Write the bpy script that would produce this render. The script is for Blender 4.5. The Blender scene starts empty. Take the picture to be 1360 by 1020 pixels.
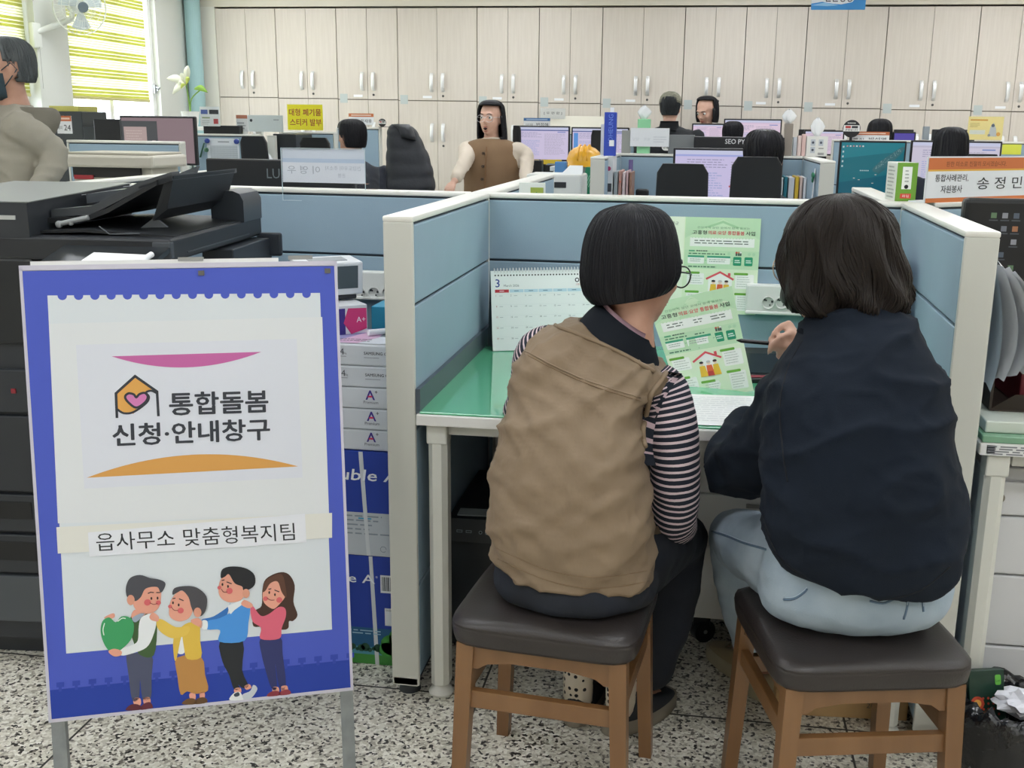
import bpy, bmesh, math, random
from mathutils import Vector, Matrix, noise, Quaternion
from mathutils.geometry import tessellate_polygon
V = Vector
PI = math.pi
random.seed(7)
SC = bpy.context.scene
COL = SC.collection
R = math.radians

# ------------------------------------------------------------------ camera model (solved from the partitions)
F, PITCH, YAW, ROLL = 1408.42, .23605, .147528, .0132525
CAM = V((.63887, -2.34309, 1.40034)); PX, PY = 714.222, 507.851
FW = V((-math.sin(YAW) * math.cos(PITCH), math.cos(YAW) * math.cos(PITCH), -math.sin(PITCH)))
_rt = V((math.cos(YAW), math.sin(YAW), 0)); _up = _rt.cross(FW)
RT = _rt * math.cos(ROLL) + _up * math.sin(ROLL); UP = -_rt * math.sin(ROLL) + _up * math.cos(ROLL)
cam = bpy.data.objects.new('camera', bpy.data.cameras.new('camera')); COL.objects.link(cam)
cam.matrix_world = Matrix(((RT.x, UP.x, -FW.x, CAM.x), (RT.y, UP.y, -FW.y, CAM.y), (RT.z, UP.z, -FW.z, CAM.z), (0, 0, 0, 1)))
cam.data.sensor_fit = 'HORIZONTAL'; cam.data.sensor_width = 36; cam.data.lens = F / 1360 * 36
cam.data.shift_x = -(PX - 680) / 1360; cam.data.shift_y = -(510 - PY) / 1360
cam.data.clip_start = .05; cam.data.clip_end = 100
SC.camera = cam

def ray(u, v): return FW + RT * ((u - PX) / F) - UP * ((v - PY) / F)
def at(u, v, y=None, z=None, x=None):
    """the point of the room seen at pixel u, v on a plane of constant y, z or x"""
    r = ray(u, v)
    k = (y - CAM.y) / r.y if y is not None else (z - CAM.z) / r.z if z is not None else (x - CAM.x) / r.x
    return CAM + r * k
def on(u, v, O, N):
    r = ray(u, v); return CAM + r * ((O - CAM).dot(N) / r.dot(N))

# ------------------------------------------------------------------ materials
def lin(c):
    if isinstance(c, str):
        c = c.lstrip('#'); c = [int(c[i:i + 2], 16) / 255 for i in (0, 2, 4)]
        return tuple((x / 12.92 if x <= .04045 else ((x + .055) / 1.055) ** 2.4) for x in c) + (1,)
    return tuple(c) + (1,) if len(c) == 3 else tuple(c)
MATS = {}
def mat(col, rough=.55, metal=0, bump=None, var=None, emit=0, coat=0, sheen=0, spec=.5, name=None):
    """bump = (scale, strength[, stretch]); var = (scale, second colour, amount[, stretch])"""
    key = (str(col), rough, metal, bump, var, emit, coat, sheen, spec)
    if key in MATS: return MATS[key]
    m = bpy.data.materials.new(name or 'surface'); m.use_nodes = True
    nt = m.node_tree; b = nt.nodes['Principled BSDF']
    b.inputs['Base Color'].default_value = lin(col); b.inputs['Roughness'].default_value = rough
    b.inputs['Metallic'].default_value = metal; b.inputs['Specular IOR Level'].default_value = spec
    if coat: b.inputs['Coat Weight'].default_value = coat; b.inputs['Coat Roughness'].default_value = .15
    if sheen: b.inputs['Sheen Weight'].default_value = sheen; b.inputs['Sheen Roughness'].default_value = .5
    if emit: b.inputs['Emission Color'].default_value = lin(col); b.inputs['Emission Strength'].default_value = emit
    def tex(scale, stretch=None, detail=3):
        tc = nt.nodes.new('ShaderNodeTexCoord'); n = nt.nodes.new('ShaderNodeTexNoise')
        n.inputs['Scale'].default_value = scale; n.inputs['Detail'].default_value = detail
        mp = nt.nodes.new('ShaderNodeMapping'); mp.inputs['Scale'].default_value = stretch or (1, 1, 1)
        nt.links.new(tc.outputs['Object'], mp.inputs[0]); nt.links.new(mp.outputs[0], n.inputs['Vector']); return n
    if bump:
        n = tex(bump[0], bump[2] if len(bump) > 2 else None); bp = nt.nodes.new('ShaderNodeBump')
        bp.inputs['Strength'].default_value = bump[1]; bp.inputs['Distance'].default_value = .004
        nt.links.new(n.outputs['Fac'], bp.inputs['Height']); nt.links.new(bp.outputs[0], b.inputs['Normal'])
    if var:
        n = tex(var[0], var[3] if len(var) > 3 else None); mx = nt.nodes.new('ShaderNodeMix'); mx.data_type = 'RGBA'
        rp = nt.nodes.new('ShaderNodeMapRange'); rp.inputs['From Min'].default_value = .35; rp.inputs['From Max'].default_value = .65
        rp.inputs['To Max'].default_value = var[2]
        mx.inputs['A'].default_value = lin(col); mx.inputs['B'].default_value = lin(var[1])
        nt.links.new(n.outputs['Fac'], rp.inputs['Value']); nt.links.new(rp.outputs[0], mx.inputs['Factor']); nt.links.new(mx.outputs['Result'], b.inputs['Base Color'])
    MATS[key] = m; return m
def node_mat(name):
    m = bpy.data.materials.new(name); m.use_nodes = True
    return m, m.node_tree, m.node_tree.nodes['Principled BSDF']
def N(nt, kind, **kw):
    n = nt.nodes.new(kind)
    for k, v in kw.items():
        if k.startswith('_'): setattr(n, k[1:], v)
        else: n.inputs[k.replace('__', ' ')].default_value = v
    return n
def glass_mat(col=(1, 1, 1), alpha=.12, rough=.03):
    m, nt, b = node_mat('clear sheet')
    t = N(nt, 'ShaderNodeBsdfTransparent'); t.inputs[0].default_value = lin(col)
    g = N(nt, 'ShaderNodeBsdfGlossy', Roughness=rough); mx = N(nt, 'ShaderNodeMixShader'); lw = N(nt, 'ShaderNodeLayerWeight'); fr = N(nt, 'ShaderNodeMath', _operation='POWER'); fr.inputs[1].default_value = 5; nt.links.new(lw.outputs['Facing'], fr.inputs[0])
    ad = N(nt, 'ShaderNodeMath', _operation='ADD'); ad.inputs[1].default_value = alpha; ad.use_clamp = True
    nt.links.new(fr.outputs[0], ad.inputs[0])
    nt.links.new(ad.outputs[0], mx.inputs[0]); nt.links.new(t.outputs[0], mx.inputs[1]); nt.links.new(g.outputs[0], mx.inputs[2])
    nt.links.new(mx.outputs[0], nt.nodes['Material Output'].inputs[0]); return m
def screen(col, s=1.0):
    k = ('lit', str(col), s)
    if k not in MATS:
        m, nt, b = node_mat('lit surface'); b.inputs['Base Color'].default_value = lin('0a0a0c'); b.inputs['Roughness'].default_value = .3
        b.inputs['Emission Color'].default_value = lin(col); b.inputs['Emission Strength'].default_value = s; MATS[k] = m
    return MATS[k]

# ------------------------------------------------------------------ mesh builder
class MB:
    def __init__(s): s.bm = bmesh.new(); s.m = 0; s.uv = None
    def _add(s, b, M=None):
        if M is not None: b.transform(M)
        for f in b.faces: f.material_index = s.m
        me = bpy.data.meshes.new('t'); b.to_mesh(me); b.free(); s.bm.from_mesh(me); bpy.data.meshes.remove(me); return s
    def box(s, c, d, r=0, rz=0, M=None, seg=2):
        b = bmesh.new(); bmesh.ops.create_cube(b, size=1)
        b.transform(Matrix.Diagonal((*d, 1)))
        if r: bmesh.ops.bevel(b, geom=b.edges[:], offset=min(r, min(d) * .49), segments=seg, profile=.5, affect='EDGES')
        T = Matrix.Translation(V(c)) @ Matrix.Rotation(rz, 4, 'Z')
        return s._add(b, (M @ T) if M is not None else T)
    def bx(s, x0, x1, y0, y1, z0, z1, r=0): return s.box(((x0 + x1) / 2, (y0 + y1) / 2, (z0 + z1) / 2), (abs(x1 - x0), abs(y1 - y0), abs(z1 - z0)), r)
    def cyl(s, p0, p1, r, r2=None, n=20):
        p0, p1 = V(p0), V(p1); d = p1 - p0; b = bmesh.new()
        bmesh.ops.create_cone(b, cap_ends=True, segments=n, radius1=r, radius2=r if r2 is None else r2, depth=d.length)
        return s._add(b, Matrix.Translation((p0 + p1) / 2) @ d.to_track_quat('Z', 'Y').to_matrix().to_4x4())
    def sph(s, c, r, n=20, M=None):
        b = bmesh.new(); bmesh.ops.create_uvsphere(b, u_segments=n, v_segments=max(8, n * 2 // 3), radius=1)
        rr = (r, r, r) if not hasattr(r, '__len__') else r
        T = Matrix.Translation(V(c)) @ (M.to_4x4() if M is not None else Matrix.Identity(4)) @ Matrix.Diagonal((*rr, 1))
        return s._add(b, T)
    def poly(s, pts, flip=False):
        vs = [s.bm.verts.new(V(p)) for p in (pts[::-1] if flip else pts)]
        f = s.bm.faces.new(vs); f.material_index = s.m; return s
    def hexa(s, bottom, top):
        """solid from two quads with the same winding (counter-clockwise from above)"""
        b = bmesh.new(); v0 = [b.verts.new(V(p)) for p in bottom]; v1 = [b.verts.new(V(p)) for p in top]; n = len(v0)
        b.faces.new(v0[::-1]); b.faces.new(v1)
        for i in range(n): b.faces.new((v0[i], v0[(i + 1) % n], v1[(i + 1) % n], v1[i]))
        bmesh.ops.recalc_face_normals(b, faces=b.faces[:]); return s._add(b)
    def prism(s, pts, ext):
        """outline (3-D points) extruded by a vector"""
        b = bmesh.new(); ext = V(ext); n = len(pts)
        v0 = [b.verts.new(V(p)) for p in pts]; v1 = [b.verts.new(V(p) + ext) for p in pts]
        tri = tessellate_polygon([[V(p) for p in pts]])
        for t in tri:
            try: b.faces.new([v0[i] for i in t]); b.faces.new([v1[i] for i in t[::-1]])
            except ValueError: pass
        for i in range(n): b.faces.new((v0[i], v0[(i + 1) % n], v1[(i + 1) % n], v1[i]))
        bmesh.ops.recalc_face_normals(b, faces=b.faces[:]); return s._add(b)
    def loft(s, rings, cap=True, closed=True, uv=False):
        bm = s.bm; L = None
        if uv: L = bm.loops.layers.uv.get('UV') or bm.loops.layers.uv.new('UV')
        vs = [[bm.verts.new(V(p)) for p in r] for r in rings]; n = len(rings[0])
        for i in range(len(vs) - 1):
            for j in range(n if closed else n - 1):
                k = (j + 1) % n; f = bm.faces.new((vs[i][j], vs[i][k], vs[i + 1][k], vs[i + 1][j])); f.material_index = s.m
                if L:
                    jj = (j + 1)
                    for lp, q in zip(f.loops, ((j, i), (jj, i), (jj, i + 1), (j, i + 1))): lp[L].uv = (q[0] / n, q[1] / (len(vs) - 1))
        if cap and closed:
            for r in (vs[0][::-1], vs[-1]):
                f = bm.faces.new(r); f.material_index = s.m
        return s
    def tube(s, pts, rad, n=12, cap=True, uv=False, flat=None, ref=None):
        """a tube along points; rad = one radius, a list, or a list of (rx, ry)"""
        pts = [V(p) for p in pts]; m = len(pts); rings = []
        up = V(ref) if ref else V((0, 0, 1)); prev = None
        for i, p in enumerate(pts):
            t = (pts[min(i + 1, m - 1)] - pts[max(i - 1, 0)]).normalized()
            if prev is None:
                x = up.cross(t)
                if x.length < .2: x = V((1, 0, 0)).cross(t) if abs(t.x) < .9 else V((0, 1, 0)).cross(t)
                x.normalize()
            else: x = (prev - t * prev.dot(t)).normalized()
            prev = x; yv = t.cross(x)
            r = rad[i] if hasattr(rad, '__len__') else rad
            rx, ry = r if hasattr(r, '__len__') else (r, r)
            rings.append([p + x * (rx * math.cos(a)) + yv * (ry * math.sin(a)) for a in [2 * PI * k / n for k in range(n)]])
        return s.loft(rings, cap, uv=uv)
    def lathe(s, c, prof, n=24, axis='Z', cap=True):
        c = V(c); rings = []
        for r, h in prof:
            rings.append([c + (V((r * math.cos(a), r * math.sin(a), h)) if axis == 'Z' else V((r * math.cos(a), h, -r * math.sin(a))) if axis == 'Y' else V((h, r * math.cos(a), r * math.sin(a)))) for a in [2 * PI * k / n for k in range(n)]])
        return s.loft(rings, cap)
def smooth_path(pts, k=4, closed=False):
    """Catmull-Rom through the points (any dimension)"""
    P = [tuple(p) for p in pts]; n = len(P); out = []
    rng = range(n) if closed else range(n - 1)
    for i in rng:
        p0 = P[(i - 1) % n] if closed or i > 0 else P[i]; p1 = P[i]; p2 = P[(i + 1) % n]; p3 = P[(i + 2) % n] if closed or i + 2 < n else p2
        for j in range(k):
            t = j / k; out.append(tuple(.5 * (2 * b + (c - a) * t + (2 * a - 5 * b + 4 * c - d) * t * t + (3 * b - a - 3 * c + d) * t ** 3) for a, b, c, d in zip(p0, p1, p2, p3)))
    if not closed: out.append(P[-1])
    return out

MW = {}
def _w(o): return MW.get(o.name, Matrix.Identity(4))
def thing(name, label, cat, loc=(0, 0, 0), rz=0, group=None, kind=None):
    o = bpy.data.objects.new(name, None); COL.objects.link(o); o.empty_display_size = .05
    o.location = loc; o.rotation_euler = (0, 0, rz); MW[o.name] = Matrix.Translation(V(loc)) @ Matrix.Rotation(rz, 4, 'Z')
    return tag(o, label, cat, group, kind)
def tag(o, label=None, cat=None, group=None, kind=None):
    for k, v in (('label', label), ('category', cat), ('group', group), ('kind', kind)):
        if v: o[k] = v
    return o
def finish(name, me, mats, parent=None, world=False, smooth=None):
    mats = mats if isinstance(mats, (list, tuple)) else [mats]
    for m in mats: me.materials.append(m)
    o = bpy.data.objects.new(name, me); COL.objects.link(o)
    if parent is not None:
        o.parent = parent
        if world: me.transform(_w(parent).inverted())
        MW[o.name] = _w(parent)
    if smooth: me.polygons.foreach_set('use_smooth', [True] * len(me.polygons))
    if smooth and smooth is not True: me.set_sharp_from_angle(angle=R(smooth))
    me.update(); return o
def obj(name, mb, mats, parent=None, world=False, smooth=None, fix=False):
    if fix: bmesh.ops.recalc_face_normals(mb.bm, faces=mb.bm.faces[:])
    me = bpy.data.meshes.new(name); mb.bm.to_mesh(me); mb.bm.free()
    return finish(name, me, mats, parent, world, smooth)
def solo(name, label, cat, mb, mats, group=None, smooth=None, kind=None, base=None):
    """a thing that is one mesh, its origin put at its base"""
    me = bpy.data.meshes.new(name); mb.bm.to_mesh(me); mb.bm.free()
    xs = [v.co for v in me.vertices]
    lo = V([min(c[i] for c in xs) for i in range(3)]); hi = V([max(c[i] for c in xs) for i in range(3)])
    b = V(((lo.x + hi.x) / 2, (lo.y + hi.y) / 2, lo.z)); me.transform(Matrix.Translation(-b))
    o = finish(name, me, mats, None, False, smooth); o.location = b; MW[o.name] = Matrix.Translation(b)
    return tag(o, label, cat, group, kind)
def organic(name, mb, mats, parent, voxel=.01, it=6, fold=None, fac=.5, cut=None):
    """overlapping closed shells fused into one continuous skin"""
    bmesh.ops.recalc_face_normals(mb.bm, faces=mb.bm.faces[:])
    me = bpy.data.meshes.new(name); mb.bm.to_mesh(me); mb.bm.free()
    t = bpy.data.objects.new('tmp', me); COL.objects.link(t)
    a = t.modifiers.new('r', 'REMESH'); a.mode = 'VOXEL'; a.voxel_size = voxel; a.use_smooth_shade = True
    b = t.modifiers.new('s', 'SMOOTH'); b.iterations = it; b.factor = fac
    dg = bpy.context.evaluated_depsgraph_get(); m2 = bpy.data.meshes.new_from_object(t.evaluated_get(dg))
    bpy.data.objects.remove(t); bpy.data.meshes.remove(me); m2.name = name; m2.materials.clear()
    if fold:
        m2.update()
        nrm = [v.normal.copy() for v in m2.vertices]
        for v, nn in zip(m2.vertices, nrm): v.co += nn * fold(v.co)
    return finish(name, m2, mats, parent, True, True)

# ------------------------------------------------------------------ flat drawings: print, labels, screens, lettering
class Draw:
    """coloured shapes and lettering on a flat face; coordinates in metres from the lower-left corner"""
    def __init__(s, O, A, B, lift=.0004):
        s.O, s.A = V(O), V(A).normalized(); s.B = (V(B) - s.A * V(B).dot(s.A)).normalized(); s.N = s.A.cross(s.B)
        s.bm = bmesh.new(); s.mats = []; s.lift = lift; s.emit = 0; s.rough = .6; s.pale = 0
    def mi(s, c):
        if s.pale and isinstance(c, str):
            q = [int(c[i:i + 2], 16) for i in (0, 2, 4)]
            if min(q) > 110: c = '%02x%02x%02x' % tuple(int(x + (248 - x) * s.pale) for x in q)
        m = c if isinstance(c, bpy.types.Material) else (screen(c, s.emit) if s.emit else mat(c, s.rough))
        if m not in s.mats: s.mats.append(m)
        return s.mats.index(m)
    def px(s, u, v):
        p = on(u, v, s.O, s.N) - s.O; return (p.dot(s.A), p.dot(s.B))
    def P(s, x, y, l): return s.O + s.A * x + s.B * y + s.N * (s.lift * l)
    def poly(s, pts, c, l=1, px=False):
        if px: pts = [s.px(*p) for p in pts]
        k = s.mi(c); vs = [s.bm.verts.new(s.P(x, y, l)) for x, y in pts]
        for t in tessellate_polygon([[V((x, y, 0)) for x, y in pts]]):
            a, b, d = [pts[i] for i in t]
            ar = (b[0] - a[0]) * (d[1] - a[1]) - (b[1] - a[1]) * (d[0] - a[0])
            if abs(ar) < 1e-10: continue
            try: f = s.bm.faces.new([vs[i] for i in (t if ar > 0 else t[::-1])]); f.material_index = k
            except ValueError: pass
        return s
    def blob(s, pts, c, l=1, px=False, k=4): return s.poly(smooth_path(pts, k, True), c, l, px)
    def rect(s, x0, y0, x1, y1, c, l=1): return s.poly([(x0, y0), (x1, y0), (x1, y1), (x0, y1)], c, l)
    def rrect(s, x0, y0, x1, y1, r, c, l=1):
        pts = []
        for cx, cy, a0 in ((x1 - r, y0 + r, -90), (x1 - r, y1 - r, 0), (x0 + r, y1 - r, 90), (x0 + r, y0 + r, 180)):
            pts += [(cx + r * math.cos(R(a0 + i * 18)), cy + r * math.sin(R(a0 + i * 18))) for i in range(6)]
        return s.poly(pts, c, l)
    def disc(s, x, y, r, c, l=1, n=24, ry=None): return s.poly([(x + r * math.cos(2 * PI * i / n), y + (ry or r) * math.sin(2 * PI * i / n)) for i in range(n)], c, l)
    def line(s, pts, w, c, l=1, px=False, closed=False):
        if px: pts = [s.px(*p) for p in pts]
        P = [V((x, y)) for x, y in pts]
        if closed: P = P + [P[0]]
        n = len(P); Lf, Rt = [], []
        for i, p in enumerate(P):
            d0 = (P[i] - P[i - 1]).normalized() if i else None; d1 = (P[i + 1] - P[i]).normalized() if i < n - 1 else None
            if closed and d0 is None: d0 = (P[-1] - P[-2]).normalized()
            if closed and d1 is None: d1 = (P[1] - P[0]).normalized()
            d0 = d0 or d1; d1 = d1 or d0
            t = d0 + d1; t = t.normalized() if t.length > .01 else d0
            nn = V((-t.y, t.x)); k = w / 2 / max(.45, nn.dot(V((-d0.y, d0.x)))); Lf.append(p + nn * k); Rt.append(p - nn * k)
        k = s.mi(c)
        for i in range(n - 1):
            q = [Rt[i], Rt[i + 1], Lf[i + 1], Lf[i]]
            f = s.bm.faces.new([s.bm.verts.new(s.P(a.x, a.y, l)) for a in q]); f.material_index = k
        return s
    def text(s, body, x, y, h, c, l=2, w=None, align='L', bold=0, up=None, ax=None, mirror=False):
        """lettering with its lower-left corner at x, y; h = height, w = width to fill; ax = baseline direction, up = upright direction"""
        cu = bpy.data.curves.new('t', 'FONT'); cu.body = body; cu.resolution_u = 2
        o = bpy.data.objects.new('t', cu); COL.objects.link(o)
        dg = bpy.context.evaluated_depsgraph_get(); me = bpy.data.meshes.new_from_object(o.evaluated_get(dg))
        bpy.data.objects.remove(o); bpy.data.curves.remove(cu)
        if not len(me.vertices): return s
        X = [v.co.x for v in me.vertices]; Y = [v.co.y for v in me.vertices]; x0, x1, y0, y1 = min(X), max(X), min(Y), max(Y)
        sy = h / max(1e-6, y1 - y0); sx = (w / max(1e-6, x1 - x0)) if w else sy; W = (x1 - x0) * sx
        ox = {'L': 0, 'C': -W / 2, 'R': -W}[align]; ax = V(ax or (1, 0)).normalized(); up = V(up or (-ax.y, ax.x)).normalized(); k = s.mi(c)
        q = bold * h * .62
        for n_, (dx, dy) in enumerate([(0, 0)] if not bold else [(-q, 0), (q, 0), (0, q * .8), (0, -q * .8), (-q * .7, q * .6), (q * .7, -q * .6), (q * .7, q * .6), (-q * .7, -q * .6)]):
            vs = []
            for v in me.vertices:
                a = ox + (v.co.x - x0) * sx + dx; b = (v.co.y - y0) * sy + dy
                if mirror: a = 2 * ox + W - a
                vs.append(s.bm.verts.new(s.P(x + ax.x * a + up.x * b, y + ax.y * a + up.y * b, l + n_ * .04)))
            for p in me.polygons:
                try:
                    f = s.bm.faces.new([vs[i] for i in p.vertices]); f.material_index = k; f.normal_update()
                    if f.normal.dot(s.N) < 0: f.normal_flip()
                except ValueError: pass
        bpy.data.meshes.remove(me); return s
    def tpx(s, body, p0, p1, p2, c, l=2, bold=0):
        """lettering filling the parallelogram lower-left p0, lower-right p1, upper-left p2 given in photo pixels"""
        a, b, d = V(s.px(*p0)), V(s.px(*p1)), V(s.px(*p2))
        return s.text(body, a.x, a.y, (d - a).length, c, l, (b - a).length, 'L', bold, up=(d - a), ax=(b - a))
    def lines(s, x0, y1, x1, n, pitch, h, c, l=2, seed=1, words=True):
        """rows of tiny print"""
        rr = random.Random(seed)
        for i in range(n):
            y = y1 - i * pitch; x = x0; end = x1 - (x1 - x0) * rr.random() * .3
            while x < end:
                w = (x1 - x0) * rr.uniform(.05, .16); s.rect(x, y - h, min(x + w, end), y, c, l); x += w + (x1 - x0) * .025
        return s
    def obj(s, name, parent=None, world=True):
        me = bpy.data.meshes.new(name); s.bm.to_mesh(me); s.bm.free(); return finish(name, me, s.mats, parent, world)
    def solo(s, name, label, cat, group=None):
        m = MB(); m.bm.free(); m.bm = s.bm; return solo(name, label, cat, m, s.mats, group)
def front(u0, v0, u1, v1, y, lift=.0006):
    """drawing on a face at depth y that spans the pixel box; returns drawing, width, height"""
    a, b, c = at(u0, v1, y), at(u1, v1, y), at(u0, v0, y)
    w = b.x - a.x; h = c.z - a.z
    return Draw(V((a.x, y, a.z)), (1, 0, 0), (0, 0, 1), lift), w, h
def copy_tree(o, parent=None, mw=None):
    c = o.copy(); COL.objects.link(c); c.parent = parent
    for ch in [x for x in bpy.data.objects if x.parent == o]: copy_tree(ch, c)
    return c
# ------------------------------------------------------------------ materials used all over
WHITE = mat('d9d9d3', .5); FRAME = mat('cdcec7', .45, bump=(60, .05)); CAPW = mat('e2e1da', .35)
BLUE = mat('92a9b9', .85, bump=(500, .15), var=(6, '8ba2b2', .5)); BLACK = mat('16181b', .45); DKGREY = mat('2b3036', .5)
CHROME = mat('c9ccd0', .25, 1); STEEL = mat('a9adb0', .35, .9); PAPER = mat('eceef0', .7); CREAM = mat('d8d0c0', .6)
DOOR = mat('d5cdc2', .5, var=(9, 'c9c0b4', .5, (7, 7, .35)), bump=(40, .04, (6, 6, .3)))
LEATHER = mat('2c2726', .38, bump=(260, .12), spec=.5)
CLEAR = glass_mat((.995, .998, .998), .015); LENS = glass_mat((.97, .99, .98), .04)

# ------------------------------------------------------------------ the room
def structure(name, mb, mats, **k): return tag(obj(name, mb, mats, **k), kind='structure')
XL, XR, YF, YB, ZC = -4.4, 6.0, -5.0, 8.62, 2.78
terr, nt, b = node_mat('terrazzo')
tc = N(nt, 'ShaderNodeTexCoord'); nz = N(nt, 'ShaderNodeTexNoise', Scale=95.0, Detail=2.0); ad = N(nt, 'ShaderNodeMixRGB', _blend_type='ADD', Fac=.011)
nt.links.new(tc.outputs['Object'], nz.inputs['Vector']); nt.links.new(tc.outputs['Object'], ad.inputs[1]); nt.links.new(nz.outputs['Color'], ad.inputs[2])
vo = N(nt, 'ShaderNodeTexVoronoi', Scale=140.0); vo.inputs['Randomness'].default_value = 1
nt.links.new(ad.outputs[0], vo.inputs['Vector']); sx = N(nt, 'ShaderNodeSeparateColor'); nt.links.new(vo.outputs['Color'], sx.inputs[0])
rp = N(nt, 'ShaderNodeValToRGB'); e = rp.color_ramp; e.interpolation = 'CONSTANT'
for i, (p, c) in enumerate([(0, '34322f'), (.09, '77726a'), (.19, 'aaa598'), (.31, 'd9d5c8'), (.60, 'c6c1b3'), (.84, 'e4e1d6')]):
    el = e.elements[i] if i < 2 else e.elements.new(p); el.position = p; el.color = lin(c)
nt.links.new(sx.outputs[0], rp.inputs[0]); nt.links.new(rp.outputs[0], b.inputs['Base Color']); b.inputs['Roughness'].default_value = .35
m = MB(); m.bx(XL - .2, XR + .2, YF - .2, YB + .2, -.1, 0); structure('floor', m, terr)
m = MB()
for k in range(-5, 7): m.bx(.148 + .9 * k - .0025, .148 + .9 * k + .0025, YF, YB, -.01, .0008)
for k in range(-6, 10): m.bx(XL, XR, .03 + .9 * k - .0025, .03 + .9 * k + .0025, -.01, .0008)
structure('trim_1', m, mat('3b3a36', .6))
m = MB(); m.bx(XL - .2, XR + .2, YF - .2, YB + .2, ZC, ZC + .1); structure('ceiling', m, mat('e6e4dd', .9))
WALL = mat('d9d3c4', .85, bump=(80, .05))
m = MB(); m.bx(XL - .2, XR + .2, YB, YB + .15, 0, ZC)
m.bx(XL, XR, 7.99, 8.6, 2.505, ZC); structure('wall_back', m, WALL)                 # with the boxed-in beam above the cupboards
m = MB(); m.bx(XR, XR + .15, YF, YB, 0, ZC); structure('wall_right', m, WALL)
m = MB(); m.bx(XL - .2, XR + .2, YF - .15, YF, 0, ZC); structure('wall_front', m, WALL)
WIN = [(3.55, 5.2), (5.74, 7.3)]; Z0, Z1 = 1.02, 2.6
m = MB(); T = .2
m.bx(XL - T, XL, YF, WIN[0][0], 0, ZC); m.bx(XL - T, XL, WIN[0][1], WIN[1][0], 0, ZC); m.bx(XL - T, XL, WIN[1][1], YB, 0, ZC)
for a, c in WIN: m.bx(XL - T, XL, a, c, 0, Z0); m.bx(XL - T, XL, a, c, Z1, ZC)
structure('wall_left', m, mat('d8dad4', .8, bump=(60, .06)))
for i, (a, c) in enumerate(WIN):
    m = MB(); w = .055
    for y0, y1, z0, z1 in ((a, a + w, Z0, Z1), (c - w, c, Z0, Z1), (a, c, Z0, Z0 + w), (a, c, Z1 - w, Z1), ((a + c) / 2 - .03, (a + c) / 2 + .03, Z0, Z1)): m.bx(XL - .13, XL - .05, y0, y1, z0, z1, .004)
    m.bx(XL - .02, XL + .05, a - .05, c + .05, Z0 - .05, Z0, .006)
    o = structure('window_%d' % (i + 1), m, mat('eceeed', .4))
    m = MB(); m.bx(XL - .095, XL - .09, a + w, c - w, Z0 + w, Z1 - w); p = obj('pane', m, CLEAR, o)
    if i:
        m = MB(); m.bx(XL - .05, XL - .03, c - .045, c - .01, 1.66, 1.74, .004); m.tube([(XL - .03, c - .03, 1.72), (XL + .01, c - .03, 1.71), (XL + .015, c - .09, 1.69)], .008, 8); obj('window_catch', m, STEEL, o)
m = MB(); m.bx(XL, XL + .10, 5.27, 5.69, 0, ZC); structure('trim_2', m, mat('d5d8d3', .7))     # pilaster between the windows
m = MB(); m.cyl((XL + .09, 7.86, 0), (XL + .09, 7.86, ZC), .075, n=24); structure('trim_3', m, mat('9dc0c4', .5))   # blue-green pipe in the corner
# outside: pale daylight
w = bpy.data.worlds.new('daylight'); SC.world = w; w.use_nodes = True
w.node_tree.nodes['Background'].inputs[0].default_value = lin('f2f8ff'); w.node_tree.nodes['Background'].inputs[1].default_value = 6.5

# zebra blinds
blm, nt, b = node_mat('green woven band'); b.inputs['Base Color'].default_value = lin('b5b86a'); b.inputs['Roughness'].default_value = .8
tr = N(nt, 'ShaderNodeBsdfTranslucent'); tr.inputs[0].default_value = lin('d6d67a'); mx = N(nt, 'ShaderNodeMixShader', Fac=.42)
nt.links.new(b.outputs[0], mx.inputs[1]); nt.links.new(tr.outputs[0], mx.inputs[2]); nt.links.new(mx.outputs[0], nt.nodes['Material Output'].inputs[0])
bsm, nt, b = node_mat('sheer band'); b.inputs['Base Color'].default_value = lin('f4f5df'); b.inputs['Roughness'].default_value = .8
tr = N(nt, 'ShaderNodeBsdfTranslucent'); tr.inputs[0].default_value = lin('fbfbe2'); mx = N(nt, 'ShaderNodeMixShader', Fac=.6)
nt.links.new(b.outputs[0], mx.inputs[1]); nt.links.new(tr.outputs[0], mx.inputs[2]); nt.links.new(mx.outputs[0], nt.nodes['Material Output'].inputs[0])
for i, (a, c, lab) in enumerate(((3.6, 5.24, 'yellow-green striped roller blind at the far left behind the masked man'), (5.76, 7.02, 'yellow-green striped roller blind beside the wall fan'))):
    t = thing('roller_blind', lab, 'blind', (XL + .04, (a + c) / 2, 1.575)); t['group'] = 'window blinds'
    m = MB(); z = 1.6; r = random.Random(3 + i)
    while z < 2.62:
        for h, k in ((.022, 0), (.006, 1), (.02, 0), (.008, 1), (.022, 0), (.016, 1), (.004, 0), (.016, 1), (.004, 0), (.016, 1), (.004, 0), (.015, 1)):
            m.m = k; m.bx(XL + .03, XL + .032, a, c, z, min(z + h, 2.66)); z += h
    obj('fabric', m, [blm, bsm], t, True)
    m = MB(); m.bx(XL + .02, XL + .042, a, c, 1.575, 1.602, .008); obj('bottom_rail', m, mat('c9c489', .5), t, True)
    m = MB(); m.bx(XL + .0, XL + .09, a, c, 2.64, 2.72, .01); obj('headrail', m, CAPW, t, True)

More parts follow.
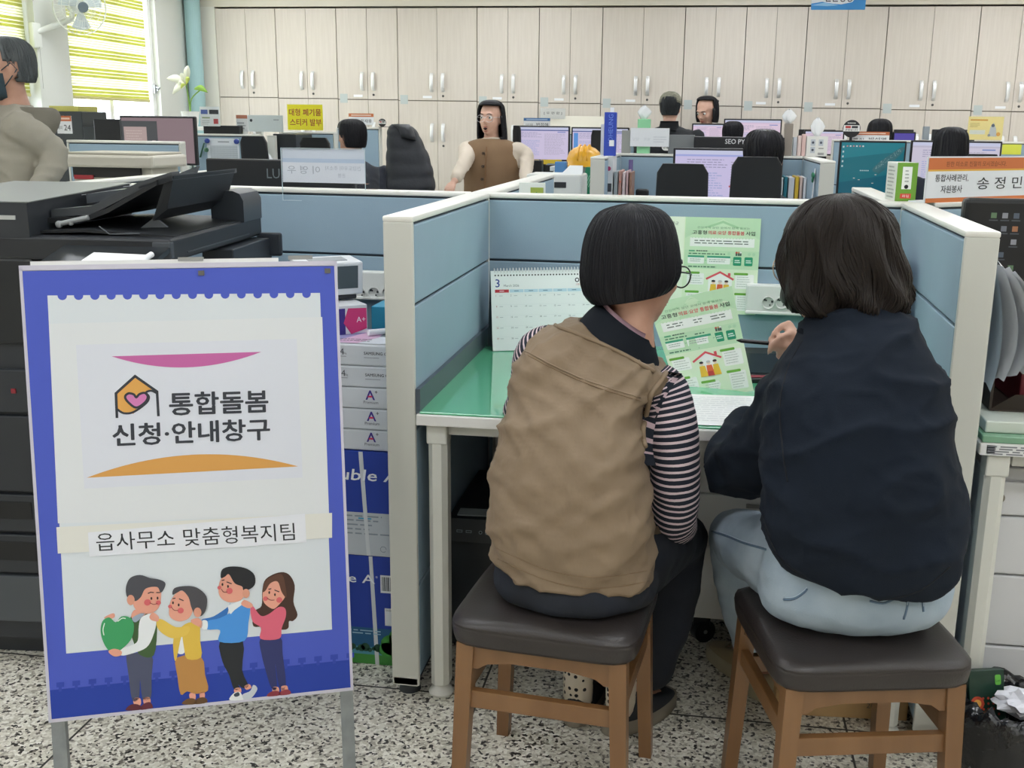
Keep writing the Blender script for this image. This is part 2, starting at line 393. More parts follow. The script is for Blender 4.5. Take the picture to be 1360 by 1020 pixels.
# ceiling lamps (they light the room; above the frame)
LAMP = screen('f6faff', 15.0)
for x in (-3.2, -1.1, 1.0, 3.1, 4.9):
    for y in (-3.6, -1.7, .1, 2.6, 5.0, 7.0):
        t = thing('ceiling_light', 'long white fluorescent ceiling panel lighting the office', 'light', (x, y, ZC), group='ceiling lamps')
        m = MB(); m.box((0, 0, -.012), (1.24, .34, .024), .004); obj('housing', m, CAPW, t)
        m = MB(); m.box((0, 0, -.03), (1.18, .28, .012), .003); obj('diffuser', m, LAMP, t)

# ------------------------------------------------------------------ storage cupboards along the back wall
YC = 8.0
BX = [285, 364.5, 445.5, 527, 633.5, 716.5, 801, 911, 992.5, 1074, 1181, 1304, 1415]
XB = [at(u, 10, YC).x for u in BX]
split = lambda x: 1.655 + (x + 4.14) * -.0085
HANDLE = mat('e6e7e6', .28, .35)
place = ['under the white corner post at the far left', 'second from the left wall, above the small framed notices', 'behind the yellow waste sticker sign', 'wide one behind the padded jacket', 'behind the standing woman in the brown vest', 'behind the mail box sign', 'wide one behind the man in the cap', 'behind the woman with bobbed hair', 'behind the tissue boxes', 'below the hanging blue sign', 'behind the black haired worker at right', 'at the right edge of the photo']
for i in range(len(XB) - 1):
    x0, x1 = XB[i] + .0025, XB[i + 1] - .0025; w = x1 - x0; zs = split((x0 + x1) / 2); zt = 2.49
    t = thing('storage_cabinet', 'tall pale wood-grain cabinet, ' + place[i], 'cabinet', ((x0 + x1) / 2, YC + .25, 0), group='tall cabinets along the back wall')
    m = MB(); m.bx(x0, x1, YC + .02, YC + .5, 0, zt); obj('body', m, mat('857c70', .7), t, True)
    m = MB(); m.bx(x0, x1, YC + .03, YC + .05, 0, .07); obj('plinth', m, mat('55504a', .6), t, True)
    xm = (x0 + x1) / 2
    for z0, z1, hz, up in ((.08, zs - .004, zs - .30, 0), (zs + .004, zt - .002, zs + .17, 1)):
        for a, c, sx in ((x0 + .001, xm - .0018, 1), (xm + .0018, x1 - .001, -1)):
            m = MB(); m.bx(a, c, YC, YC + .018, z0, z1, .0015); d = obj('door', m, DOOR, t, True)
            hx = (xm - sx * .056); m = MB()
            m.tube(smooth_path([(hx, YC + .002, hz - .085), (hx, YC - .022, hz - .055), (hx, YC - .028, hz), (hx, YC - .022, hz + .055), (hx, YC + .002, hz + .085)], 3), [(.006, .017)] * 13, 10, ref=(1, 0, 0)); obj('handle', m, HANDLE, d, True, 60)
            if sx < 0: m = MB(); m.cyl((hx, YC - .004, hz - .125), (hx, YC + .002, hz - .125), .011, n=14); obj('lock', m, mat('5a5a58', .3, .8), d, True)
    if 1 < i:
        m = MB(); m.box((x0 + .055, YC - .001, zs + .01), (.075, .003, .085)); obj('label_holder', m, mat('b9c2c0', .3), t, True)
        m = MB(); m.box((xm - .10, YC - .001, zs + .035), (.09, .002, .022)); obj('sticker', m, PAPER, t, True)
m = MB(); m.bx(XB[0] - .16, XB[0], YC - .01, YB, 0, 2.505); structure('trim_4', m, mat('e1ded4', .5))

# ------------------------------------------------------------------ cubicle partitions
H = 1.2
def panel_run(parent, p0, p1, th, ztop, splits, cap=True, z0=.03, blue=BLUE, trim=.028, endcap=(1, 1)):
    """a partition between two floor points: frame, coloured panels, top cap"""
    p0, p1 = V((*p0, 0)), V((*p1, 0)); d = p1 - p0; L = d.length; a = math.atan2(d.y, d.x)
    M = Matrix.Translation(p0) @ Matrix.Rotation(a, 4, 'Z')
    m = MB(); m.box((L / 2, 0, (z0 + ztop - .012) / 2), (L - .024, th - .018, ztop - .012 - z0), M=M); obj('core', m, mat('3d464e', .7), parent, True); m = MB()
    for k, x in ((0, .006), (1, L - .006)):
        m.box((x, 0, z0 + .01), (.012, th - .01, .02), M=M)
        if endcap[k]: m.box((x, 0, (z0 + ztop - .012) / 2), (.012, th, ztop - .012 - z0), .003, M=M)
    obj('frame', m, FRAME, parent, True)
    zs = [z0 + .02] + list(splits) + [ztop - .016]
    for s in (-1, 1):
        for za, zb in zip(zs[:-1], zs[1:]):
            m = MB(); m.box((L / 2, s * (th / 2 - .006), (za + zb) / 2), (L - .028, .012, zb - za - .007), .003, M=M); obj('panel', m, blue, parent, True)
    if cap:
        m = MB(); m.box((L / 2, 0, ztop - .006), (L, th + .002, .014), .004, M=M); obj('top_cap', m, CAPW, parent, True, 40)
    return M, L
def partition(label, p0, p1, th, ztop, splits=(), feet=True, **k):
    a = V((*p0, 0)); b_ = V((*p1, 0)); c = (a + b_) / 2
    t = thing('office_partition', label, 'partition', c, math.atan2(b_.y - a.y, b_.x - a.x), group='cubicle partitions')
    M, L = panel_run(t, p0, p1, th, ztop, splits, **k)
    if feet:
        for x in (.04, L - .04): m = MB(); m.cyl(M @ V((x, 0, 0)), M @ V((x, 0, .032)), .028, .022); obj('foot', m, DKGREY, t, True, 40)
    return t
T_ = .07; YD = .903; WB = 1.219
ZS = (.30, .70, .9967)
partition('white capped blue partition whose white end post stands left of the counter desk', (-T_ / 2, 0), (-T_ / 2, YD - .001), T_, H, ZS)
partition('blue partition behind the desk carrying the green leaflet and the calendar', (-T_, YD + T_ / 2), (WB + T_, YD + T_ / 2), T_, H, ZS, endcap=(0, 0))
partition('blue partition running away from behind the calendar towards the standing woman', (-T_ / 2, YD + T_ + .002), (.002 - T_ / 2, 2.36), T_, H, ZS)
partition('white capped blue partition whose white end post stands right of the woman in navy', (1.193 + T_ / 2, 0), (WB + T_ / 2, YD - .001), T_, H, ZS)
partition('blue partition behind the paper stack and copier', (-1.41, 1.005), (-T_ - .003, YD + .036), T_, H, ZS, endcap=(1, 0))
partition('short blue partition behind the green box file', (WB - .005, YD + T_ + .002), (1.225, 1.75), T_, H, ZS)
partition('angled blue partition carrying the orange and white nameplate at right', (WB + T_ + .012, YD + .05), (2.1, 1.62), T_, H, ZS, endcap=(1, 1))
partition('blue partition beside the masked man running away from the copier', (-1.452, .33), (-1.455, 2.62), T_, H, ZS)
# ------------------------------------------------------------------ the counter desk
t = thing('office_desk', 'white counter desk with green glass top where both women sit', 'desk', (.6, .44, 0))
m = MB(); m.bx(.004, 1.188, -.012, .895, .715, .742, .003); obj('desktop', m, mat('e4e4e2', .4), t, True)
m = MB(); m.bx(.07, 1.12, .03, .06, .685, .715); m.bx(.10, .20, .025, .05, .690, .714); obj('under_frame', m, mat('c9cac4', .5), t, True)
def desk_leg(x, y, parent, w=.046, ztop=.714):
    m = MB(); c = w / 2
    m.prism([(x - c, y - c + .012, .03), (x - c + .012, y - c, .03), (x + c - .012, y - c, .03), (x + c, y - c + .012, .03), (x + c, y + c, .03), (x - c, y + c, .03)], (0, 0, ztop - .03))
    m.bx(x - c - .002, x + c + .002, y - c - .003, y + c, ztop - .05, ztop - .002, .004); l = obj('leg', m, mat('d6d7d0', .4), parent, True)
    m = MB(); m.lathe((x, y, 0), [(.030, 0), (.032, .006), (.026, .016), (.014, .03)]); obj('foot', m, WHITE, l, True, 40)
for x, y in ((.048, .035), (1.14, .035), (.048, .84), (1.14, .84)): desk_leg(x, y, t)
m = MB(); m.bx(.10, 1.10, .86, .875, .30, .70); obj('modesty_panel', m, mat('30363c', .6), t, True)
glm, nt, b = node_mat('green glass'); b.inputs['Base Color'].default_value = lin('62b98f'); b.inputs['Roughness'].default_value = .04; b.inputs['Specular IOR Level'].default_value = .5
b.inputs['Coat Weight'].default_value = .6; b.inputs['Coat Roughness'].default_value = .03
m = MB(); m.bx(.012, 1.18, -.006, .885, .7425, .7475, .001)
solo('desk_glass', 'sheet of green backed glass lying on the counter desk', 'glass', m, glm)
m = MB(); m.bx(.0012, .012, .0, .9, .7425, .80); solo('cable_gutter', 'dark plastic cable strip along the left side of the glass top', 'cable strip', m, mat('4a545e', .4))
# sheets lying on the glass
d = Draw((.635, .0, .749), (1, .06, 0), (-.06, 1, 0)); d.rect(0, 0, .205, .287, 'eef0f0', 1); d.lines(.02, .26, .18, 12, .02, .003, 'c3c7cc', 2, 3)
d.rect(.02, .04, .185, .042, '8d9298'); d.rect(.02, .10, .185, .1015, '8d9298'); d.solo('paper_sheet', 'printed white form on the glass, left of two below the held leaflet', 'paper', 'forms on the desk')
d = Draw((.86, .015, .749), (1, .03, 0), (-.03, 1, 0)); d.rect(0, 0, .205, .287, 'eef0f0', 1); d.lines(.02, .26, .18, 12, .02, .003, 'c3c7cc', 2, 5)
d.solo('paper_sheet', 'printed white form on the glass beside the navy sleeve', 'paper', 'forms on the desk')

# power rails with sockets on the back partition
def sockets(x0, x1, label, us, v, yf=YD):
    t = thing('power_rail', label, 'power outlet', ((x0 + x1) / 2, yf, .80), group='socket rails')
    m = MB(); m.bx(x0, x1, yf - .03, yf, .862, .952, .006); m.bx(x0, x1, yf - .036, yf, .862, .872, .003); obj('rail', m, mat('dcdedb', .4), t, True)
    for u in us:
        p = at(u, v, yf - .03); x, z = p.x, p.z; k = .64
        m = MB(); m.lathe((x, yf - .03, z), [(.001, -.0), (.024 * k, -.0005), (.026 * k, -.006), (.029 * k, -.007), (.030 * k, .002)][::-1], 24, 'Y'); s = obj('socket', m, mat('d2d3d0', .4), t, True, 40)
        m = MB()
        for a in (-50, 130): m.cyl((x + .009 * math.cos(R(a)), yf - .0315, z + .009 * math.sin(R(a))), (x + .009 * math.cos(R(a)), yf - .029, z + .009 * math.sin(R(a))), .0025, n=10)
        m.box((x - .011, yf - .032, z + .009), (.006, .005, .006)); m.box((x + .012, yf - .032, z + .004), (.006, .005, .006)); obj('socket_hole', m, mat('33363a', .5), s, True)
sockets(.79, 1.17, 'white socket rail on the partition between the two women', (1020, 1038, 1056, 1074), 402)
sockets(-.75, -.10, 'white socket rail behind the paper stack', (460, 478.5, 497, 515.5), 389)

# desk calendar
O = V((.050, .70, .752)); A = V((.298, .115, 0)).normalized(); Nn = V((A.y, -A.x, 0)); B = (V((0, 0, 1)) * math.cos(.18) - Nn * math.sin(.18))
cw, ch = .327, .238
t = thing('desk_calendar', 'white spiral bound March desk calendar standing by the left partition', 'calendar', O + A * cw / 2 - Nn * .03, math.atan2(A.y, A.x))
O = V((.050, .70, .7495))
m = MB(); q = lambda x, y, z: O + A * x + B * y - A.cross(B).normalized() * -z
m.hexa([q(0, 0, 0), q(cw, 0, 0), q(cw, 0, -.004), q(0, 0, -.004)], [q(0, ch, 0), q(cw, ch, 0), q(cw, ch, -.004), q(0, ch, -.004)]); obj('page_block', m, mat('e9eeee', .6), t, True)
bk = O - Nn * .085; top = q(0, ch, -.004)
m = MB(); e = -Nn * .003
m.hexa([bk, bk + A * cw, bk + A * cw + e, bk + e], [top, top + A * cw, top + A * cw + e, top + e]); obj('easel_back', m, mat('39424c', .6), t, True)
m = MB()
for i in range(33):
    c = q(.012 + i * (cw - .024) / 32, ch + .001, -.003)
    m.tube([c + (B * math.sin(a) + Nn * math.cos(a)) * .007 for a in [2 * PI * k / 10 for k in range(11)]], .0011, 5, cap=False)
obj('spiral_binding', m, mat('e4e6e6', .3, .4), t, True)
d = Draw(O, A, B, .0003); cw, ch = .287, .205
for i in range(33): d.disc(.012 + i * (cw - .024) / 32, ch - .008, .0022, '30363c', 1, 8)
d.text('3', .012, .166, .021, '23418e', 1, bold=.02); d.text('March 2026', .034, .167, .006, '6d7680', 1)
d.disc(.232, .182, .006, '2b3138'); d.disc(.232, .182, .0035, 'e9eeee', 2); d.text('고흥군', .242, .177, .009, '4a525a', 1)
d.text('고흥읍', .228, .168, .005, 'b64b55', 1)
for i in range(7): d.rect(.010 + i * .039, .152, .047 + i * .039, .160, ['bf3340', 'bcd9e6', 'bcd9e6', 'bcd9e6', 'bcd9e6', 'bcd9e6', '2f4356'][i]); d.rect(.022 + i * .039, .155, .034 + i * .039, .157, ['f0dadc', '6d8fa3', '6d8fa3', '6d8fa3', '6d8fa3', '6d8fa3', 'c9d4de'][i], 2)
for r_ in range(5):
    for i in range(7):
        n_ = r_ * 7 + i + 1
        if n_ <= 31: d.text(str(n_), .012 + i * .039, .142 - r_ * .028, .0042, 'b04048' if i == 0 else '59616a', 1)
        d.rect(.021 + i * .039, .143 - r_ * .028, .03 + i * .039, .1442 - r_ * .028, 'a9b1b8')
    d.rect(.010, .148 - r_ * .028, .278, .1484 - r_ * .028, 'd3dadd')
for v in d.bm.verts: v.co = O + (v.co - O) * (.327 / .287)
d.obj('print', t)

# green leaflets (one pinned on the partition, one in the hands)
def leaflet(d, w, h):
    """the printed face of the leaflet, w x h"""
    d.pale = .35; X = lambda x: x * w; Y = lambda y: y * h
    d.rect(0, 0, w, h, 'cfe8bd', 0); d.rect(0, 0, w, Y(.47), 'd3ebc0', 1)
    d.rect(0, Y(.47), w, h, 'a6d89f', 1)
    d.poly([(0, Y(.78)), (X(.5), Y(.985)), (w, Y(.78)), (w, Y(.66)), (0, Y(.66))], 'b9e1ad', 2)
    d.poly([(X(.26), Y(.90)), (X(.5), Y(.97)), (X(.74), Y(.90)), (X(.66), Y(.90)), (X(.5), Y(.945)), (X(.34), Y(.90))], '7cc27b', 3)
    d.rect(X(.07), Y(.70), X(.93), Y(.79), 'f0f5ee', 4)
    for i in range(20): d.disc(X(.10 + i * .042), Y(.79), X(.008), 'a6d89f', 5, 8)
    d.text('건강하게 살던 곳에서 함께 돌보는', X(.16), Y(.885), Y(.022), '5f9a6c', 5, X(.70))
    d.text('고흥형', X(.10), Y(.825), Y(.04), '263a33', 5, X(.19), bold=.03); d.text('의료·요양 통합돌봄', X(.31), Y(.825), Y(.04), 'd8545c', 5, X(.48), bold=.03); d.text('사업', X(.81), Y(.825), Y(.04), '263a33', 5, X(.12), bold=.03)
    d.lines(X(.13), Y(.765), X(.90), 2, Y(.025), Y(.010), '6a766f', 5, 4); 
    d.rect(X(.06), Y(.645), X(.14), Y(.66), '58ad7d', 3); d.lines(X(.16), Y(.66), X(.36), 1, Y(.02), Y(.012), '4d6b58', 3, 6)
    d.lines(X(.06), Y(.63), X(.60), 1, Y(.02), Y(.011), '4d7b60', 3, 7)
    for a, c in ((.05, .27), (.31, .62)):
        d.rrect(X(a), Y(.52), X(c), Y(.605), X(.015), 'eef5ee', 3); d.rect(X(a), Y(.585), X(c), Y(.605), '3fa27f', 4); d.lines(X(a + .03), Y(.57), X(c - .02), 2, Y(.02), Y(.008), '7a8a80', 4, 9)
    d.text('>', X(.28), Y(.55), Y(.015), '3fa27f', 4); d.text('>', X(.635), Y(.55), Y(.015), '3fa27f', 4)
    for a in (.66, .81): d.rrect(X(a), Y(.51), X(a + .11), Y(.60), X(.015), '21966e', 3); d.lines(X(a + .02), Y(.57), X(a + .10), 2, Y(.02), Y(.012), 'bfe5d4', 4, 10)
    for x_, c in ((.70, 'd7564c'), (.73, 'c9a06a'), (.755, 'e9e9e4')): d.disc(X(x_), Y(.645), X(.014), c, 4, 10); d.rect(X(x_ - .012), Y(.612), X(x_ + .012), Y(.64), '4f5d58', 4)
    for x_ in (.60, .87, .93): d.disc(X(x_), Y(.63), X(.022), '8fcc93', 3, 10)
    d.lines(X(.06), Y(.495), X(.5), 1, Y(.02), Y(.012), '4d7b60', 3, 12)
    # house with three people
    d.poly([(X(.34), Y(.30)), (X(.34), Y(.37)), (X(.5), Y(.435)), (X(.66), Y(.37)), (X(.66), Y(.30)), (X(.66), Y(.20)), (X(.34), Y(.20))], 'f4f6f4', 3)
    d.line([(X(.31), Y(.362)), (X(.495), Y(.437)), (X(.68), Y(.362))], X(.026), 'd95560', 4); d.rect(X(.60), Y(.395), X(.635), Y(.43), 'd95560', 4)
    for cx, col_, hair in ((.41, 'e9be3e', '26262a'), (.50, 'e0673f', 'a9a9a9'), (.585, 'e9be3e', '3a2526')):
        d.poly([(X(cx - .05), Y(.205)), (X(cx - .035), Y(.31)), (X(cx + .035), Y(.31)), (X(cx + .05), Y(.205))], col_, 5); d.disc(X(cx), Y(.333), X(.026), 'f0c4a4', 6, 12); d.disc(X(cx), Y(.343), X(.027), hair, 7, 12, ry=Y(.012))
    d.poly([(X(.46), Y(.205)), (X(.47), Y(.25)), (X(.53), Y(.25)), (X(.54), Y(.205))], 'c2413f', 6)
    for a, c, y0, y1 in ((.05, .28, .30, .42), (.70, .95, .27, .42), (.05, .30, .04, .22), (.72, .95, .04, .21), (.36, .62, .03, .15)):
        d.rrect(X(a), Y(y0), X(c), Y(y1), X(.018), 'f1f6f0', 3); d.rrect(X(a - .02), Y(y1 - .008), X(a + .17), Y(y1 + .016), X(.012), '6cab3f', 4)
        n_ = int((y1 - y0) / .026); d.lines(X(a + .025), Y(y1 - .025), X(c - .02), n_, Y(.024), Y(.007), 'a3aea4', 4, int(a * 100))
t = thing('leaflet', 'green fold-out care leaflet fixed flat on the blue partition', 'leaflet', (.70, YD - .01, .86))
O = V((.600, YD - .012, .855)); A = V((1, -.01, 0)); B = V((-.03, 0, 1)).normalized()
lw, lh = .222, .290
m = MB(); q = lambda x, y, z: O + A * x + B * y + V((0, -z, 0))
m.hexa([q(-.21, 0, -.0105), q(lw, 0, -.0105), q(lw, 0, -.009), q(-.21, 0, -.009)], [q(-.21, lh, -.0105), q(lw, lh, -.0105), q(lw, lh, -.009), q(-.21, lh, -.009)]); obj('sheet', m, mat('dff1cd', .6), t, True)
O2 = O + V((0, .0085, 0)); d = Draw(O2, A, B, .0003); leaflet(d, lw, lh)
d.rect(-.205, 0, -.002, lh, 'e2f3d2', 1); d.text('고흥군', -.05, lh - .025, .010, '39503f', 2); d.line([(-.055, lh - .022), (-.05, lh - .013)], .002, '39503f', 2)
d.lines(-.18, .20, -.03, 9, .015, .004, '8ea68c', 2, 8); d.obj('print', t)

# the leaflet held up between the women, slightly curled
P0, P1, P2, P3 = at(904, 534, .37), at(1001, 519, .34), at(973, 380, .40), at(862, 404, .43)
t = thing('leaflet', 'green care leaflet held up and tilted between the two women', 'leaflet', (P0 + P1) / 2)
d = Draw((0, 0, 0), (1, 0, 0), (0, 1, 0), .0003); leaflet(d, .21, .297)
nrm = (P1 - P0).cross(P3 - P0).normalized()
def held(co):
    s, r_ = co.x / .21, co.y / .297
    return P0 * (1 - s) * (1 - r_) + P1 * s * (1 - r_) + P2 * s * r_ + P3 * (1 - s) * r_ + nrm * (co.z - .010 * math.sin(PI * s) + .014 * r_ * r_)
bmesh.ops.subdivide_edges(d.bm, edges=[e for e in d.bm.edges if e.calc_length() > .05], cuts=3, use_grid_fill=True)
bmesh.ops.triangulate(d.bm, faces=d.bm.faces[:])
for v in d.bm.verts: v.co = held(v.co)
d.obj('print', t)
m = MB(); n_ = 10
m.loft([[held(V((x / n_ * .21, y / n_ * .297, -.0006))) for x in range(n_ + 1)] for y in range(n_ + 1)], cap=False, closed=False); obj('sheet', m, mat('e1f2d2', .6), t, True, True)

# dark tray, phone and file rack at the back of the desk
t = thing('card_reader', 'black electronic signature pad lying on the glass beyond the pen', 'electronic pad', (.87, .56, .7475))
M = Matrix.Translation((.87, .56, .7475)) @ Matrix.Rotation(.1, 4, 'Z') @ Matrix.Rotation(R(14), 4, 'X')
m = MB(); m.box((0, 0, .028), (.25, .20, .018), .006, M=M); m.box((0, .08, .012), (.2, .03, .03), .004, M=M); obj('body', m, mat('191c20', .35), t, True)
m = MB(); m.box((0, -.005, .0375), (.20, .12, .0015), M=M); obj('display', m, mat('0e1216', .12), t, True)
m = MB(); m.box((-.06, -.085, .0375), (.05, .012, .002), M=M); obj('button', m, mat('8b2f3c', .4), t, True)
m = MB(); m.box((.02, .085, .0378), (.06, .006, .002), M=M); obj('maker_mark', m, mat('aab0b5', .4), t, True)
t = thing('file_rack', 'wire file rack of brochures standing by the right partition', 'file rack', (1.16, .60, .7475))
m = MB()
for y in (.50, .58, .66, .74): m.tube([(1.09, y, .75), (1.09, y, .93), (1.19, y, .93), (1.19, y, .75)], .003, 6)
m.bx(1.085, 1.195, .49, .75, .748, .752); obj('frame', m, DKGREY, t, True)
for j, (x, h, c, lab) in enumerate(((1.125, .33, '2b57b0', 'blue brochure cover, second in the wire rack by the right partition'), (1.150, .345, '3a3f6b', 'dark violet brochure in the wire rack by the right partition'), (1.105, .36, '1fa060', 'green topped file standing first in the wire rack'), (1.175, .29, 'e9ecef', 'white brochure nearest the partition in the wire rack'))):
    m = MB(); m.box((x, .60, .7535 + h / 2), (.012, .215, h), .002); m.m = 1; m.box((x + .0, .4915, .7535 + h / 2), (.008, .001, h * .9)); solo('brochure', lab, 'brochure', m, [mat(c, .4), PAPER], 'brochures in the wire rack')

# ------------------------------------------------------------------ under the desk
t = thing('computer_tower', 'black computer tower standing on the floor under the desk', 'computer', (.105, .42, 0))
m = MB(); m.bx(.01, .20, .27, .68, .012, .385, .008); obj('case', m, mat('14171a', .5), t, True)
m = MB(); m.hexa([(.012, .245, .325), (.198, .245, .325), (.198, .275, .325), (.012, .275, .325)], [(.012, .262, .384), (.198, .262, .384), (.198, .275, .387), (.012, .275, .387)]); m.bx(.012, .198, .262, .274, .02, .325, .003); obj('front_panel', m, mat('1d2226', .35), t, True)
d = Draw((.03, .2435, .325), (1, 0, 0), (0, .28, 1), .0006)
for x in (.01, .035): d.rect(x, .025, x + .016, .032, '6f7a80'); d.rect(x + .002, .027, x + .014, .030, '0c0e10', 2)
for x in (.075, .092, .14): d.disc(x, .028, .005, '7d878c', 1, 12); d.disc(x, .028, .003, '0c0e10', 2, 12)
d.rect(.105, .025, .128, .032, '6f7a80'); d.obj('ports', t)
m = MB()
for x in (.035, .175):
    for y in (.30, .64): m.cyl((x, y, 0), (x, y, .014), .016)
obj('rubber_foot', m, BLACK, t, True)
m = MB(); m.box((.10, .305, .3875), (.13, .05, .003), rz=.05); solo('paper_note', 'grey slip of paper lying on the black computer tower', 'paper', m, mat('9aa3a6', .7))
t = thing('mobile_pedestal', 'white drawer pedestal on casters under the desk between the women', 'drawer unit', (.86, .62, 0))
m = MB(); m.bx(.66, 1.06, .40, .86, .085, .60, .004); obj('body', m, mat('cfd0cc', .5), t, True)
for i, (z0, z1) in enumerate(((.09, .30), (.305, .45), (.455, .595))):
    m = MB(); m.bx(.664, 1.056, .388, .40, z0, z1, .003); d_ = obj('drawer', m, mat('d8d9d6', .45), t, True)
    m = MB(); m.bx(.80, .92, .384, .388, z1 - .03, z1 - .02); obj('finger_pull', m, mat('8b8d8b', .5), d_, True)
for x in (.70, 1.02):
    for y in (.44, .82):
        m = MB(); m.cyl((x + .012, y - .016, .032), (x - .004, y + .012, .032), .032, n=24); m.bx(x - .024, x + .024, y - .016, y + .02, .045, .088, .006); c_ = obj('caster', m, BLACK, t, True, 40)
        m = MB(); m.cyl((x + .0128, y - .0175, .032), (x - .0048, y + .0135, .032), .006, n=10); obj('axle', m, STEEL, c_, True)
t = thing('cardboard_box', 'brown cardboard box with blue print on the floor behind the right stool', 'box', (1.03, .235, 0), R(4))
m = MB(); m.box((0, 0, .11), (.32, .30, .22), .002); obj('carton', m, mat('b59468', .8, var=(12, 'a88759', .5)), t)
m = MB(); m.box((0, 0, .2205), (.32, .05, .001)); obj('tape', m, mat('c9b48c', .3), t)
d = Draw((-.16, -.1502, 0), (1, 0, 0), (0, 0, 1)); d.rect(.03, .03, .05, .045, '2f7bc0'); d.text('나와', .055, .03, .016, '2f7bc0'); d.text('50', .10, .03, .014, '7e8a8e'); d.text('20', .22, .03, .014, '5c5c55')
for x in (.06, .10): d.line([(x, .07), (x + .016, .07), (x + .016, .095), (x, .095)], .003, '2c2a26', closed=True)
for i in range(8): d.rect(.235 + i * .006, .06, .238 + i * .006, .095, '2c2a26')
d.obj('print', t, False)

# ------------------------------------------------------------------ stools
WOOD = mat('7f5c3a', .38, var=(14, '674627', .6, (1, 1, .12)), bump=(60, .05, (1, 1, .08)), coat=.2)
def stool(label, loc, rz):
    t = thing('wooden_stool', label, 'stool', loc, rz, group='padded wooden stools')
    def cushion_ring(z, k, e=8.0, n=64, sag=0):
        out = []
        for i in range(n):
            a = 2 * PI * i / n; c, s = math.cos(a), math.sin(a); rr = (abs(c) ** e + abs(s) ** e) ** (-1 / e)
            out.append(V((rr * c * .188 * k, rr * s * .186 * k, z + sag * (abs(c) * abs(s)) * 2)))
        return out
    m = MB(); m.loft([cushion_ring(.405, .93), cushion_ring(.405, .985), cushion_ring(.412, 1.0), cushion_ring(.436, 1.015), cushion_ring(.4405, 1.013), cushion_ring(.442, 1.006), cushion_ring(.4435, 1.012), cushion_ring(.447, 1.008), cushion_ring(.456, .98, 4.5), cushion_ring(.464, .91, 4, sag=-.003), cushion_ring(.470, .75, 3.5, sag=-.004), cushion_ring(.473, .45, 3), cushion_ring(.474, .12, 2.5)]); obj('seat_cushion', m, LEATHER, t, smooth=True)
    m = MB()
    for s in (-1, 1): m.tube([(s * .0 + .0, -.184, .452), (.0, -.16, .464), (.0, 0, .4745), (0, .16, .464), (0, .184, .452)], .0012, 6)
    c = t; obj('seam', m, mat('1e1a19', .5), t)
    for sx in (-1, 1):
        for sy in (-1, 1):
            a = V((sx * .153, sy * .154, .405)); bq = V((sx * .170, sy * .171, 0)); m = MB(); k0, k1 = .0175, .014
            m.hexa([bq + V((-k1, -k1, 0)), bq + V((k1, -k1, 0)), bq + V((k1, k1, 0)), bq + V((-k1, k1, 0))], [a + V((-k0, -k0, 0)), a + V((k0, -k0, 0)), a + V((k0, k0, 0)), a + V((-k0, k0, 0))])
            obj('leg', m, WOOD, t)
    for sy in (-1, 1):
        y = sy * .157; pts = [(-.15, y, .405), (.15, y, .405), (.15, y, .35), (.127, y, .35), (.11, y, .362), (.06, y, .37), (-.06, y, .37), (-.11, y, .362), (-.127, y, .35), (-.15, y, .35)]
        m = MB(); m.prism([V(p) + V((0, -.009, 0)) for p in pts], (0, .018, 0)); obj('apron', m, WOOD, t)
        x = sy * .155; pts = [(x, -.15, .405), (x, .15, .405), (x, .15, .355), (x, .10, .368), (x, -.10, .368), (x, -.15, .355)]
        m = MB(); m.prism([V(p) + V((-.009, 0, 0)) for p in pts], (.018, 0, 0)); obj('apron', m, WOOD, t)
    for z, s in ((.282, 0), (.282, 1)):
        y = (-.158 if s == 0 else .158); m = MB(); m.box((0, y, z), (.30, .018, .038), .002); obj('stretcher', m, WOOD, t)
        x = (-.158 if s == 0 else .158); m = MB(); m.box((x, 0, z + .022), (.018, .30, .036), .002); obj('stretcher', m, WOOD, t)
    return t
STA = stool('padded wooden stool under the woman in the beige vest', (.390, -.308, 0), R(-5.8))
STB = stool('padded wooden stool under the woman in navy', (.966, -.332, 0), R(12.8))
# ------------------------------------------------------------------ the sign on its stand
SY, ST = .3852, .1499
A = V((math.cos(SY), math.sin(SY), 0)); Hn = V((-math.sin(SY), math.cos(SY), 0)); U = V((0, 0, 1)) * math.cos(ST) + Hn * math.sin(ST); Nf = A.cross(U)
SB = V((-.3485, -.4378, .1979)); SW, SH = .62, .9294
O = SB - A * SW / 2
t = thing('sign_stand', 'blue and white poster board on a grey metal easel, left foreground', 'sign', (SB.x, SB.y, 0), SY)
q = lambda x, y, z: O + A * x + U * y + Nf * z
def slab(m, x0, x1, y0, y1, z0, z1): m.hexa([q(x0, y0, z0), q(x1, y0, z0), q(x1, y1, z0), q(x0, y1, z0)], [q(x0, y0, z1), q(x1, y0, z1), q(x1, y1, z1), q(x0, y1, z1)]); return m
obj('board', slab(MB(), 0, SW, 0, SH, -.016, -.002), mat('d9dbe0', .5), t, True)
m = MB()
for a in ((0, SW, SH - .006, SH + .004), (0, SW, -.003, .004), (0, .006, 0, SH), (SW - .006, SW, 0, SH)): slab(m, *a, -.018, .001)
obj('edge_frame', m, mat('c9c7d6', .4, .2), t, True)
m = MB(); slab(m, .02, SW - .12, SH + .002, SH + .012, -.022, -.006); obj('top_clip', m, mat('dfe0de', .35), t, True)
for x in (.30, .52): m = MB(); slab(m, x, x + .05, SH + .008, SH + .016, -.018, -.004); obj('spring_clip', m, mat('9ea0a0', .35, .7), t, True)
GAL = mat('8e9498', .45, .7, var=(30, 'a2a8ab', .6))
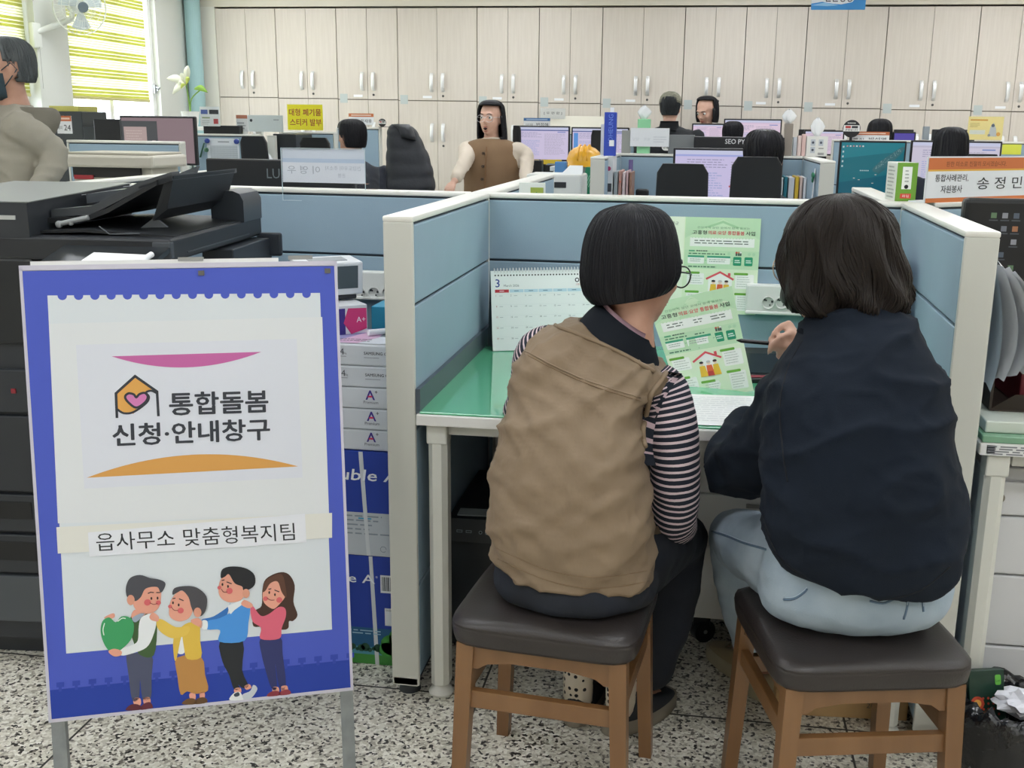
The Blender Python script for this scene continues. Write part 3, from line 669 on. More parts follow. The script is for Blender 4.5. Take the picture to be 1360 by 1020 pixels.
for x in (.014, SW - .014):
    p = q(x, SH * .97, -.03); bq = q(x, 0, -.03); k = bq.z / U.z; e = bq - U * k
    m = MB(); w_ = A * .0135; dn = Nf * .0135
    m.hexa([e - w_ - dn, e + w_ - dn, e + w_ + dn, e - w_ + dn][::-1], [p - w_ - dn, p + w_ - dn, p + w_ + dn, p - w_ + dn][::-1]); obj('leg', m, GAL, t, True)
    rb = V((e.x, e.y, 0)) + Hn * .46; tp = q(x, SH * .9, -.055); m = MB(); m.tube([tp, rb + A * (.02 if x < .3 else -.02)], .011, 8); obj('rear_leg', m, GAL, t, True)
d = Draw(O, A, U, .00035); px = lambda *p: d.px(*p)
BL_, WP = '4557bd', 'd3dae0'
d.poly([(.006, .004), (SW - .006, .004), (SW - .006, SH - .007), (.006, SH - .007)], BL_, 0)
d.poly([(63, 392.5), (425, 389), (441, 836), (88, 868)], WP, 1, True)
for i in range(16):
    u = 82.7 + i * 21.62; v = 391.8 - i * .17; c = px(u, v); d.disc(c[0], c[1] - .0015, .0088, BL_, 2, 16)
d.poly([(58, 700), (54, 690), (72, 690), (72, 700)], BL_, 2, True)
d.poly([(63, 917), (467, 876), (469.5, 914), (65.5, 955)], '1a3a9e', 1, True)
for i in range(19):
    u, v = 80 + i * 21.4, 908 - i * 2.17
    d.poly([(u - 5, v - 1.5), (u + 5, v - 2.5), (u + 5, v + 4), (u + 2, v + 4.3), (u + 2, v + 10), (u - 2, v + 10.4), (u - 2, v + 4.7), (u - 5, v + 5)], '2c43a8', 2, True)
d.poly([(65, 430), (428, 421), (437, 684), (77, 695)], 'd8dce0', 2, True)
d.poly([(101, 458), (394, 450), (402, 634), (112, 649)], 'd4d8e3', 3, True)
Z = lambda x, y: (100 + x / 4.25, 440 + y / 4.25)
arc = [Z(205, 141)] + [Z(205 + 845 * k / 20, 141 - 25 * k / 20 + 75 * (1 - (2 * k / 20 - 1) ** 2)) for k in range(1, 20)] + [Z(1050, 116)]
d.poly(arc[::-1], 'c062a0', 4, True)
arc = [Z(65, 826)] + [Z(65 + 1193 * k / 24, 826 - 64 * k / 24 - 98 * (1 - (2 * k / 24 - 1) ** 2)) for k in range(1, 24)] + [Z(1258, 762)]
d.poly(arc, 'd29a4f', 4, True)
INK = '30343d'
d.poly([Z(236, 440), Z(232, 350), Z(338, 255), Z(438, 325), Z(400, 340), Z(330, 465), Z(290, 462), Z(250, 447)], 'd9a151', 4, True)
d.line([Z(236, 489), Z(230, 350), Z(338, 253), Z(462, 340), Z(470, 479)], .0052, INK, 5, True)
d.line(smooth_path([Z(238, 440), Z(275, 462), Z(330, 455), Z(400, 405), Z(416, 370), Z(400, 345), Z(430, 335), Z(462, 350)], 4), .0044, INK, 5, True)
hb = smooth_path([Z(345, 430), Z(300, 400), Z(282, 370), Z(300, 350), Z(330, 355), Z(345, 372), Z(362, 355), Z(392, 347), Z(410, 368), Z(395, 400)], 4, True)
d.poly(hb, 'cf7bb3', 6, True); d.line(hb, .0046, INK, 7, True, True)
d.tpx('통합돌봄', Z(535, 474), Z(1088, 455), Z(531, 348), INK, 5, .045)
d.tpx('신청·안내창구', Z(216, 648), Z(1098, 610), Z(211, 526), INK, 5, .045)
d.poly([(75, 700), (441, 681), (441, 714), (77, 735)], 'dcdcd6', 4, True)
d.poly([(117, 707), (405, 682), (407, 720), (119, 739)], 'dfe2ea', 5, True)
d.tpx('읍사무소 맞춤형복지팀', (129, 732), (392, 717), (127, 708), '23262c', 6)
# the four printed people, left to right
SK, CH = 'e2a08b', 'd8666a'
z = lambda x, y: (100 + x / 4.64, 730 + y / 4.64)
B = lambda pts, c, l, k=4: d.blob([z(*p) for p in pts], c, l, True, k)
def face(ex1, ey1, ex2, ey2, c1, c2, sm, brow):
    for ex, ey in ((ex1, ey1), (ex2, ey2)): p = px(*z(ex, ey)); d.disc(p[0], p[1], .0018, '2a1d1c', 9, 12, .0032)
    for cx, cy, r_ in (c1, c2): p = px(*z(cx, cy)); d.disc(p[0], p[1], r_, CH, 8, 16)
    d.line(smooth_path([z(*p) for p in sm], 4), .0013, '7a2d30', 9, True)
    for b_ in brow: d.line([z(*p) for p in b_], .0021, '3a3036', 9, True)
B([(340, 640), (470, 645), (470, 780), (466, 912), (415, 918), (400, 800), (392, 918), (350, 922), (330, 780), (315, 660)], '4b5068', 3, 3)
B([(362, 915), (400, 915), (402, 955), (362, 950)], SK, 3); B([(422, 912), (458, 910), (462, 945), (424, 948)], SK, 3)
B([(310, 985), (340, 955), (375, 950), (405, 962), (408, 982), (350, 990)], '5a2230', 4); B([(400, 985), (420, 950), (460, 938), (478, 965), (470, 976)], '642735', 4)
B([(345, 410), (420, 390), (490, 420), (505, 470), (485, 648), (400, 648), (360, 570), (335, 470)], '3d5a33', 4)
B([(365, 370), (420, 375), (430, 400), (370, 430), (345, 410)], SK, 5); B([(350, 425), (372, 405), (420, 385), (428, 395), (375, 445)], '9aa6b8', 6)
B([(410, 415), (470, 395), (500, 440), (480, 530), (440, 600), (360, 635), (285, 650), (280, 610), (340, 590), (385, 560), (392, 470)], 'e4e8ec', 6)
B([(205, 625), (240, 608), (285, 622), (282, 648), (240, 655)], SK, 8); B([(180, 415), (235, 390), (242, 415), (200, 430)], SK, 5)
B([(250, 445), (285, 410), (335, 415), (362, 460), (350, 540), (300, 600), (235, 637), (185, 590), (158, 510), (168, 440), (210, 415)], '3a9a60', 7)
d.line(smooth_path([z(178, 525), z(172, 490), z(182, 450)], 4), .002, 'dff0e4', 8, True); d.line(smooth_path([z(262, 440), z(290, 420), z(312, 422)], 4), .002, 'dff0e4', 8, True)
B([(355, 320), (375, 270), (430, 225), (520, 215), (530, 270), (520, 345), (480, 385), (420, 393), (375, 370)], SK, 6)
B([(318, 285), (314, 225), (340, 172), (400, 154), (460, 172), (520, 183), (556, 205), (545, 245), (525, 262), (505, 228), (435, 238), (405, 290), (372, 315), (345, 300)], '474850', 7)
p = px(*z(343, 308)); d.disc(p[0], p[1], .0075, 'd89982', 8, 18, .011); face(470, 298, 508, 296, (446, 323, .0068), (513, 325, .005), [(460, 325), (485, 335), (508, 328)], [[(448, 268), (465, 260), (485, 262)], [(500, 262), (524, 262)]])
B([(625, 665), (775, 660), (800, 770), (818, 866), (740, 888), (690, 872), (650, 892), (630, 780)], 'b98648', 3, 3)
B([(705, 885), (738, 885), (740, 920), (708, 918)], SK, 3); B([(768, 880), (796, 878), (796, 915), (770, 918)], SK, 3)
B([(658, 950), (690, 918), (735, 918), (742, 950)], '6a4a28', 4); B([(735, 950), (755, 915), (800, 910), (812, 940)], '5e4224', 4)
B([(625, 535), (668, 530), (675, 630), (628, 632)], 'e6e9ec', 4)
B([(660, 470), (715, 445), (765, 455), (770, 560), (776, 662), (690, 672), (670, 600), (655, 530), (625, 670), (610, 668), (606, 545)], 'ddb94a', 5, 3)
B([(505, 430), (540, 430), (620, 475), (700, 470), (690, 520), (610, 545), (545, 520), (505, 475)], 'e2c054', 6); B([(458, 410), (480, 385), (515, 412), (510, 440), (470, 432)], SK, 7)
B([(715, 430), (760, 420), (780, 450), (760, 470), (720, 450)], SK, 6)
B([(578, 385), (590, 310), (640, 255), (700, 270), (725, 360), (700, 420), (640, 440), (592, 420)], SK, 7)
B([(600, 275), (612, 235), (680, 222), (750, 232), (808, 285), (808, 360), (780, 405), (740, 400), (715, 350), (698, 290), (660, 250), (630, 262)], '47464c', 8)
p = px(*z(754, 384)); d.disc(p[0], p[1], .0078, 'd89982', 9, 18, .0105); face(603, 325, 638, 338, (650, 373, .0062), (585, 348, .004), [(592, 350), (610, 370), (635, 372)], [[(600, 300), (618, 296)], [(640, 300), (668, 312)]])
z = lambda x, y: (260 + x / 4.64, 730 + y / 4.64)
B([(150, 560), (290, 560), (286, 740), (325, 838), (290, 852), (262, 830), (272, 856), (235, 858), (205, 770), (165, 690)], '1f2328', 3, 3)
B([(240, 855), (275, 850), (278, 880), (240, 880)], SK, 3); B([(300, 840), (330, 828), (342, 850), (312, 862)], SK, 3)
B([(208, 925), (232, 885), (270, 875), (292, 910), (285, 925)], 'e2e5e8', 4); B([(290, 890), (335, 870), (355, 832), (380, 858), (340, 915), (295, 918)], 'c3cad2', 4); B([(235, 890), (262, 876), (270, 896), (245, 905)], '3d4552', 5)
B([(35, 432), (110, 410), (200, 350), (210, 330), (180, 430), (100, 470)], '2f6fb8', 3)
B([(72, 440), (150, 420), (235, 372), (270, 330), (332, 345), (325, 450), (300, 560), (145, 566), (150, 495), (70, 490)], '4792de', 4); B([(40, 436), (72, 440), (70, 488), (38, 484)], 'e6ebee', 5); B([(0, 430), (40, 440), (36, 480), (0, 460)], SK, 5)
B([(200, 345), (235, 330), (280, 305), (300, 325), (240, 370), (215, 395), (205, 375)], 'e3e8ec', 5)
B([(140, 245), (155, 180), (205, 145), (265, 200), (300, 262), (275, 312), (205, 322), (155, 295)], SK, 6)
B([(155, 172), (162, 122), (215, 102), (300, 110), (358, 148), (367, 205), (340, 238), (296, 250), (285, 225), (240, 205), (205, 150), (180, 165)], '1b1d23', 7)
p = px(*z(310, 268)); d.disc(p[0], p[1], .0075, 'd89982', 8, 18, .010); face(165, 212, 199, 224, (208, 252, .0066), (146, 232, .004), [(158, 240), (172, 258), (195, 258)], [[(160, 188), (178, 184)], [(190, 196), (222, 208)]])
B([(400, 545), (520, 538), (535, 640), (556, 838), (515, 848), (490, 700), (500, 850), (466, 852), (430, 740), (405, 640)], '2a3166', 3, 3)
B([(474, 848), (508, 846), (512, 876), (476, 876)], SK, 3); B([(528, 842), (562, 838), (566, 870), (530, 872)], SK, 3)
B([(438, 902), (468, 872), (512, 872), (518, 896)], '86303c', 4); B([(512, 896), (530, 868), (572, 862), (584, 888)], '8e3440', 4)
B([(410, 250), (432, 180), (510, 140), (572, 150), (610, 220), (602, 320), (627, 400), (600, 438), (575, 440), (570, 482), (530, 492), (440, 470), (355, 470), (362, 380), (405, 345)], '42291f', 4)
B([(280, 335), (300, 308), (345, 330), (350, 350), (320, 358)], SK, 7)
B([(336, 350), (352, 345), (400, 405), (450, 395), (510, 352), (550, 360), (555, 410), (530, 480), (515, 546), (400, 548), (402, 480), (350, 440)], 'd9637a', 6)
B([(412, 290), (420, 240), (455, 205), (510, 190), (545, 250), (550, 290), (500, 350), (470, 362), (425, 330)], SK, 7)
B([(412, 255), (430, 190), (500, 150), (540, 165), (560, 290), (530, 260), (505, 195), (460, 205), (430, 250)], '5b3a2c', 8)
face(453, 262, 488, 275, (515, 308, .0062), (430, 300, .005), [(440, 295), (460, 308), (485, 308)], [[(448, 242), (466, 238)], [(485, 246), (515, 258)]])
d.obj('poster', t)
m = MB()
for x in (.345, .60): slab(m, x - .006, x + .006, SH - .022, SH - .012, 0, .003)
obj('screw', m, mat('707070', .3, .8), t, True)

# ------------------------------------------------------------------ the copier
t = thing('photocopier', 'large charcoal photocopier with document feeder, behind the sign', 'copier', (-.95, .40, 0))
CP = mat('2b2f35', .5, bump=(300, .06)); CPD = mat('1a1d21', .5); CPL = mat('4a4f55', .45)
x0, x1, y0, y1 = -1.30, -.665, .05, .72
m = MB(); m.bx(x0, x1, y0 + .015, y1, .05, .88, .008); m.bx(x0 + .02, x1 - .02, y0 + .05, y1 - .02, .0, .05); obj('body', m, CP, t, True)
for z0, z1, c in ((.11, .245, CPL), (.25, .36, CP), (.365, .47, CP), (.475, .68, CP), (.685, .80, CP)):
    m = MB(); m.bx(x0 + .004, x1 - .004, y0, y0 + .02, z0, z1 - .004, .004); dr = obj('drawer', m, c, t, True)
    if .24 < z0 < .4:
        m = MB(); m.bx(-1.13, -1.02, y0 - .002, y0 + .001, z0 + .035, z1 - .022, .003); obj('handle_recess', m, mat('101216', .5), dr, True)
m = MB(); m.box((-1.035, y0 - .002, .742), (.012, .003, .012)); obj('red_mark', m, mat('8d2430', .4), t, True)
m = MB(); m.bx(x0, x1, y0 + .12, y1, .88, 1.0, .004); obj('output_bay', m, CPD, t, True)
m = MB(); m.bx(x0, -.955, y0 - .0, y1, .86, 1.075, .008); obj('left_column', m, CPD, t, True)
# scanner deck
m = MB(); m.bx(x0, -.608, y0, y1 + .02, 1.072, 1.128, .006); obj('scanner_deck', m, mat('24272c', .45), t, True)
m = MB(); m.bx(-.655, -.607, y0 - .001, y0 + .02, 1.08, 1.122, .004); m.bx(-.6085, -.606, y0 + .1, y1 - .1, 1.085, 1.088); obj('deck_trim', m, CPL, t, True)
m = MB()
prof = [(-.66, 1.125), (-.565, 1.125), (-.565, 1.185), (-.575, 1.205), (-.595, 1.213), (-.63, 1.213), (-.648, 1.205), (-.66, 1.185)]
m.prism([V((a - .035, .56, b)) for a, b in prof], (0, .16, 0)); obj('hinge_cover', m, mat('33383e', .35), t, True, 35)
m = MB(); m.bx(-.668, -.58, .40, .74, .985, 1.066, .004); m.bx(-.62, -.545, .72, .74, 1.01, 1.08, .006); obj('side_cover', m, mat('2c3138', .45), t, True)
# document feeder
m = MB(); m.hexa([(x0, y0, 1.125), (-.955, y0, 1.125), (-.955, .62, 1.125), (x0, .62, 1.125)], [(x0, y0, 1.208), (-.955, y0, 1.208), (-.955, .62, 1.225), (x0, .62, 1.225)]); obj('feeder_body', m, CP, t, True)
m = MB(); m.hexa([(x0, y0 - .001, 1.2085), (-.95, y0 - .001, 1.2085), (-.95, .62, 1.225), (x0, .62, 1.225)], [(x0, y0 - .001, 1.211), (-.95, y0 - .001, 1.211), (-.95, .62, 1.228), (x0, .62, 1.228)]); obj('feeder_lid', m, mat('767b78', .4), t, True)
m = MB(); m.bx(-1.03, -.985, y0 - .003, y0, 1.168, 1.178); obj('badge', m, mat('c9cccf', .3, .5), t, True)
def plate(m, xs, ya, yb, th=.012, dz=.0):
    for (xa, za), (xb, zb) in zip(xs[:-1], xs[1:]):
        m.hexa([(xa, ya, za - th), (xb, ya, zb - th), (xb, yb, zb - th + dz), (xa, yb, za - th + dz)], [(xa, ya, za), (xb, ya, zb), (xb, yb, zb + dz), (xa, yb, za + dz)])
m = MB(); plate(m, [(-.955, 1.165), (-.86, 1.17), (-.80, 1.192), (-.67, 1.262)], .14, .60); obj('input_tray', m, CPD, t, True)
m = MB(); plate(m, [(-.95, 1.185), (-.845, 1.196), (-.81, 1.212), (-.72, 1.256), (-.635, 1.282)], .15, .20, .02); plate(m, [(-.72, 1.246), (-.635, 1.274)], .15, .62, .012); obj('tray_extension', m, mat('3f4348', .4), t, True)
m = MB(); m.hexa([(-.70, .17, 1.16), (-.66, .17, 1.19), (-.66, .60, 1.19), (-.70, .60, 1.16)], [(-.655, .155, 1.262), (-.632, .155, 1.272), (-.632, .60, 1.272), (-.655, .60, 1.262)]); obj('tray_support', m, CPD, t, True)
m = MB(); m.hexa([(-.80, .45, 1.21), (-.70, .45, 1.25), (-.70, .47, 1.25), (-.80, .47, 1.21)], [(-.79, .45, 1.245), (-.685, .45, 1.285), (-.685, .47, 1.285), (-.79, .47, 1.245)]); m.hexa([(-.93, .3, 1.19), (-.78, .3, 1.215), (-.78, .5, 1.215), (-.93, .5, 1.19)], [(-.93, .3, 1.215), (-.78, .3, 1.235), (-.78, .5, 1.24), (-.93, .5, 1.215)]); obj('paper_guide', m, mat('4b5056', .35), t, True)
m = MB(); plate(m, [(-.955, 1.137), (-.85, 1.142), (-.70, 1.135), (-.62, 1.13)], .10, .62, .006); obj('exit_tray', m, CPD, t, True)
m = MB(); m.tube([(-.905, .10, 1.155), (-.83, .10, 1.172)], .006, 8); m.sph((-.905, .10, 1.154), .009, 12); m.sph((-.875, .10, 1.158), .007, 12); obj('roller', m, mat('8b8f90', .4), t, True)
m = MB(); m.tube([(-.80, .09, 1.152), (-.775, .09, 1.133), (-.70, .09, 1.137)], .0016, 6); m.prism([V((-.755, .22, 1.137)), V((-.715, .22, 1.165)), V((-.685, .22, 1.14))], (0, .01, 0)); obj('paper_stop', m, mat('5d6267', .3), t, True)
# operation panel with clear cover and a roll of paper
m = MB(); m.hexa([(-.87, -.10, 1.066), (-.61, -.10, 1.063), (-.61, .05, 1.096), (-.87, .05, 1.096)], [(-.87, -.10, 1.078), (-.61, -.10, 1.075), (-.61, .05, 1.109), (-.87, .05, 1.109)]); obj('control_panel', m, mat('22262a', .3), t, True)
m = MB(); m.hexa([(-.765, -.085, 1.082), (-.62, -.085, 1.080), (-.62, -.03, 1.093), (-.765, -.03, 1.095)], [(-.765, -.085, 1.088), (-.62, -.085, 1.086), (-.62, -.03, 1.099), (-.765, -.03, 1.101)]); m.cyl((-.62, -.085, 1.088), (-.62, -.03, 1.100), .007)
solo('paper_sheet', 'folded white paper lying on the copier control panel above the sign', 'paper', m, PAPER)
sl = mat('c8ccd4', .5)
for k, (x, y) in enumerate(((-.90, .33), (-.80, .36))):
    m = MB(); m.box((0, 0, 0), (.085, .06, .001), M=Matrix.Translation((x, y, 1.219 + k * .021)) @ Matrix.Rotation(-.16, 4, 'Y')); obj('instruction_label', m, sl, t, True)

t.rotation_euler.z = R(5.0); t.location = (-.982, .365, 0)

# ------------------------------------------------------------------ stack of copy paper by the partition
def carton(z0, z1, label, lower):
    t = thing('paper_carton', label, 'box', (-.225, .26, z0), group='blue copy paper cartons')
    m = MB(); m.bx(-.15, .15, -.115, .115, 0, z1 - z0, .002); obj('carton', m, mat('1c3c9f', .4), t)
    h = z1 - z0; d = Draw((-.15, -.1152, 0), (1, 0, 0), (0, 0, 1), .0004)
    d.rect(0, 0, .30, h, '1b3b9e')
    if lower:
        d.rect(0, 0, .30, .105, '1e5a86', 2); d.rect(0, 0, .30, .028, '3f8a3a', 3); d.rect(0, .028, .30, .05, '4d8fa4', 3)
        for i in range(26): d.disc(.006 + i * .0115, .045 + .004 * math.sin(i * 2.1), .009 + .004 * math.sin(i * 1.7), '1d4a38', 4, 10)
        for x, y, r_ in ((.262, .06, .03), (.275, .085, .02), (.25, .045, .022), (.285, .07, .03)): d.disc(x, y, r_, '3d8f3c', 5, 16)
        d.lines(.01, .098, .25, 2, .008, .003, '9ec3d6', 5, 3)
        d.text('Double A', .02, .232, .024, 'eef1f6', 3, .20, bold=.02); d.text('®', .222, .248, .006, 'eef1f6', 3)
        d.rect(.235, .208, .298, .258, 'e6e9ee', 3)
        for i in range(18): d.rect(.239 + i * .0032, .214, .239 + i * .0032 + .0012 + (i % 3) * .0005, .253, '23262c', 4)
        d.rect(.245, .115, .298, .165, 'e4e7ea', 3); d.text('Double A', .249, .157, .004, '23262c', 4)
    else:
        d.rect(0, 0, .30, .118, 'bfc5cc', 2); d.lines(.02, .11, .28, 5, .012, .004, '8b95a0', 3, 12); d.rect(.18, .10, .215, .104, '3f9fc4', 3); d.rect(.02, .06, .06, .064, '3f9fc4', 3)
        d.text('Double A', .055, .205, .03, 'eef1f6', 3, .235, bold=.03, up=(.15, 1), ax=(1, 0)); d.line([(.245 + .008 * math.cos(a), .02 + .008 * math.sin(a)) for a in [k * .7 for k in range(9)]], .0015, '7f8a96', 3)
    d.obj('print', t, False)
    m = MB(); m.hexa([(.066 if lower else .05, -.1165, 0), (.077 if lower else .06, -.1165, 0), (.077 if lower else .06, -.1155, 0), (.066 if lower else .05, -.1155, 0)], [(.055 if lower else .035, -.1165, h), (.065 if lower else .046, -.1165, h), (.065 if lower else .046, -.1155, h), (.055 if lower else .035, -.1155, h)]); obj('strap', m, mat('d5d9dd', .3), t)
    return t
carton(0, .308, 'blue copy paper carton with landscape print on the floor, lower of two', True)
carton(.31, .592, 'blue copy paper carton strapped in white, upper of two', False)
zz = .594
pl = ['lowest of the five white reams, on the blue carton', 'second white ream from the bottom of the stack', 'middle white ream of the five in the stack', 'fourth white ream up, printed A4', 'top white ream of the stack, printed A4']
for i in range(5):
    h = .0545; t = thing('paper_ream', pl[i], 'paper ream', (-.218 + (i % 2) * .002, .255, zz), group='white reams of copy paper')
    m = MB(); m.bx(-.1485, .1485, -.105, .105, 0, h - .0006, .004); obj('wrapper', m, mat('ced2d8', .28, bump=(30, .12)), t)
    d = Draw((-.1485, -.1054, 0), (1, 0, 0), (0, 0, 1), .0003)
    if i < 3:
        d.text('A', .198, .024, .024, '3a2a86', 1, bold=.04); d.poly([(.203, .030), (.214, .030), (.2155, .0345), (.2045, .0345)], 'd2335f', 2); d.text('+', .222, .041, .007, '2b2b35', 1, bold=.03); d.text('Premium', .192, .0135, .0075, '4d4f58', 1)
    else:
        d.text('A4', .118, .027, .016, '3b3d45', 1); d.text('80g', .142, .027, .006, '6b6d75', 1); d.rect(.118, .022, .15, .0235, '8a8c94'); d.text('SAMSUNG C&T', .196, .029, .0075, '3b3d45', 1, bold=.03); d.rect(.196, .021, .235, .0225, '8a8c94')
    d.obj('print', t, False); zz += .0552
d = Draw((-.36, .16, zz - .0002), (1, 0, 0), (0, 1, 0), .0003)
d.rect(.0, .0, .285, .19, 'd6dae2'); d.poly([(.10, 0), (.17, 0), (.24, .19), (.17, .19)], 'd9b6d2', 2); d.poly([(.06, 0), (.10, 0), (.17, .19), (.13, .19)], '9a97c9', 2); d.rect(.20, .09, .27, .15, '7f8a90', 3); d.lines(.1, .05, .2, 2, .02, .006, '4d4f58', 3, 4)
d.solo('magazine', 'glossy pale brochure lying on the top white ream', 'brochure')
t = thing('toner_box', 'white and purple box standing on the paper stack behind the sign', 'box', (-.285, .30, zz + .0006), R(38))
m = MB(); m.bx(-.12, .06, -.05, .05, 0, .075, .001); obj('carton', m, mat('e1e2e6', .35), t)
d = Draw((-.12, -.0504, 0), (1, 0, 0), (0, 0, 1)); d.rect(.0, 0, .12, .068, '3d2f86'); d.poly([(.115, .03), (.135, .0), (.178, .012), (.178, .066), (.128, .068)], 'd23a78', 2); d.text('A+', .15, .03, .014, 'f2e8ee', 3); d.obj('print', t, False)
t = thing('label_printer', 'white device with a grey display on its stand above the paper stack', 'device', (-.30, .34, zz + .0006), R(38))
m = MB(); m.bx(-.05, .05, -.01, .09, .0785, .092, .004); m.bx(-.02, .02, .03, .06, .07, .12, .004); obj('stand', m, mat('2a2d32', .4), t)
m = MB(); M = Matrix.Translation((-.02, .03, .138)) @ Matrix.Rotation(R(4), 4, 'X'); m.box((0, 0, 0), (.17, .10, .088), .005, M=M); obj('housing', m, mat('d7dade', .35), t)
m = MB(); m.box((.042, -.0505, .004), (.056, .002, .06), M=M); obj('display', m, mat('4b5459', .15), t)
m = MB(); m.box((-.02, -.0505, -.02), (.03, .001, .002), M=M); m.box((-.02, -.0505, -.026), (.03, .001, .002), M=M); m.box((.0, .0, .0445), (.10, .05, .002), M=M); obj('vent', m, mat('8d9296', .4), t)
m = MB(); m.bx(-.26, -.08, .50, .62, .0, .905, .002); solo('storage_box', 'tall plain carton behind the white reams, its top covered in cyan', 'box', m, mat('3aa3c9', .4))
m = MB(); m.tube([(-.19, .25, zz + .0095), (-.075, .355, zz + .0095)], .008, 12); solo('paper_roll', 'white paper tube lying on the top white ream before the cyan carton', 'paper roll', m, PAPER, smooth=40)

# ------------------------------------------------------------------ clear name stands on the partition tops
def nameplate(label, u0, v0, u1, v1, y, kind, lip=0, depth=.012, name='name_plate', cat='nameplate', group='nameplates'):
    a, b, c = at(u0, v1, y), at(u1, v1, y), at(u0, v0, y); w, h = b.x - a.x, c.z - a.z
    t = thing(name, label, cat, ((a.x + b.x) / 2, y, a.z), group=group)
    m = MB(); m.bx(a.x + .003, b.x - .003, y, y + .002, a.z + .003, c.z - .003); obj('insert', m, PAPER, t, True)
    m = MB(); m.bx(a.x, b.x, y - .004, y - .002, a.z - lip, c.z); m.bx(a.x, b.x, y + .004, y + .006, a.z, c.z); m.bx(a.x, b.x, y + .004, y + depth + .03, a.z, a.z + .002); obj('acrylic', m, CLEAR, t, True)
    if lip:
        m = MB()
        for q in ((a.x, b.x, a.z - lip, a.z - lip + .0018), (a.x, a.x + .0018, a.z - lip, c.z), (b.x - .0018, b.x, a.z - lip, c.z), (a.x, b.x, c.z - .0018, c.z)): m.bx(q[0], q[1], y - .0042, y - .0018, q[2], q[3])
        obj('polished_edge', m, mat('c3d3da', .2), t, True)
    d = Draw((a.x + .003, y - .0005, a.z + .003), (1, 0, 0), (0, 0, 1), .0003); kind(d, w - .006, h - .006); d.obj('print', t)
    return t
def rev(d, w, h):
    d.rect(0, 0, w, h, 'dfe2ea', 1); d.rect(0, h * .72, w, h, 'cfd6e2', 2); d.rect(0, h * .60, w, h * .72, 'b9c8dc', 2)
    d.text('이 영 우', w * .06, h * .26, h * .24, 'a9aeb8', 3, w * .40, mirror=True); d.text('건강도우미 주소자', w * .52, h * .38, h * .13, 'b3b8c2', 3, w * .44, mirror=True); d.text('은행', w * .68, h * .17, h * .12, 'b3b8c2', 3, mirror=True)
nameplate('clear acrylic name stand seen from behind, its writing mirrored', 375, 196, 486, 243, .935, rev, lip=.055)
m = MB(); a, b = at(488, 245, .96), at(503, 216, .96); m.bx(a.x, b.x, .96, .963, 1.2005, b.z); m.bx(a.x, b.x, .93, .963, 1.2005, 1.203); solo('acrylic_holder', 'small empty clear acrylic holder next to the mirrored name stand', 'acrylic holder', m, CLEAR)

O = V((1.30, .953 - .036, 1.2012)); A = V((.80, .667, 0)).normalized(); Bz = V((0, 0, 1)); d = Draw(O, A, Bz, .0004)
p0, p1, p2 = V(d.px(1229, 263)), V(d.px(1230, 207)), V(d.px(1372, 200)); w, h = p2.x - p0.x, .128
t = thing('name_plate', 'orange topped white nameplate on the angled partition at right', 'nameplate', O + A * (p0.x + w / 2), math.atan2(A.y, A.x), group='nameplates')
d2 = Draw(O + A * p0.x, A, Bz, .0004); d2.rect(0, 0, w, h, 'e2e5ea'); d2.rect(0, h * .74, w, h, 'c9703f', 2); d2.rect(0, h * .70, w, h * .74, 'e0b04a', 2); d2.rect(0, 0, w, h * .10, 'd0763f', 2)
d2.text('환한 미소로 친절히 모시겠습니다.', w * .16, h * .80, h * .12, '6b3a26', 3, w * .58); d2.text('통합사례관리,', w * .07, h * .46, h * .17, '2c2f36', 3, w * .31, bold=.01); d2.text('자원봉사', w * .13, h * .21, h * .17, '2c2f36', 3, w * .20, bold=.01); d2.text('송 정 민', w * .47, h * .27, h * .28, '2c2f36', 3, w * .45, bold=.01); d2.obj('print', t)
m = MB(); Q = lambda x, z_, n_: O + A * x + Bz * z_ + A.cross(Bz) * n_
m.hexa([Q(p0.x - .004, 0, -.004), Q(p0.x + w, 0, -.004), Q(p0.x + w, 0, -.001), Q(p0.x - .004, 0, -.001)][::-1], [Q(p0.x - .004, h + .004, -.004), Q(p0.x + w, h + .004, -.004), Q(p0.x + w, h + .004, -.001), Q(p0.x - .004, h + .004, -.001)][::-1]); m.hexa([Q(p0.x, 0, -.06), Q(p0.x + w, 0, -.06), Q(p0.x + w, 0, -.004), Q(p0.x, 0, -.004)][::-1], [Q(p0.x, .004, -.06), Q(p0.x + w, .004, -.06), Q(p0.x + w, .004, -.004), Q(p0.x, .004, -.004)][::-1]); obj('backing', m, mat('d8dbe0', .4), t, True)

t = thing('box_file', 'white and green box file standing where three partitions meet', 'box file', (1.235, 1.02, 1.2012), R(6))
m = MB(); m.bx(-.03, .03, -.05, .06, 0, .112, .002); obj('case', m, mat('dfe3da', .5), t)
d = Draw((-.0302, .06, 0), (0, -1, 0), (0, 0, 1), .0003); d.lines(.02, .10, .09, 9, .011, .004, 'a2a8a0', 1, 5); d.obj('side_print', t, False)
d = Draw((-.03, -.0504, 0), (1, 0, 0), (0, 0, 1), .0003); d.rect(0, 0, .06, .112, '6f9e35'); d.rect(.016, .035, .044, .10, 'eceee8', 2); d.disc(.03, .042, .006, '17181a', 3); d.rect(.014, .008, .046, .022, 'd04a3a', 2); d.text('화일', .02, .011, .008, 'f0dcd6', 3, .02); d.lines(.024, .09, .036, 4, .01, .004, '9aa097', 3, 6); d.obj('spine_label', t, False)

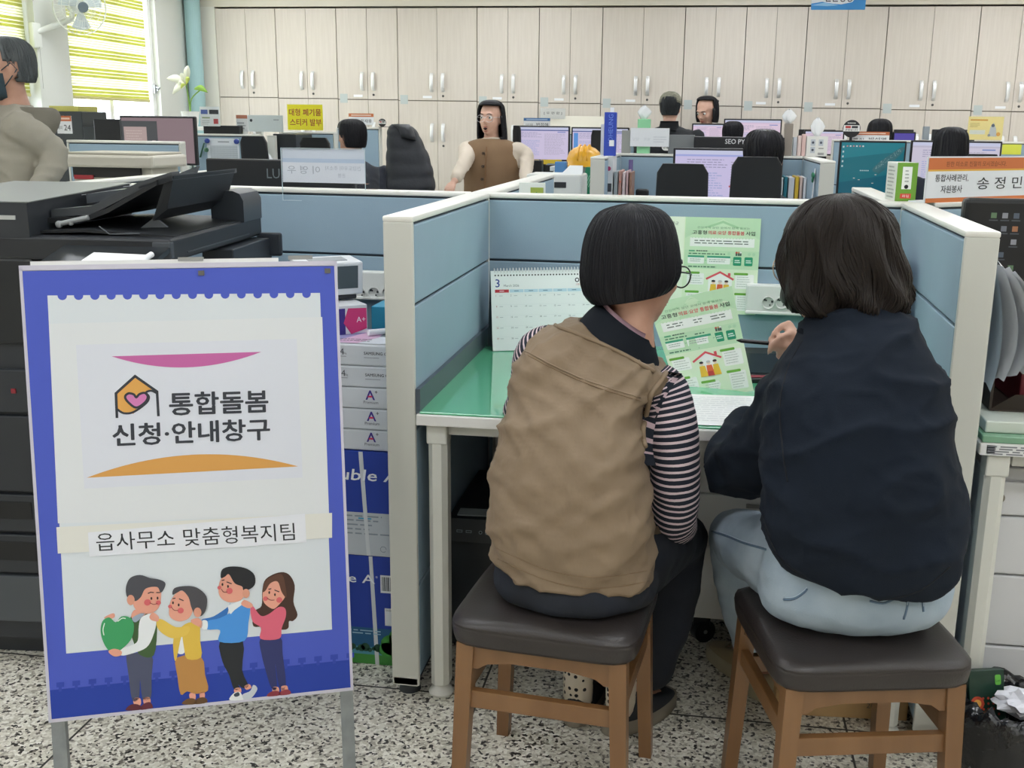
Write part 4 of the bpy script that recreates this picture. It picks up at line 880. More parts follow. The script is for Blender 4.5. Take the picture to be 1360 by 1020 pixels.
# ------------------------------------------------------------------ the neighbouring desk at right
t = thing('office_desk', 'white desk at the right edge with papers under green glass', 'desk', (1.85, .42, 0))
m = MB(); m.bx(1.27, 2.5, .0, .86, .715, .742, .003); obj('desktop', m, mat('dcdcd8', .4), t, True)
m = MB(); m.bx(1.35, 2.4, .03, .06, .685, .715); obj('under_frame', m, mat('c9cac4', .5), t, True)
for x, y in ((1.315, .035), (2.45, .035), (2.45, .8)): desk_leg(x, y, t)
d = Draw((1.272, -.0006, .7155), (1, 0, 0), (0, 0, 1), .0003); d.rect(0, 0, .5, .026, 'e4e5e6'); d.lines(.014, .022, .3, 4, .0055, .003, '7e8188', 2, 7); d.rect(.012, .003, .03, .023, 'c9ccd0', 1); d.obj('front_label', t)
m = MB(); m.bx(1.275, 2.48, .004, .85, .7425, .758, .002); solo('desk_glass', 'thick green glass sheet on the desk at the right edge', 'glass', m, mat('79a588', .1))
m = MB(); m.bx(1.285, 1.7, .03, .34, .7585, .785, .003); solo('glass_reflection', 'low pale slab standing in for the reflection on the green glass at right', 'paper', m, mat('cfd6cd', .6))  # added slab; its pale colour imitates the reflection on the glass top
t = thing('drawer_unit', 'white drawer unit with a round lock under the right edge desk', 'drawer unit', (1.53, .35, 0))
m = MB(); m.bx(1.31, 1.75, .115, .62, .03, .655, .004); obj('body', m, mat('c6c7ca', .5), t, True)
m = MB(); m.bx(1.35, 1.70, .16, .58, 0, .03); obj('plinth', m, DKGREY, t, True)
for z0, z1 in ((.04, .215), (.22, .395), (.40, .54), (.545, .625)):
    m = MB(); m.bx(1.312, 1.748, .10, .116, z0, z1, .004); dd = obj('drawer', m, mat('d0d1d4', .45), t, True)
    if z1 > .6:
        m = MB(); m.lathe((1.352, .10, .586), [(.012, .001), (.012, -.003), (.009, -.005), (.001, -.005)], 20, 'Y'); m.box((1.352, .094, .586), (.003, .004, .012)); obj('lock', m, mat('8d887c', .3, .8), dd, True, 40)
m = MB(); m.bx(1.34, 1.74, .14, .50, .657, .68, .002); solo('folder', 'dark maroon folder lying on the white drawer unit', 'folder', m, mat('3a1f2a', .5))
# waste bin with black bag
t = thing('waste_bin', 'bin lined with a crumpled black plastic bag at lower right', 'waste bin', (1.385, -.06, 0))
m = MB(); m.lathe((0, 0, 0), [(.085, 0), (.10, .10), (.108, .15), (.104, .15), (.09, .02), (.0, .02)], 32, cap=False); obj('bin', m, mat('b5b6b4', .5), t, smooth=40, fix=True)
m = MB(); rings = []
for j, (r_, z_) in enumerate([(.126, .03), (.132, .07), (.130, .11), (.128, .145), (.117, .172), (.104, .175), (.094, .15), (.085, .10), (.06, .05)]):
    ring = []
    for i in range(64):
        a = 2 * PI * i / 64; k = 1 + .10 * noise.noise(V((math.cos(a) * 3, math.sin(a) * 3, j * .7))) + .05 * noise.noise(V((math.cos(a) * 9, math.sin(a) * 9, j * 1.9)))
        ring.append(V((r_ * k * math.cos(a), r_ * k * math.sin(a), z_ + .028 * noise.noise(V((math.cos(a) * 4, math.sin(a) * 4, 5 + j * .4))))))
    rings.append(ring)
m.loft(rings, cap=False); obj('bag', m, mat('131418', .18, bump=(45, .9), spec=.6), t, smooth=True)
m = MB(); M = Matrix.Translation((1.335, -.03, .155)) @ Matrix.Rotation(.25, 4, 'Z') @ Matrix.Rotation(-.3, 4, 'X'); m.box((0, 0, 0), (.085, .02, .12), .002, M=M)
t = thing('snack_packet', 'dark green and red packet sticking out of the waste bin', 'packet', (1.335, -.03, .10)); obj('wrapper', m, mat('123428', .35), t, True)
d = Draw(M @ V((-.0425, -.0104, -.06)), M.to_3x3() @ V((1, 0, 0)), M.to_3x3() @ V((0, 0, 1)), .0003); d.disc(.018, .045, .016, 'c4482e', 1); d.disc(.018, .045, .009, 'e0a44a', 2)
for i in range(5):
    for j in range(4): d.disc(.02 + i * .012, .02 + j * .012, .003, 'b8402c', 1, 8)
d.rrect(.062, .085, .076, .108, .004, '5fb03e', 1); d.text('Lot', .064, .092, .006, '12271c', 2, .01); d.obj('print', t)
m = MB(); r = random.Random(2); b_ = bmesh.new(); bmesh.ops.create_icosphere(b_, subdivisions=3, radius=.05)
for v in b_.verts: v.co = V((v.co.x * 1.1, v.co.y * .8, v.co.z * .55)) * (1 + .55 * noise.noise(v.co * 45))
m._add(b_, Matrix.Translation((1.405, -.075, .17))); solo('crumpled_paper', 'crumpled white paper on top of the waste bin', 'paper', m, mat('dcdde6', .7))
# monitor and file tray on the right desk
t = thing('monitor', 'black monitor with dark desktop icons at the right edge of the photo', 'monitor', (1.62, .66, .758))
m = MB(); m.bx(1.325, 1.95, .60, .645, .985, 1.235, .012); obj('casing', m, mat('121417', .35), t, True)
m = MB(); m.bx(1.6, 1.68, .645, .68, .77, 1.05); m.box((1.64, .68, .7625), (.24, .18, .008), .003); obj('stand', m, BLACK, t, True)
d = Draw((1.345, .5994, 1.0), (1, 0, 0), (0, 0, 1), .0004); d.emit = .5; d.rect(0, 0, .59, .215, '14171d'); d.emit = .8
for i in range(4):
    for j in range(6):
        if (i * 7 + j * 3) % 5: d.rect(.02 + i * .028, .185 - j * .034, .034 + i * .028, .199 - j * .034, ['9a6a4a', '5f7a5a', '8a8d92', '4f5a66', '6b7078'][(i + j * 2) % 5], 2); d.rect(.016 + i * .028, .178 - j * .034, .038 + i * .028, .181 - j * .034, '4c5158', 2)
d.obj('screen', t)
t = thing('file_tray', 'dark tray of files standing on the right edge desk', 'tray', (1.52, .26, .7855))
m = MB(); m.bx(1.315, 1.72, .12, .40, .786, .792); m.hexa([(1.315, .12, .79), (1.72, .12, .79), (1.72, .125, .79), (1.315, .125, .79)], [(1.36, .10, .83), (1.72, .10, .83), (1.72, .105, .83), (1.36, .105, .83)]); m.bx(1.312, 1.318, .12, .40, .79, .90); m.bx(1.315, 1.72, .395, .40, .79, .93); obj('tray', m, mat('33271f', .5), t, True)
for x, w_, h, c, lab in ((1.40, .04, .17, '6b1f2b', 'maroon file in the dark tray at right'), (1.45, .03, .2, '7d8a3e', 'olive green file in the dark tray at right'), (1.49, .035, .18, '2b3a4a', 'navy file in the dark tray at right')):
    m = MB(); m.box((x, .26, .793 + h / 2), (w_, .24, h), .003); solo('file', lab, 'file', m, mat(c, .5), 'files in the dark tray')
t = thing('hanging_papers', 'sheaf of white papers hanging from the partition end at right', 'paper', (1.30, .10, .80))
for k in range(4):
    m = MB(); rows = []
    for j in range(9):
        s = j / 8; z_ = 1.115 - s * (.27 - k * .015); rows.append([V((1.272 + .012 * k + (.03 + .02 * k) * math.sin(s * 2.4) + 0 * i, .03 + .18 * i / 4 + .02 * s, z_ + .012 * math.sin(i * 1.3 + k))) for i in range(5)])
    m.loft(rows, cap=False, closed=False); obj('sheet', m, mat('dfe1e4', .6), t, True, True)
# ------------------------------------------------------------------ people
SKIN = mat('d3aa96', .5, var=(30, 'c99b87', .5), bump=(300, .05)); SKIN2 = mat('bd927d', .5, var=(30, 'ad806b', .5))
def uvhair(c1, c2, wave=0):
    m, nt, b = node_mat('hair'); b.inputs['Roughness'].default_value = .45; b.inputs['Specular IOR Level'].default_value = .22
    tc = N(nt, 'ShaderNodeTexCoord'); mp = N(nt, 'ShaderNodeMapping'); mp.inputs['Scale'].default_value = (90, 2.0, 1); nz = N(nt, 'ShaderNodeTexNoise', Scale=1.6, Detail=3.0, Distortion=wave)
    nt.links.new(tc.outputs['UV'], mp.inputs[0]); nt.links.new(mp.outputs[0], nz.inputs['Vector'])
    mx = N(nt, 'ShaderNodeMix', _data_type='RGBA'); mx.inputs['A'].default_value = lin(c1); mx.inputs['B'].default_value = lin(c2); nt.links.new(nz.outputs['Fac'], mx.inputs['Factor']); nt.links.new(mx.outputs['Result'], b.inputs['Base Color'])
    bp = N(nt, 'ShaderNodeBump', Strength=.35, Distance=.003); nt.links.new(nz.outputs['Fac'], bp.inputs['Height']); nt.links.new(bp.outputs[0], b.inputs['Normal']); return m
HAIR_BLACK = uvhair('0c0c0f', '24242a'); HAIR_WAVY = uvhair('0d0b0b', '2a211b', 1.0); HAIR_GREY = uvhair('2a2d2f', '73787a')
def frame_of(f, u=V((0, 0, 1))):
    f = V(f).normalized(); r = f.cross(u).normalized(); return f, r, r.cross(f)
def head_shape(m, c, f, k=1.0, mouth=0):
    """skull, jaw, nose, ears, lips around the head centre, facing f"""
    f, r, u = frame_of(f); Mx = Matrix((r, f, u)).transposed(); P = lambda a, b, d: V(c) + (r * a + f * b + u * d) * k
    e = lambda a, b, d, rx, ry, rz, n=20: m.sph(P(a, b, d), (rx * k, ry * k, rz * k), n, Mx)
    e(0, -.012, .022, .075, .094, .088, 28); e(0, .022, -.03, .064, .072, .088, 24); e(0, .062, -.098, .024, .024, .018); e(0, .03, -.078, .052, .052, .038)
    e(0, .078, .024, .05, .018, .012); e(.034, .066, -.03, .022, .02, .02); e(-.034, .066, -.03, .022, .02, .02)
    m.tube([P(0, .086, .012), P(0, .100, -.012), P(0, .112, -.034)], [.007 * k, .009 * k, .012 * k], 10); e(.011, .098, -.036, .009, .010, .008, 12); e(-.011, .098, -.036, .009, .010, .008, 12)
    e(0, .088, -.060, .022, .010, .006, 14); e(0, .086, -.072, .019, .010, .006, 14)
    for s in (-1, 1): e(s * .076, -.008, -.012, .010, .018, .030, 14); e(s * .072, -.002, -.034, .008, .010, .012, 12)
    return P
def face_bits(root, P, k=1.0, brow='1d1a1a', lips='b0675c', mouth_open=False, eyes=True):
    if eyes:
        for s in (-1, 1):
            m = MB(); m.sph(P(s * .031, .0765, .0), .0125 * k, 14); e = obj('eye', m, mat('e8e6e2', .2), root, True, True)
            m = MB(); m.sph(P(s * .031, .0845, .0), .0062 * k, 12); obj('iris', m, mat('1c1412', .15), e, True, True)
    for s in (-1, 1): m = MB(); m.tube([P(s * .013, .0965, .022), P(s * .032, .094, .027), P(s * .048, .081, .021)], [.002 * k, .0032 * k, .0015 * k], 8); obj('eyebrow', m, mat(brow, .6), root, True, True)
    m = MB(); m.tube([P(-.021, .090, -.064), P(-.008, .0985, -.0615), P(.008, .0985, -.0615), P(.021, .090, -.064)], [.001, .0035 * k, .0035 * k, .001], 8); m.tube([P(-.019, .089, -.070 - .02 * mouth_open), P(0, .0975, -.072 - .02 * mouth_open), P(.019, .089, -.070 - .02 * mouth_open)], [.001, .004 * k, .001], 8); l = obj('lips', m, mat(lips, .4), root, True, True)
    if mouth_open: m = MB(); M_ = P; m.tube([P(-.015, .0945, -.072), P(0, .0985, -.075), P(.015, .0945, -.072)], [.002 * k, .010 * k, .002 * k], 10); obj('mouth', m, mat('3a1516', .6), root, True, True)
def glasses(root, P, k=1.0, col='2a2326', r=.026, th=.0016, lens=True):
    m = MB()
    for s in (-1, 1): m.tube([P(s * .033 + r * math.cos(a) * 1.08, .106 - .006 * abs(math.cos(a)), -.006 + r * .86 * math.sin(a)) for a in [2 * PI * i / 24 for i in range(25)]], th * k, 6, cap=False)
    m.tube([P(-.008, .108, 0), P(0, .111, .002), P(.008, .108, 0)], th * k, 6)
    for s in (-1, 1): m.tube([P(s * .060, .102, .002), P(s * .070, .085, .003), P(s * .079, .02, .0), P(s * .078, -.02, -.012)], th * k * 1.1, 6)
    g = obj('glasses', m, mat(col, .3, .3), root, True, True)
    if lens:
        for s in (-1, 1): m = MB(); m.poly([P(s * .033 + r * math.cos(a) * 1.06, .105, -.006 + r * .84 * math.sin(a)) for a in [2 * PI * i / 24 for i in range(24)]]); obj('lens', m, LENS, g, True)
def ring_px(L, Rr, y, hd, n=40, e=2.3, yr=None, tilt=0):
    a, b = at(*L, y=y), at(*Rr, y=y if yr is None else yr); c = (a + b) / 2; ax = (b - a) / 2; dp = V((0, 0, 1)).cross(V((ax.x, ax.y, 0))).normalized(); dp = (dp + V((0, 0, tilt))).normalized(); out = []
    for i in range(n):
        t = 2 * PI * i / n; co, si = math.cos(t), math.sin(t)
        out.append(c + ax * (abs(co) ** (2 / e) * (1 if co > 0 else -1)) + dp * (hd * abs(si) ** (2 / e) * (1 if si > 0 else -1)))
    return out
def blend(rings, k=3):
    """more rings between the given ones, on smooth curves"""
    n = len(rings[0]); cols = [smooth_path([r[j] for r in rings], k) for j in range(n)]
    return [[V(cols[j][i]) for j in range(n)] for i in range(len(cols[0]))]
def ridged(co, sc, amp, stretch=(1, 1, 1), off=0):
    v = noise.noise(V((co.x * stretch[0], co.y * stretch[1], co.z * stretch[2])) * sc + V((off, off, off))); return amp * (v - .35 * abs(v))
def crease(co, sc, amp, stretch=(1, 1, 1), off=0):
    v = noise.noise(V((co.x * stretch[0], co.y * stretch[1], co.z * stretch[2])) * sc + V((off, off, off))); return amp * ((1 - min(1, abs(v) * 2.2)) ** 2.2 - .35 + .5 * v)
def hair_from(root, rings, f, c, k=4, mat_=None, open_at=None, wave=0, strands=0, rad=.0013, amp=.0022, th=.012, seed=1, freq=46):
    G = blend(rings, k); n = len(G[0]); f = V(f).normalized(); c = V(c); rows = len(G)
    for i, row in enumerate(G):
        cc = sum(row, V()) / n
        for j, p in enumerate(row):
            d = (p - cc); d = d.normalized() if d.length > 1e-5 else V((0, 0, 1)); a = 2 * PI * j / n; s = i / (rows - 1)
            w_ = amp * noise.noise(V((math.cos(a) * freq / 6, math.sin(a) * freq / 6, s * 1.2 + seed))) * min(1, s * 3)
            if wave > .005: w_ += wave * min(1, s * 1.6) * noise.noise(V((math.cos(a) * 3.4, math.sin(a) * 3.4, s * 3.4 + seed))) + wave * .5 * max(0, s - .2) * math.sin(s * 15 + 7 * noise.noise(V((math.cos(a) * 2.2, math.sin(a) * 2.2, seed + 4))))
            row[j] = p + d * w_
    m = MB(); m.loft(G, cap=False, uv=True)
    if open_at:
        zt, dot = open_at[:2]
        dele = []
        for v in m.bm.verts:
            d = v.co - c; dz = d.z; d.z = 0
            ff = V((f.x, f.y, 0)).normalized()
            q_ = d.normalized().dot(ff) if d.length > 1e-4 else 0
            if (q_ > dot and dz < zt) or (len(open_at) > 2 and dz < open_at[2] and q_ > open_at[3]): dele.append(v)
        bmesh.ops.delete(m.bm, geom=dele, context='VERTS')
    bmesh.ops.recalc_face_normals(m.bm, faces=m.bm.faces[:])
    cen = sum((v.co for v in m.bm.verts), V()) / max(1, len(m.bm.verts)); fl = sum(1 if fc.normal.dot(fc.calc_center_median() - cen) > 0 else -1 for fc in m.bm.faces)
    if fl < 0: bmesh.ops.reverse_faces(m.bm, faces=m.bm.faces[:])
    bmesh.ops.solidify(m.bm, geom=m.bm.faces[:], thickness=th)
    r_ = random.Random(seed)
    for q_ in range(strands):
        a = r_.random(); s0 = r_.uniform(.0, .45); s1 = min(1.0, s0 + r_.uniform(.35, .8)); j = a * n; pts = []; ph = r_.random() * 6
        if wave > .005: ph = 9 * noise.noise(V((math.cos(2 * PI * a) * 1.6, math.sin(2 * PI * a) * 1.6, 2.5))) + r_.random() * .7
        a0 = 2 * PI * a; d0 = G[rows // 2][int(j) % n] - c; d0.z = 0
        if open_at and d0.length > 1e-4 and d0.normalized().dot(V((f.x, f.y, 0)).normalized()) > open_at[1] - .1: continue
        st = 14 if wave > .005 else 9
        for q in range(st + 1):
            s = (s0 + (s1 - s0) * q / st) * (rows - 1); i0 = min(int(s), rows - 2); fr = s - i0; j0 = int(j) % n; jf = j - int(j)
            jj = j0 + jf + (min(1.9, wave * 60) * math.sin((s0 + (s1 - s0) * q / st) * 13 + ph) * (.2 + .8 * q / st) if wave else 0)
            ja = int(math.floor(jj)) % n; jb = (ja + 1) % n; jf = jj - math.floor(jj)
            p = (G[i0][ja] * (1 - jf) + G[i0][jb] * jf) * (1 - fr) + (G[i0 + 1][ja] * (1 - jf) + G[i0 + 1][jb] * jf) * fr
            cc = sum(G[i0], V()) / n; d = (p - cc); d = d.normalized() if d.length > 1e-5 else V((0, 0, 1)); pts.append(p + d * (.0005 + (wave * .22 * (1 + math.sin((s0 + (s1 - s0) * q / st) * 13 + ph + 1.5)) if wave else 0)))
        m.tube(pts, [rad * (1 - .6 * abs(2 * q / st - 1)) for q in range(st + 1)], 5, uv=True)
    return obj('hair', m, mat_ or HAIR_BLACK, root, True, True)
def hand_shape(m, wrist, knuckles, tips, thumb, k=1.0):
    """palm from wrist to knuckles, four finger chains and a thumb chain (lists of points)"""
    K = [V(p) for p in knuckles]; W = V(wrist)
    for p in K: m.tube([W, W.lerp(p, .5), p], [.015 * k, .0145 * k, .0115 * k], 12)
    m.sph(W, .019 * k, 16)
    for p, ch in zip(K, tips):
        pts = [p] + [V(q) for q in ch]; m.tube(smooth_path(pts, 3), [(.0098 - .0026 * i / (3 * (len(pts) - 1))) * k for i in range(3 * (len(pts) - 1) + 1)], 12); m.sph(pts[-1], .0073 * k, 12); m.sph(p, .0105 * k, 12)
    pts = [V(p) for p in thumb]; m.tube(smooth_path([W.lerp(pts[0], .5)] + pts, 3), [(.0135 - .004 * i / (3 * len(pts))) * k for i in range(3 * len(pts) + 1)], 12); m.sph(pts[-1], .009 * k, 12)
def relaxed_hand(m, wrist, d, nrm, k=1.0, curl=.35, side=1):
    """a slightly curled hand hanging from the wrist along d; nrm is the back of the hand"""
    d = V(d).normalized(); nn = V(nrm); nn = (nn - d * nn.dot(d)).normalized(); x = d.cross(nn) * side; W = V(wrist); kn, tp = [], []
    for i, (o, L) in enumerate(((.030, .88), (.011, 1.0), (-.009, .93), (-.028, .74))):
        p = W + (d * .085 + x * o - d * abs(o) * .2) * k; ch = []; a = curl * .5; q = p
        for l in (.036, .026, .022): a += curl * (.6 + .2 * i); q = q + (d * math.cos(a) - nn * math.sin(a) + x * o * .5) * (l * L * k); ch.append(q)
        kn.append(p); tp.append(ch)
    th = [W + (d * .03 + x * .032) * k, W + (d * .062 + x * .052 - nn * .012) * k, W + (d * .088 + x * .055 - nn * .022) * k]
    hand_shape(m, W, kn, tp, th, k)
def limb(m, pts, rad, n=16):
    m.tube(smooth_path([tuple(p) for p in pts], 4), [p[0] for p in smooth_path([(r_,) for r_ in rad], 4)], n)
    for p, r_ in zip(pts, rad): m.sph(p, r_ * .99, 16)
def feet(m, ank, heel, toe):
    d = (V(toe) - V(heel)).normalized(); h = V(heel) + d * .055; L = (V(toe) - V(heel)).length
    m.tube([V(ank), h + V((0, 0, .09)), h + V((0, 0, .05)), h + d * (L * .35) + V((0, 0, .042)), h + d * (L * .58) + V((0, 0, .036))], [.026, .026, .026, .022, .016], 14)
def shoe(root, heel, toe, w=.045, h=.075, upper='20242a', sole='6c6458', name='shoe', sole_h=.03):
    heel, toe = V(heel), V(toe); d = (toe - heel); L = d.length; d.normalize(); x = d.cross(V((0, 0, 1))).normalized()
    def ring(t_, z, k, e=1.0): return None
    outline = []
    for i in range(36):
        a = 2 * PI * i / 36; y_ = .5 - .5 * math.cos(a); s = math.sin(a); wd = (.80 + .28 * math.sin(PI * min(1, y_ * .75 + .12))) * (abs(s) ** .75) * (1 if s >= 0 else -1); outline.append((y_, wd))
    P = lambda y_, wd, z, k: heel + d * ((y_ - .5) * L * k + L * .5) + x * (wd * w * k) + V((0, 0, z))
    m = MB(); m.loft([[P(*o, z, k) for o in outline] for z, k in ((0, .96), (.004, 1.0), (sole_h, 1.0), (sole_h + .003, .97))]); s_ = obj(name, m, [mat(sole, .6)], root, True, 40)
    m = MB(); rows = []
    for z, k, back in ((sole_h * .7, .985, 0), (sole_h + .015, .95, 0), (h * .75, .86, .05), (h, .62, .24), (h * 1.03, .45, .34)):
        row = []
        for y_, wd in outline:
            zz = sole_h * .7 + (z - sole_h * .7) * (1 - .55 * max(0, (y_ - .45) / .55) ** 1.2); row.append(heel + d * (((y_ - .5) * k + .5 - back * .35) * L) + x * (wd * w * k) + V((0, 0, zz)))
        rows.append(row)
    m.loft(rows); obj('upper', m, mat(upper, .75, bump=(200, .1)), s_, True, True); return s_

# ------------------------------------------------------------------ woman in the beige vest (seated left)
def cloth_fold(amp, sc, st, off=0): return lambda co: ridged(co, sc, amp, st, off) + ridged(co, sc * 2.3, amp * .35, st, off + 7)
t = thing('person', 'person in a beige vest over a striped shirt on the left stool', 'person', (.40, -.30, 0)); A_ = t
fA = V((.66, .72, -.22)); cA = at(846, 352, y=-.15)
neckA = at(838, 432, y=-.175)
shL, shR = at(728, 462, y=-.15), at(876, 522, y=-.21); hipL, hipR = at(700, 745, y=-.30), at(825, 760, y=-.27)
elR, wrR = at(897, 690, y=-.17), at(898, 700, y=.06); elL, wrL = at(700, 560, y=.08), at(838, 535, y=.22)
kneeR, ankR = at(903, 722, y=.10), at(838, 905, y=-.03); kneeL, ankL = at(812, 708, y=.135), at(775, 905, y=.02)
m = MB(); PA = head_shape(m, cA, fA, 1.0)
m.tube([cA + V((-.01, -.02, -.05)), neckA.lerp(cA, .35), neckA, neckA - V((0, .01, .06))], [.052, .046, .047, .055], 18)
m.loft(blend([ring_px((690, 735), (840, 752), -.29, .10), ring_px((690, 640), (835, 650), -.28, .095), ring_px((705, 540), (840, 560), -.235, .09), ring_px((730, 480), (855, 515), -.19, .075), ring_px((770, 450), (862, 475), -.18, .06), ring_px((805, 435), (862, 445), -.175, .045)], 2))
limb(m, [shR, elR, wrR], [.042, .036, .024]); limb(m, [shL, elL, wrL], [.042, .036, .024])
for h, kn, an in ((hipR, kneeR, ankR), (hipL, kneeL, ankL)): limb(m, [h + V((0, .02, -.02)), kn, an], [.055, .036, .027])
hL, hR = at(760, 968, z=0), at(803, 978, z=0); tL, tR = hL + V((.03, .235, 0)), at(893, 930, z=0); feet(m, ankL, hL, tL); feet(m, ankR, hR, tR)
relaxed_hand(m, wrR, (-.55, .85, .05), (0, 0, 1), .92, .4, 1); relaxed_hand(m, wrL, at(884, 488, y=.38) - wrL, (-.4, -.2, .9), .92, .35, -1)
organic('body', m, SKIN2, t, .0075, 5)
face_bits(t, PA, 1.0); glasses(t, PA, 1.0, '1d1a1c')
# hair
hr = [ring_px((836, 270), (840, 270), -.15, .003, 56), ring_px((815, 274), (862, 273), -.15, .042, 56), ring_px((796, 282), (880, 280), -.15, .07, 56), ring_px((784, 297), (893, 294), -.15, .09, 56), ring_px((776, 318), (900, 315), -.15, .102, 56), ring_px((772, 345), (904, 340), -.15, .106, 56), ring_px((771, 368), (905, 361), -.15, .106, 56), ring_px((776, 389), (898, 377), -.152, .098, 56), ring_px((786, 401), (889, 386), -.155, .09, 56)]
hair_from(t, hr, fA, cA, 5, HAIR_BLACK, (.045, .66), 0, 520, .0011, .0020, .010, 3)
# navy shirt collar with pink lining
m = MB(); m.loft(blend([ring_px((768, 428), (880, 500), -.185, .085, e=2), ring_px((782, 412), (874, 476), -.18, .072, e=2), ring_px((798, 400), (869, 452), -.175, .062, e=2)], 3), cap=False); bmesh.ops.solidify(m.bm, geom=m.bm.faces[:], thickness=.004); obj('collar', m, mat('18202c', .8, bump=(500, .1)), t, True, True, True)
m = MB(); m.loft(blend([ring_px((790, 412), (868, 468), -.178, .064, e=2), ring_px((802, 397), (867, 445), -.175, .057, e=2)], 3), cap=False); bmesh.ops.solidify(m.bm, geom=m.bm.faces[:], thickness=.003); obj('collar_lining', m, mat('c9a9b8', .8), t, True, True, True)
# vest
VEST = mat('816f5a', .75, bump=(26, .8, (1, 1, .6)), var=(5, '7d6a54', .6)); VEST2 = mat('85725c', .7)
vr = [ring_px((660, 735), (868, 766), -.315, .145, 56, 2.5), ring_px((653, 700), (868, 728), -.32, .15, 56, 2.5), ring_px((652, 655), (864, 680), -.315, .145, 56, 2.5), ring_px((659, 600), (860, 622), -.30, .138, 56, 2.5), ring_px((669, 555), (855, 575), -.28, .132, 56, 2.5), ring_px((679, 515), (855, 545), -.255, .125, 56, 2.5), ring_px((690, 475), (868, 522), -.23, .115, 56, 2.6), ring_px((706, 447), (888, 502), -.21, .10, 56, 2.5), ring_px((735, 430), (889, 490), -.195, .085, 56, 2.3), ring_px((770, 424), (873, 488), -.187, .075, 56, 2.1)]
G = blend(vr, 4)
m = MB(); m.loft(G, cap=False)
bmesh.ops.recalc_face_normals(m.bm, faces=m.bm.faces[:])
bmesh.ops.subdivide_edges(m.bm, edges=m.bm.edges[:], cuts=1, use_grid_fill=True); bmesh.ops.smooth_vert(m.bm, verts=m.bm.verts[:], factor=.3, use_axis_x=True, use_axis_y=True, use_axis_z=True)
nv = at(757, 600, y=-.45)
m.bm.normal_update()
for v in m.bm.verts:
    c_ = v.co; w_ = crease(V((c_.x * .8 + c_.z, c_.y, c_.z * .9 - c_.x * .7)), 7, .0105, (.55, .5, 2.4), 2) + crease(V((c_.x - c_.z * .6, c_.y, c_.z + c_.x * .5)), 12, .0065, (.6, .6, 2.4), 5) + crease(c_, 30, .0020, (1.6, 1, .6), 9)
    v.co = c_ + v.normal * w_
bmesh.ops.solidify(m.bm, geom=m.bm.faces[:], thickness=.006)
vest = obj('vest', m, VEST, t, True, True)
def on_back(L, Rr, n_=24, lift=.003, sag=0):
    """a seam running over the vest between two pixels, laid on its surface"""
    dg = None; out = []
    for i in range(n_ + 1):
        s = i / n_; u, v = L[0] + (Rr[0] - L[0]) * s, L[1] + (Rr[1] - L[1]) * s + sag * math.sin(PI * s)
        r = ray(u, v).normalized(); ok, loc, nn, ix = vest.ray_cast(_w(t).inverted() @ CAM, r)
        if ok: out.append((_w(t) @ loc) + nn * lift)
    return out
bpy.context.view_layer.update()
def seam(name, pts, r_, mt, n=6):
    if len(pts) > 2: m = MB(); m.tube(pts, r_, n); obj(name, m, mt, vest, True, True)
seam('yoke_seam', on_back((697, 466), (850, 528), 30, .0008, 6), .0016, VEST2); seam('yoke_seam', on_back((697, 470), (850, 532), 30, .0008, 6), .0010, mat('7d674f', .8))
seam('neck_binding', smooth_path([tuple(p) for p in on_back((738, 433), (868, 494), 14, .002, -4)], 2), .0045, VEST2, 8)
seam('hem_seam', on_back((661, 742), (862, 772), 30, .0006, 22), .0009, mat('7d674f', .8)); seam('hem_seam', on_back((659, 728), (864, 757), 30, .0006, 22), .0008, mat('7d674f', .8))
# armhole edging round the striped sleeve
bpy.context.view_layer.update()
apts = on_back((889, 490), (866, 520), 6, .002) + on_back((862, 530), (853, 572), 6, .002) + on_back((853, 582), (860, 612), 5, .002)
if len(apts) > 4: m = MB(); m.tube(smooth_path([tuple(p) for p in apts], 2), .0055, 10); obj('armhole_edging', m, VEST2, vest, True, True)
m = MB(); fl = [[at(862, 700, y=-.24), at(876, 698, y=-.205), at(888, 700, y=-.17)], [at(864, 722, y=-.25), at(879, 722, y=-.21), at(890, 724, y=-.165)], [at(866, 740, y=-.25), at(880, 744, y=-.205), at(891, 746, y=-.16)]]
m.loft(blend(fl, 3), cap=False, closed=False); bmesh.ops.solidify(m.bm, geom=m.bm.faces[:], thickness=.004); obj('side_flap', m, VEST, vest, True, True, True)
# striped sleeve
stm, nt, b = node_mat('navy and pink stripes'); b.inputs['Roughness'].default_value = .85
tc = N(nt, 'ShaderNodeTexCoord'); sp = N(nt, 'ShaderNodeSeparateXYZ'); nt.links.new(tc.outputs['UV'], sp.inputs[0]); mu = N(nt, 'ShaderNodeMath', _operation='MULTIPLY'); mu.inputs[1].default_value = 46; nt.links.new(sp.outputs['Y'], mu.inputs[0])
fr = N(nt, 'ShaderNodeMath', _operation='FRACT'); nt.links.new(mu.outputs[0], fr.inputs[0]); gt = N(nt, 'ShaderNodeMath', _operation='GREATER_THAN'); gt.inputs[1].default_value = .64; nt.links.new(fr.outputs[0], gt.inputs[0])
mx = N(nt, 'ShaderNodeMix', _data_type='RGBA'); mx.inputs['A'].default_value = lin('1a2030'); mx.inputs['B'].default_value = lin('d9c6cd'); nt.links.new(gt.outputs[0], mx.inputs['Factor']); nt.links.new(mx.outputs['Result'], b.inputs['Base Color'])
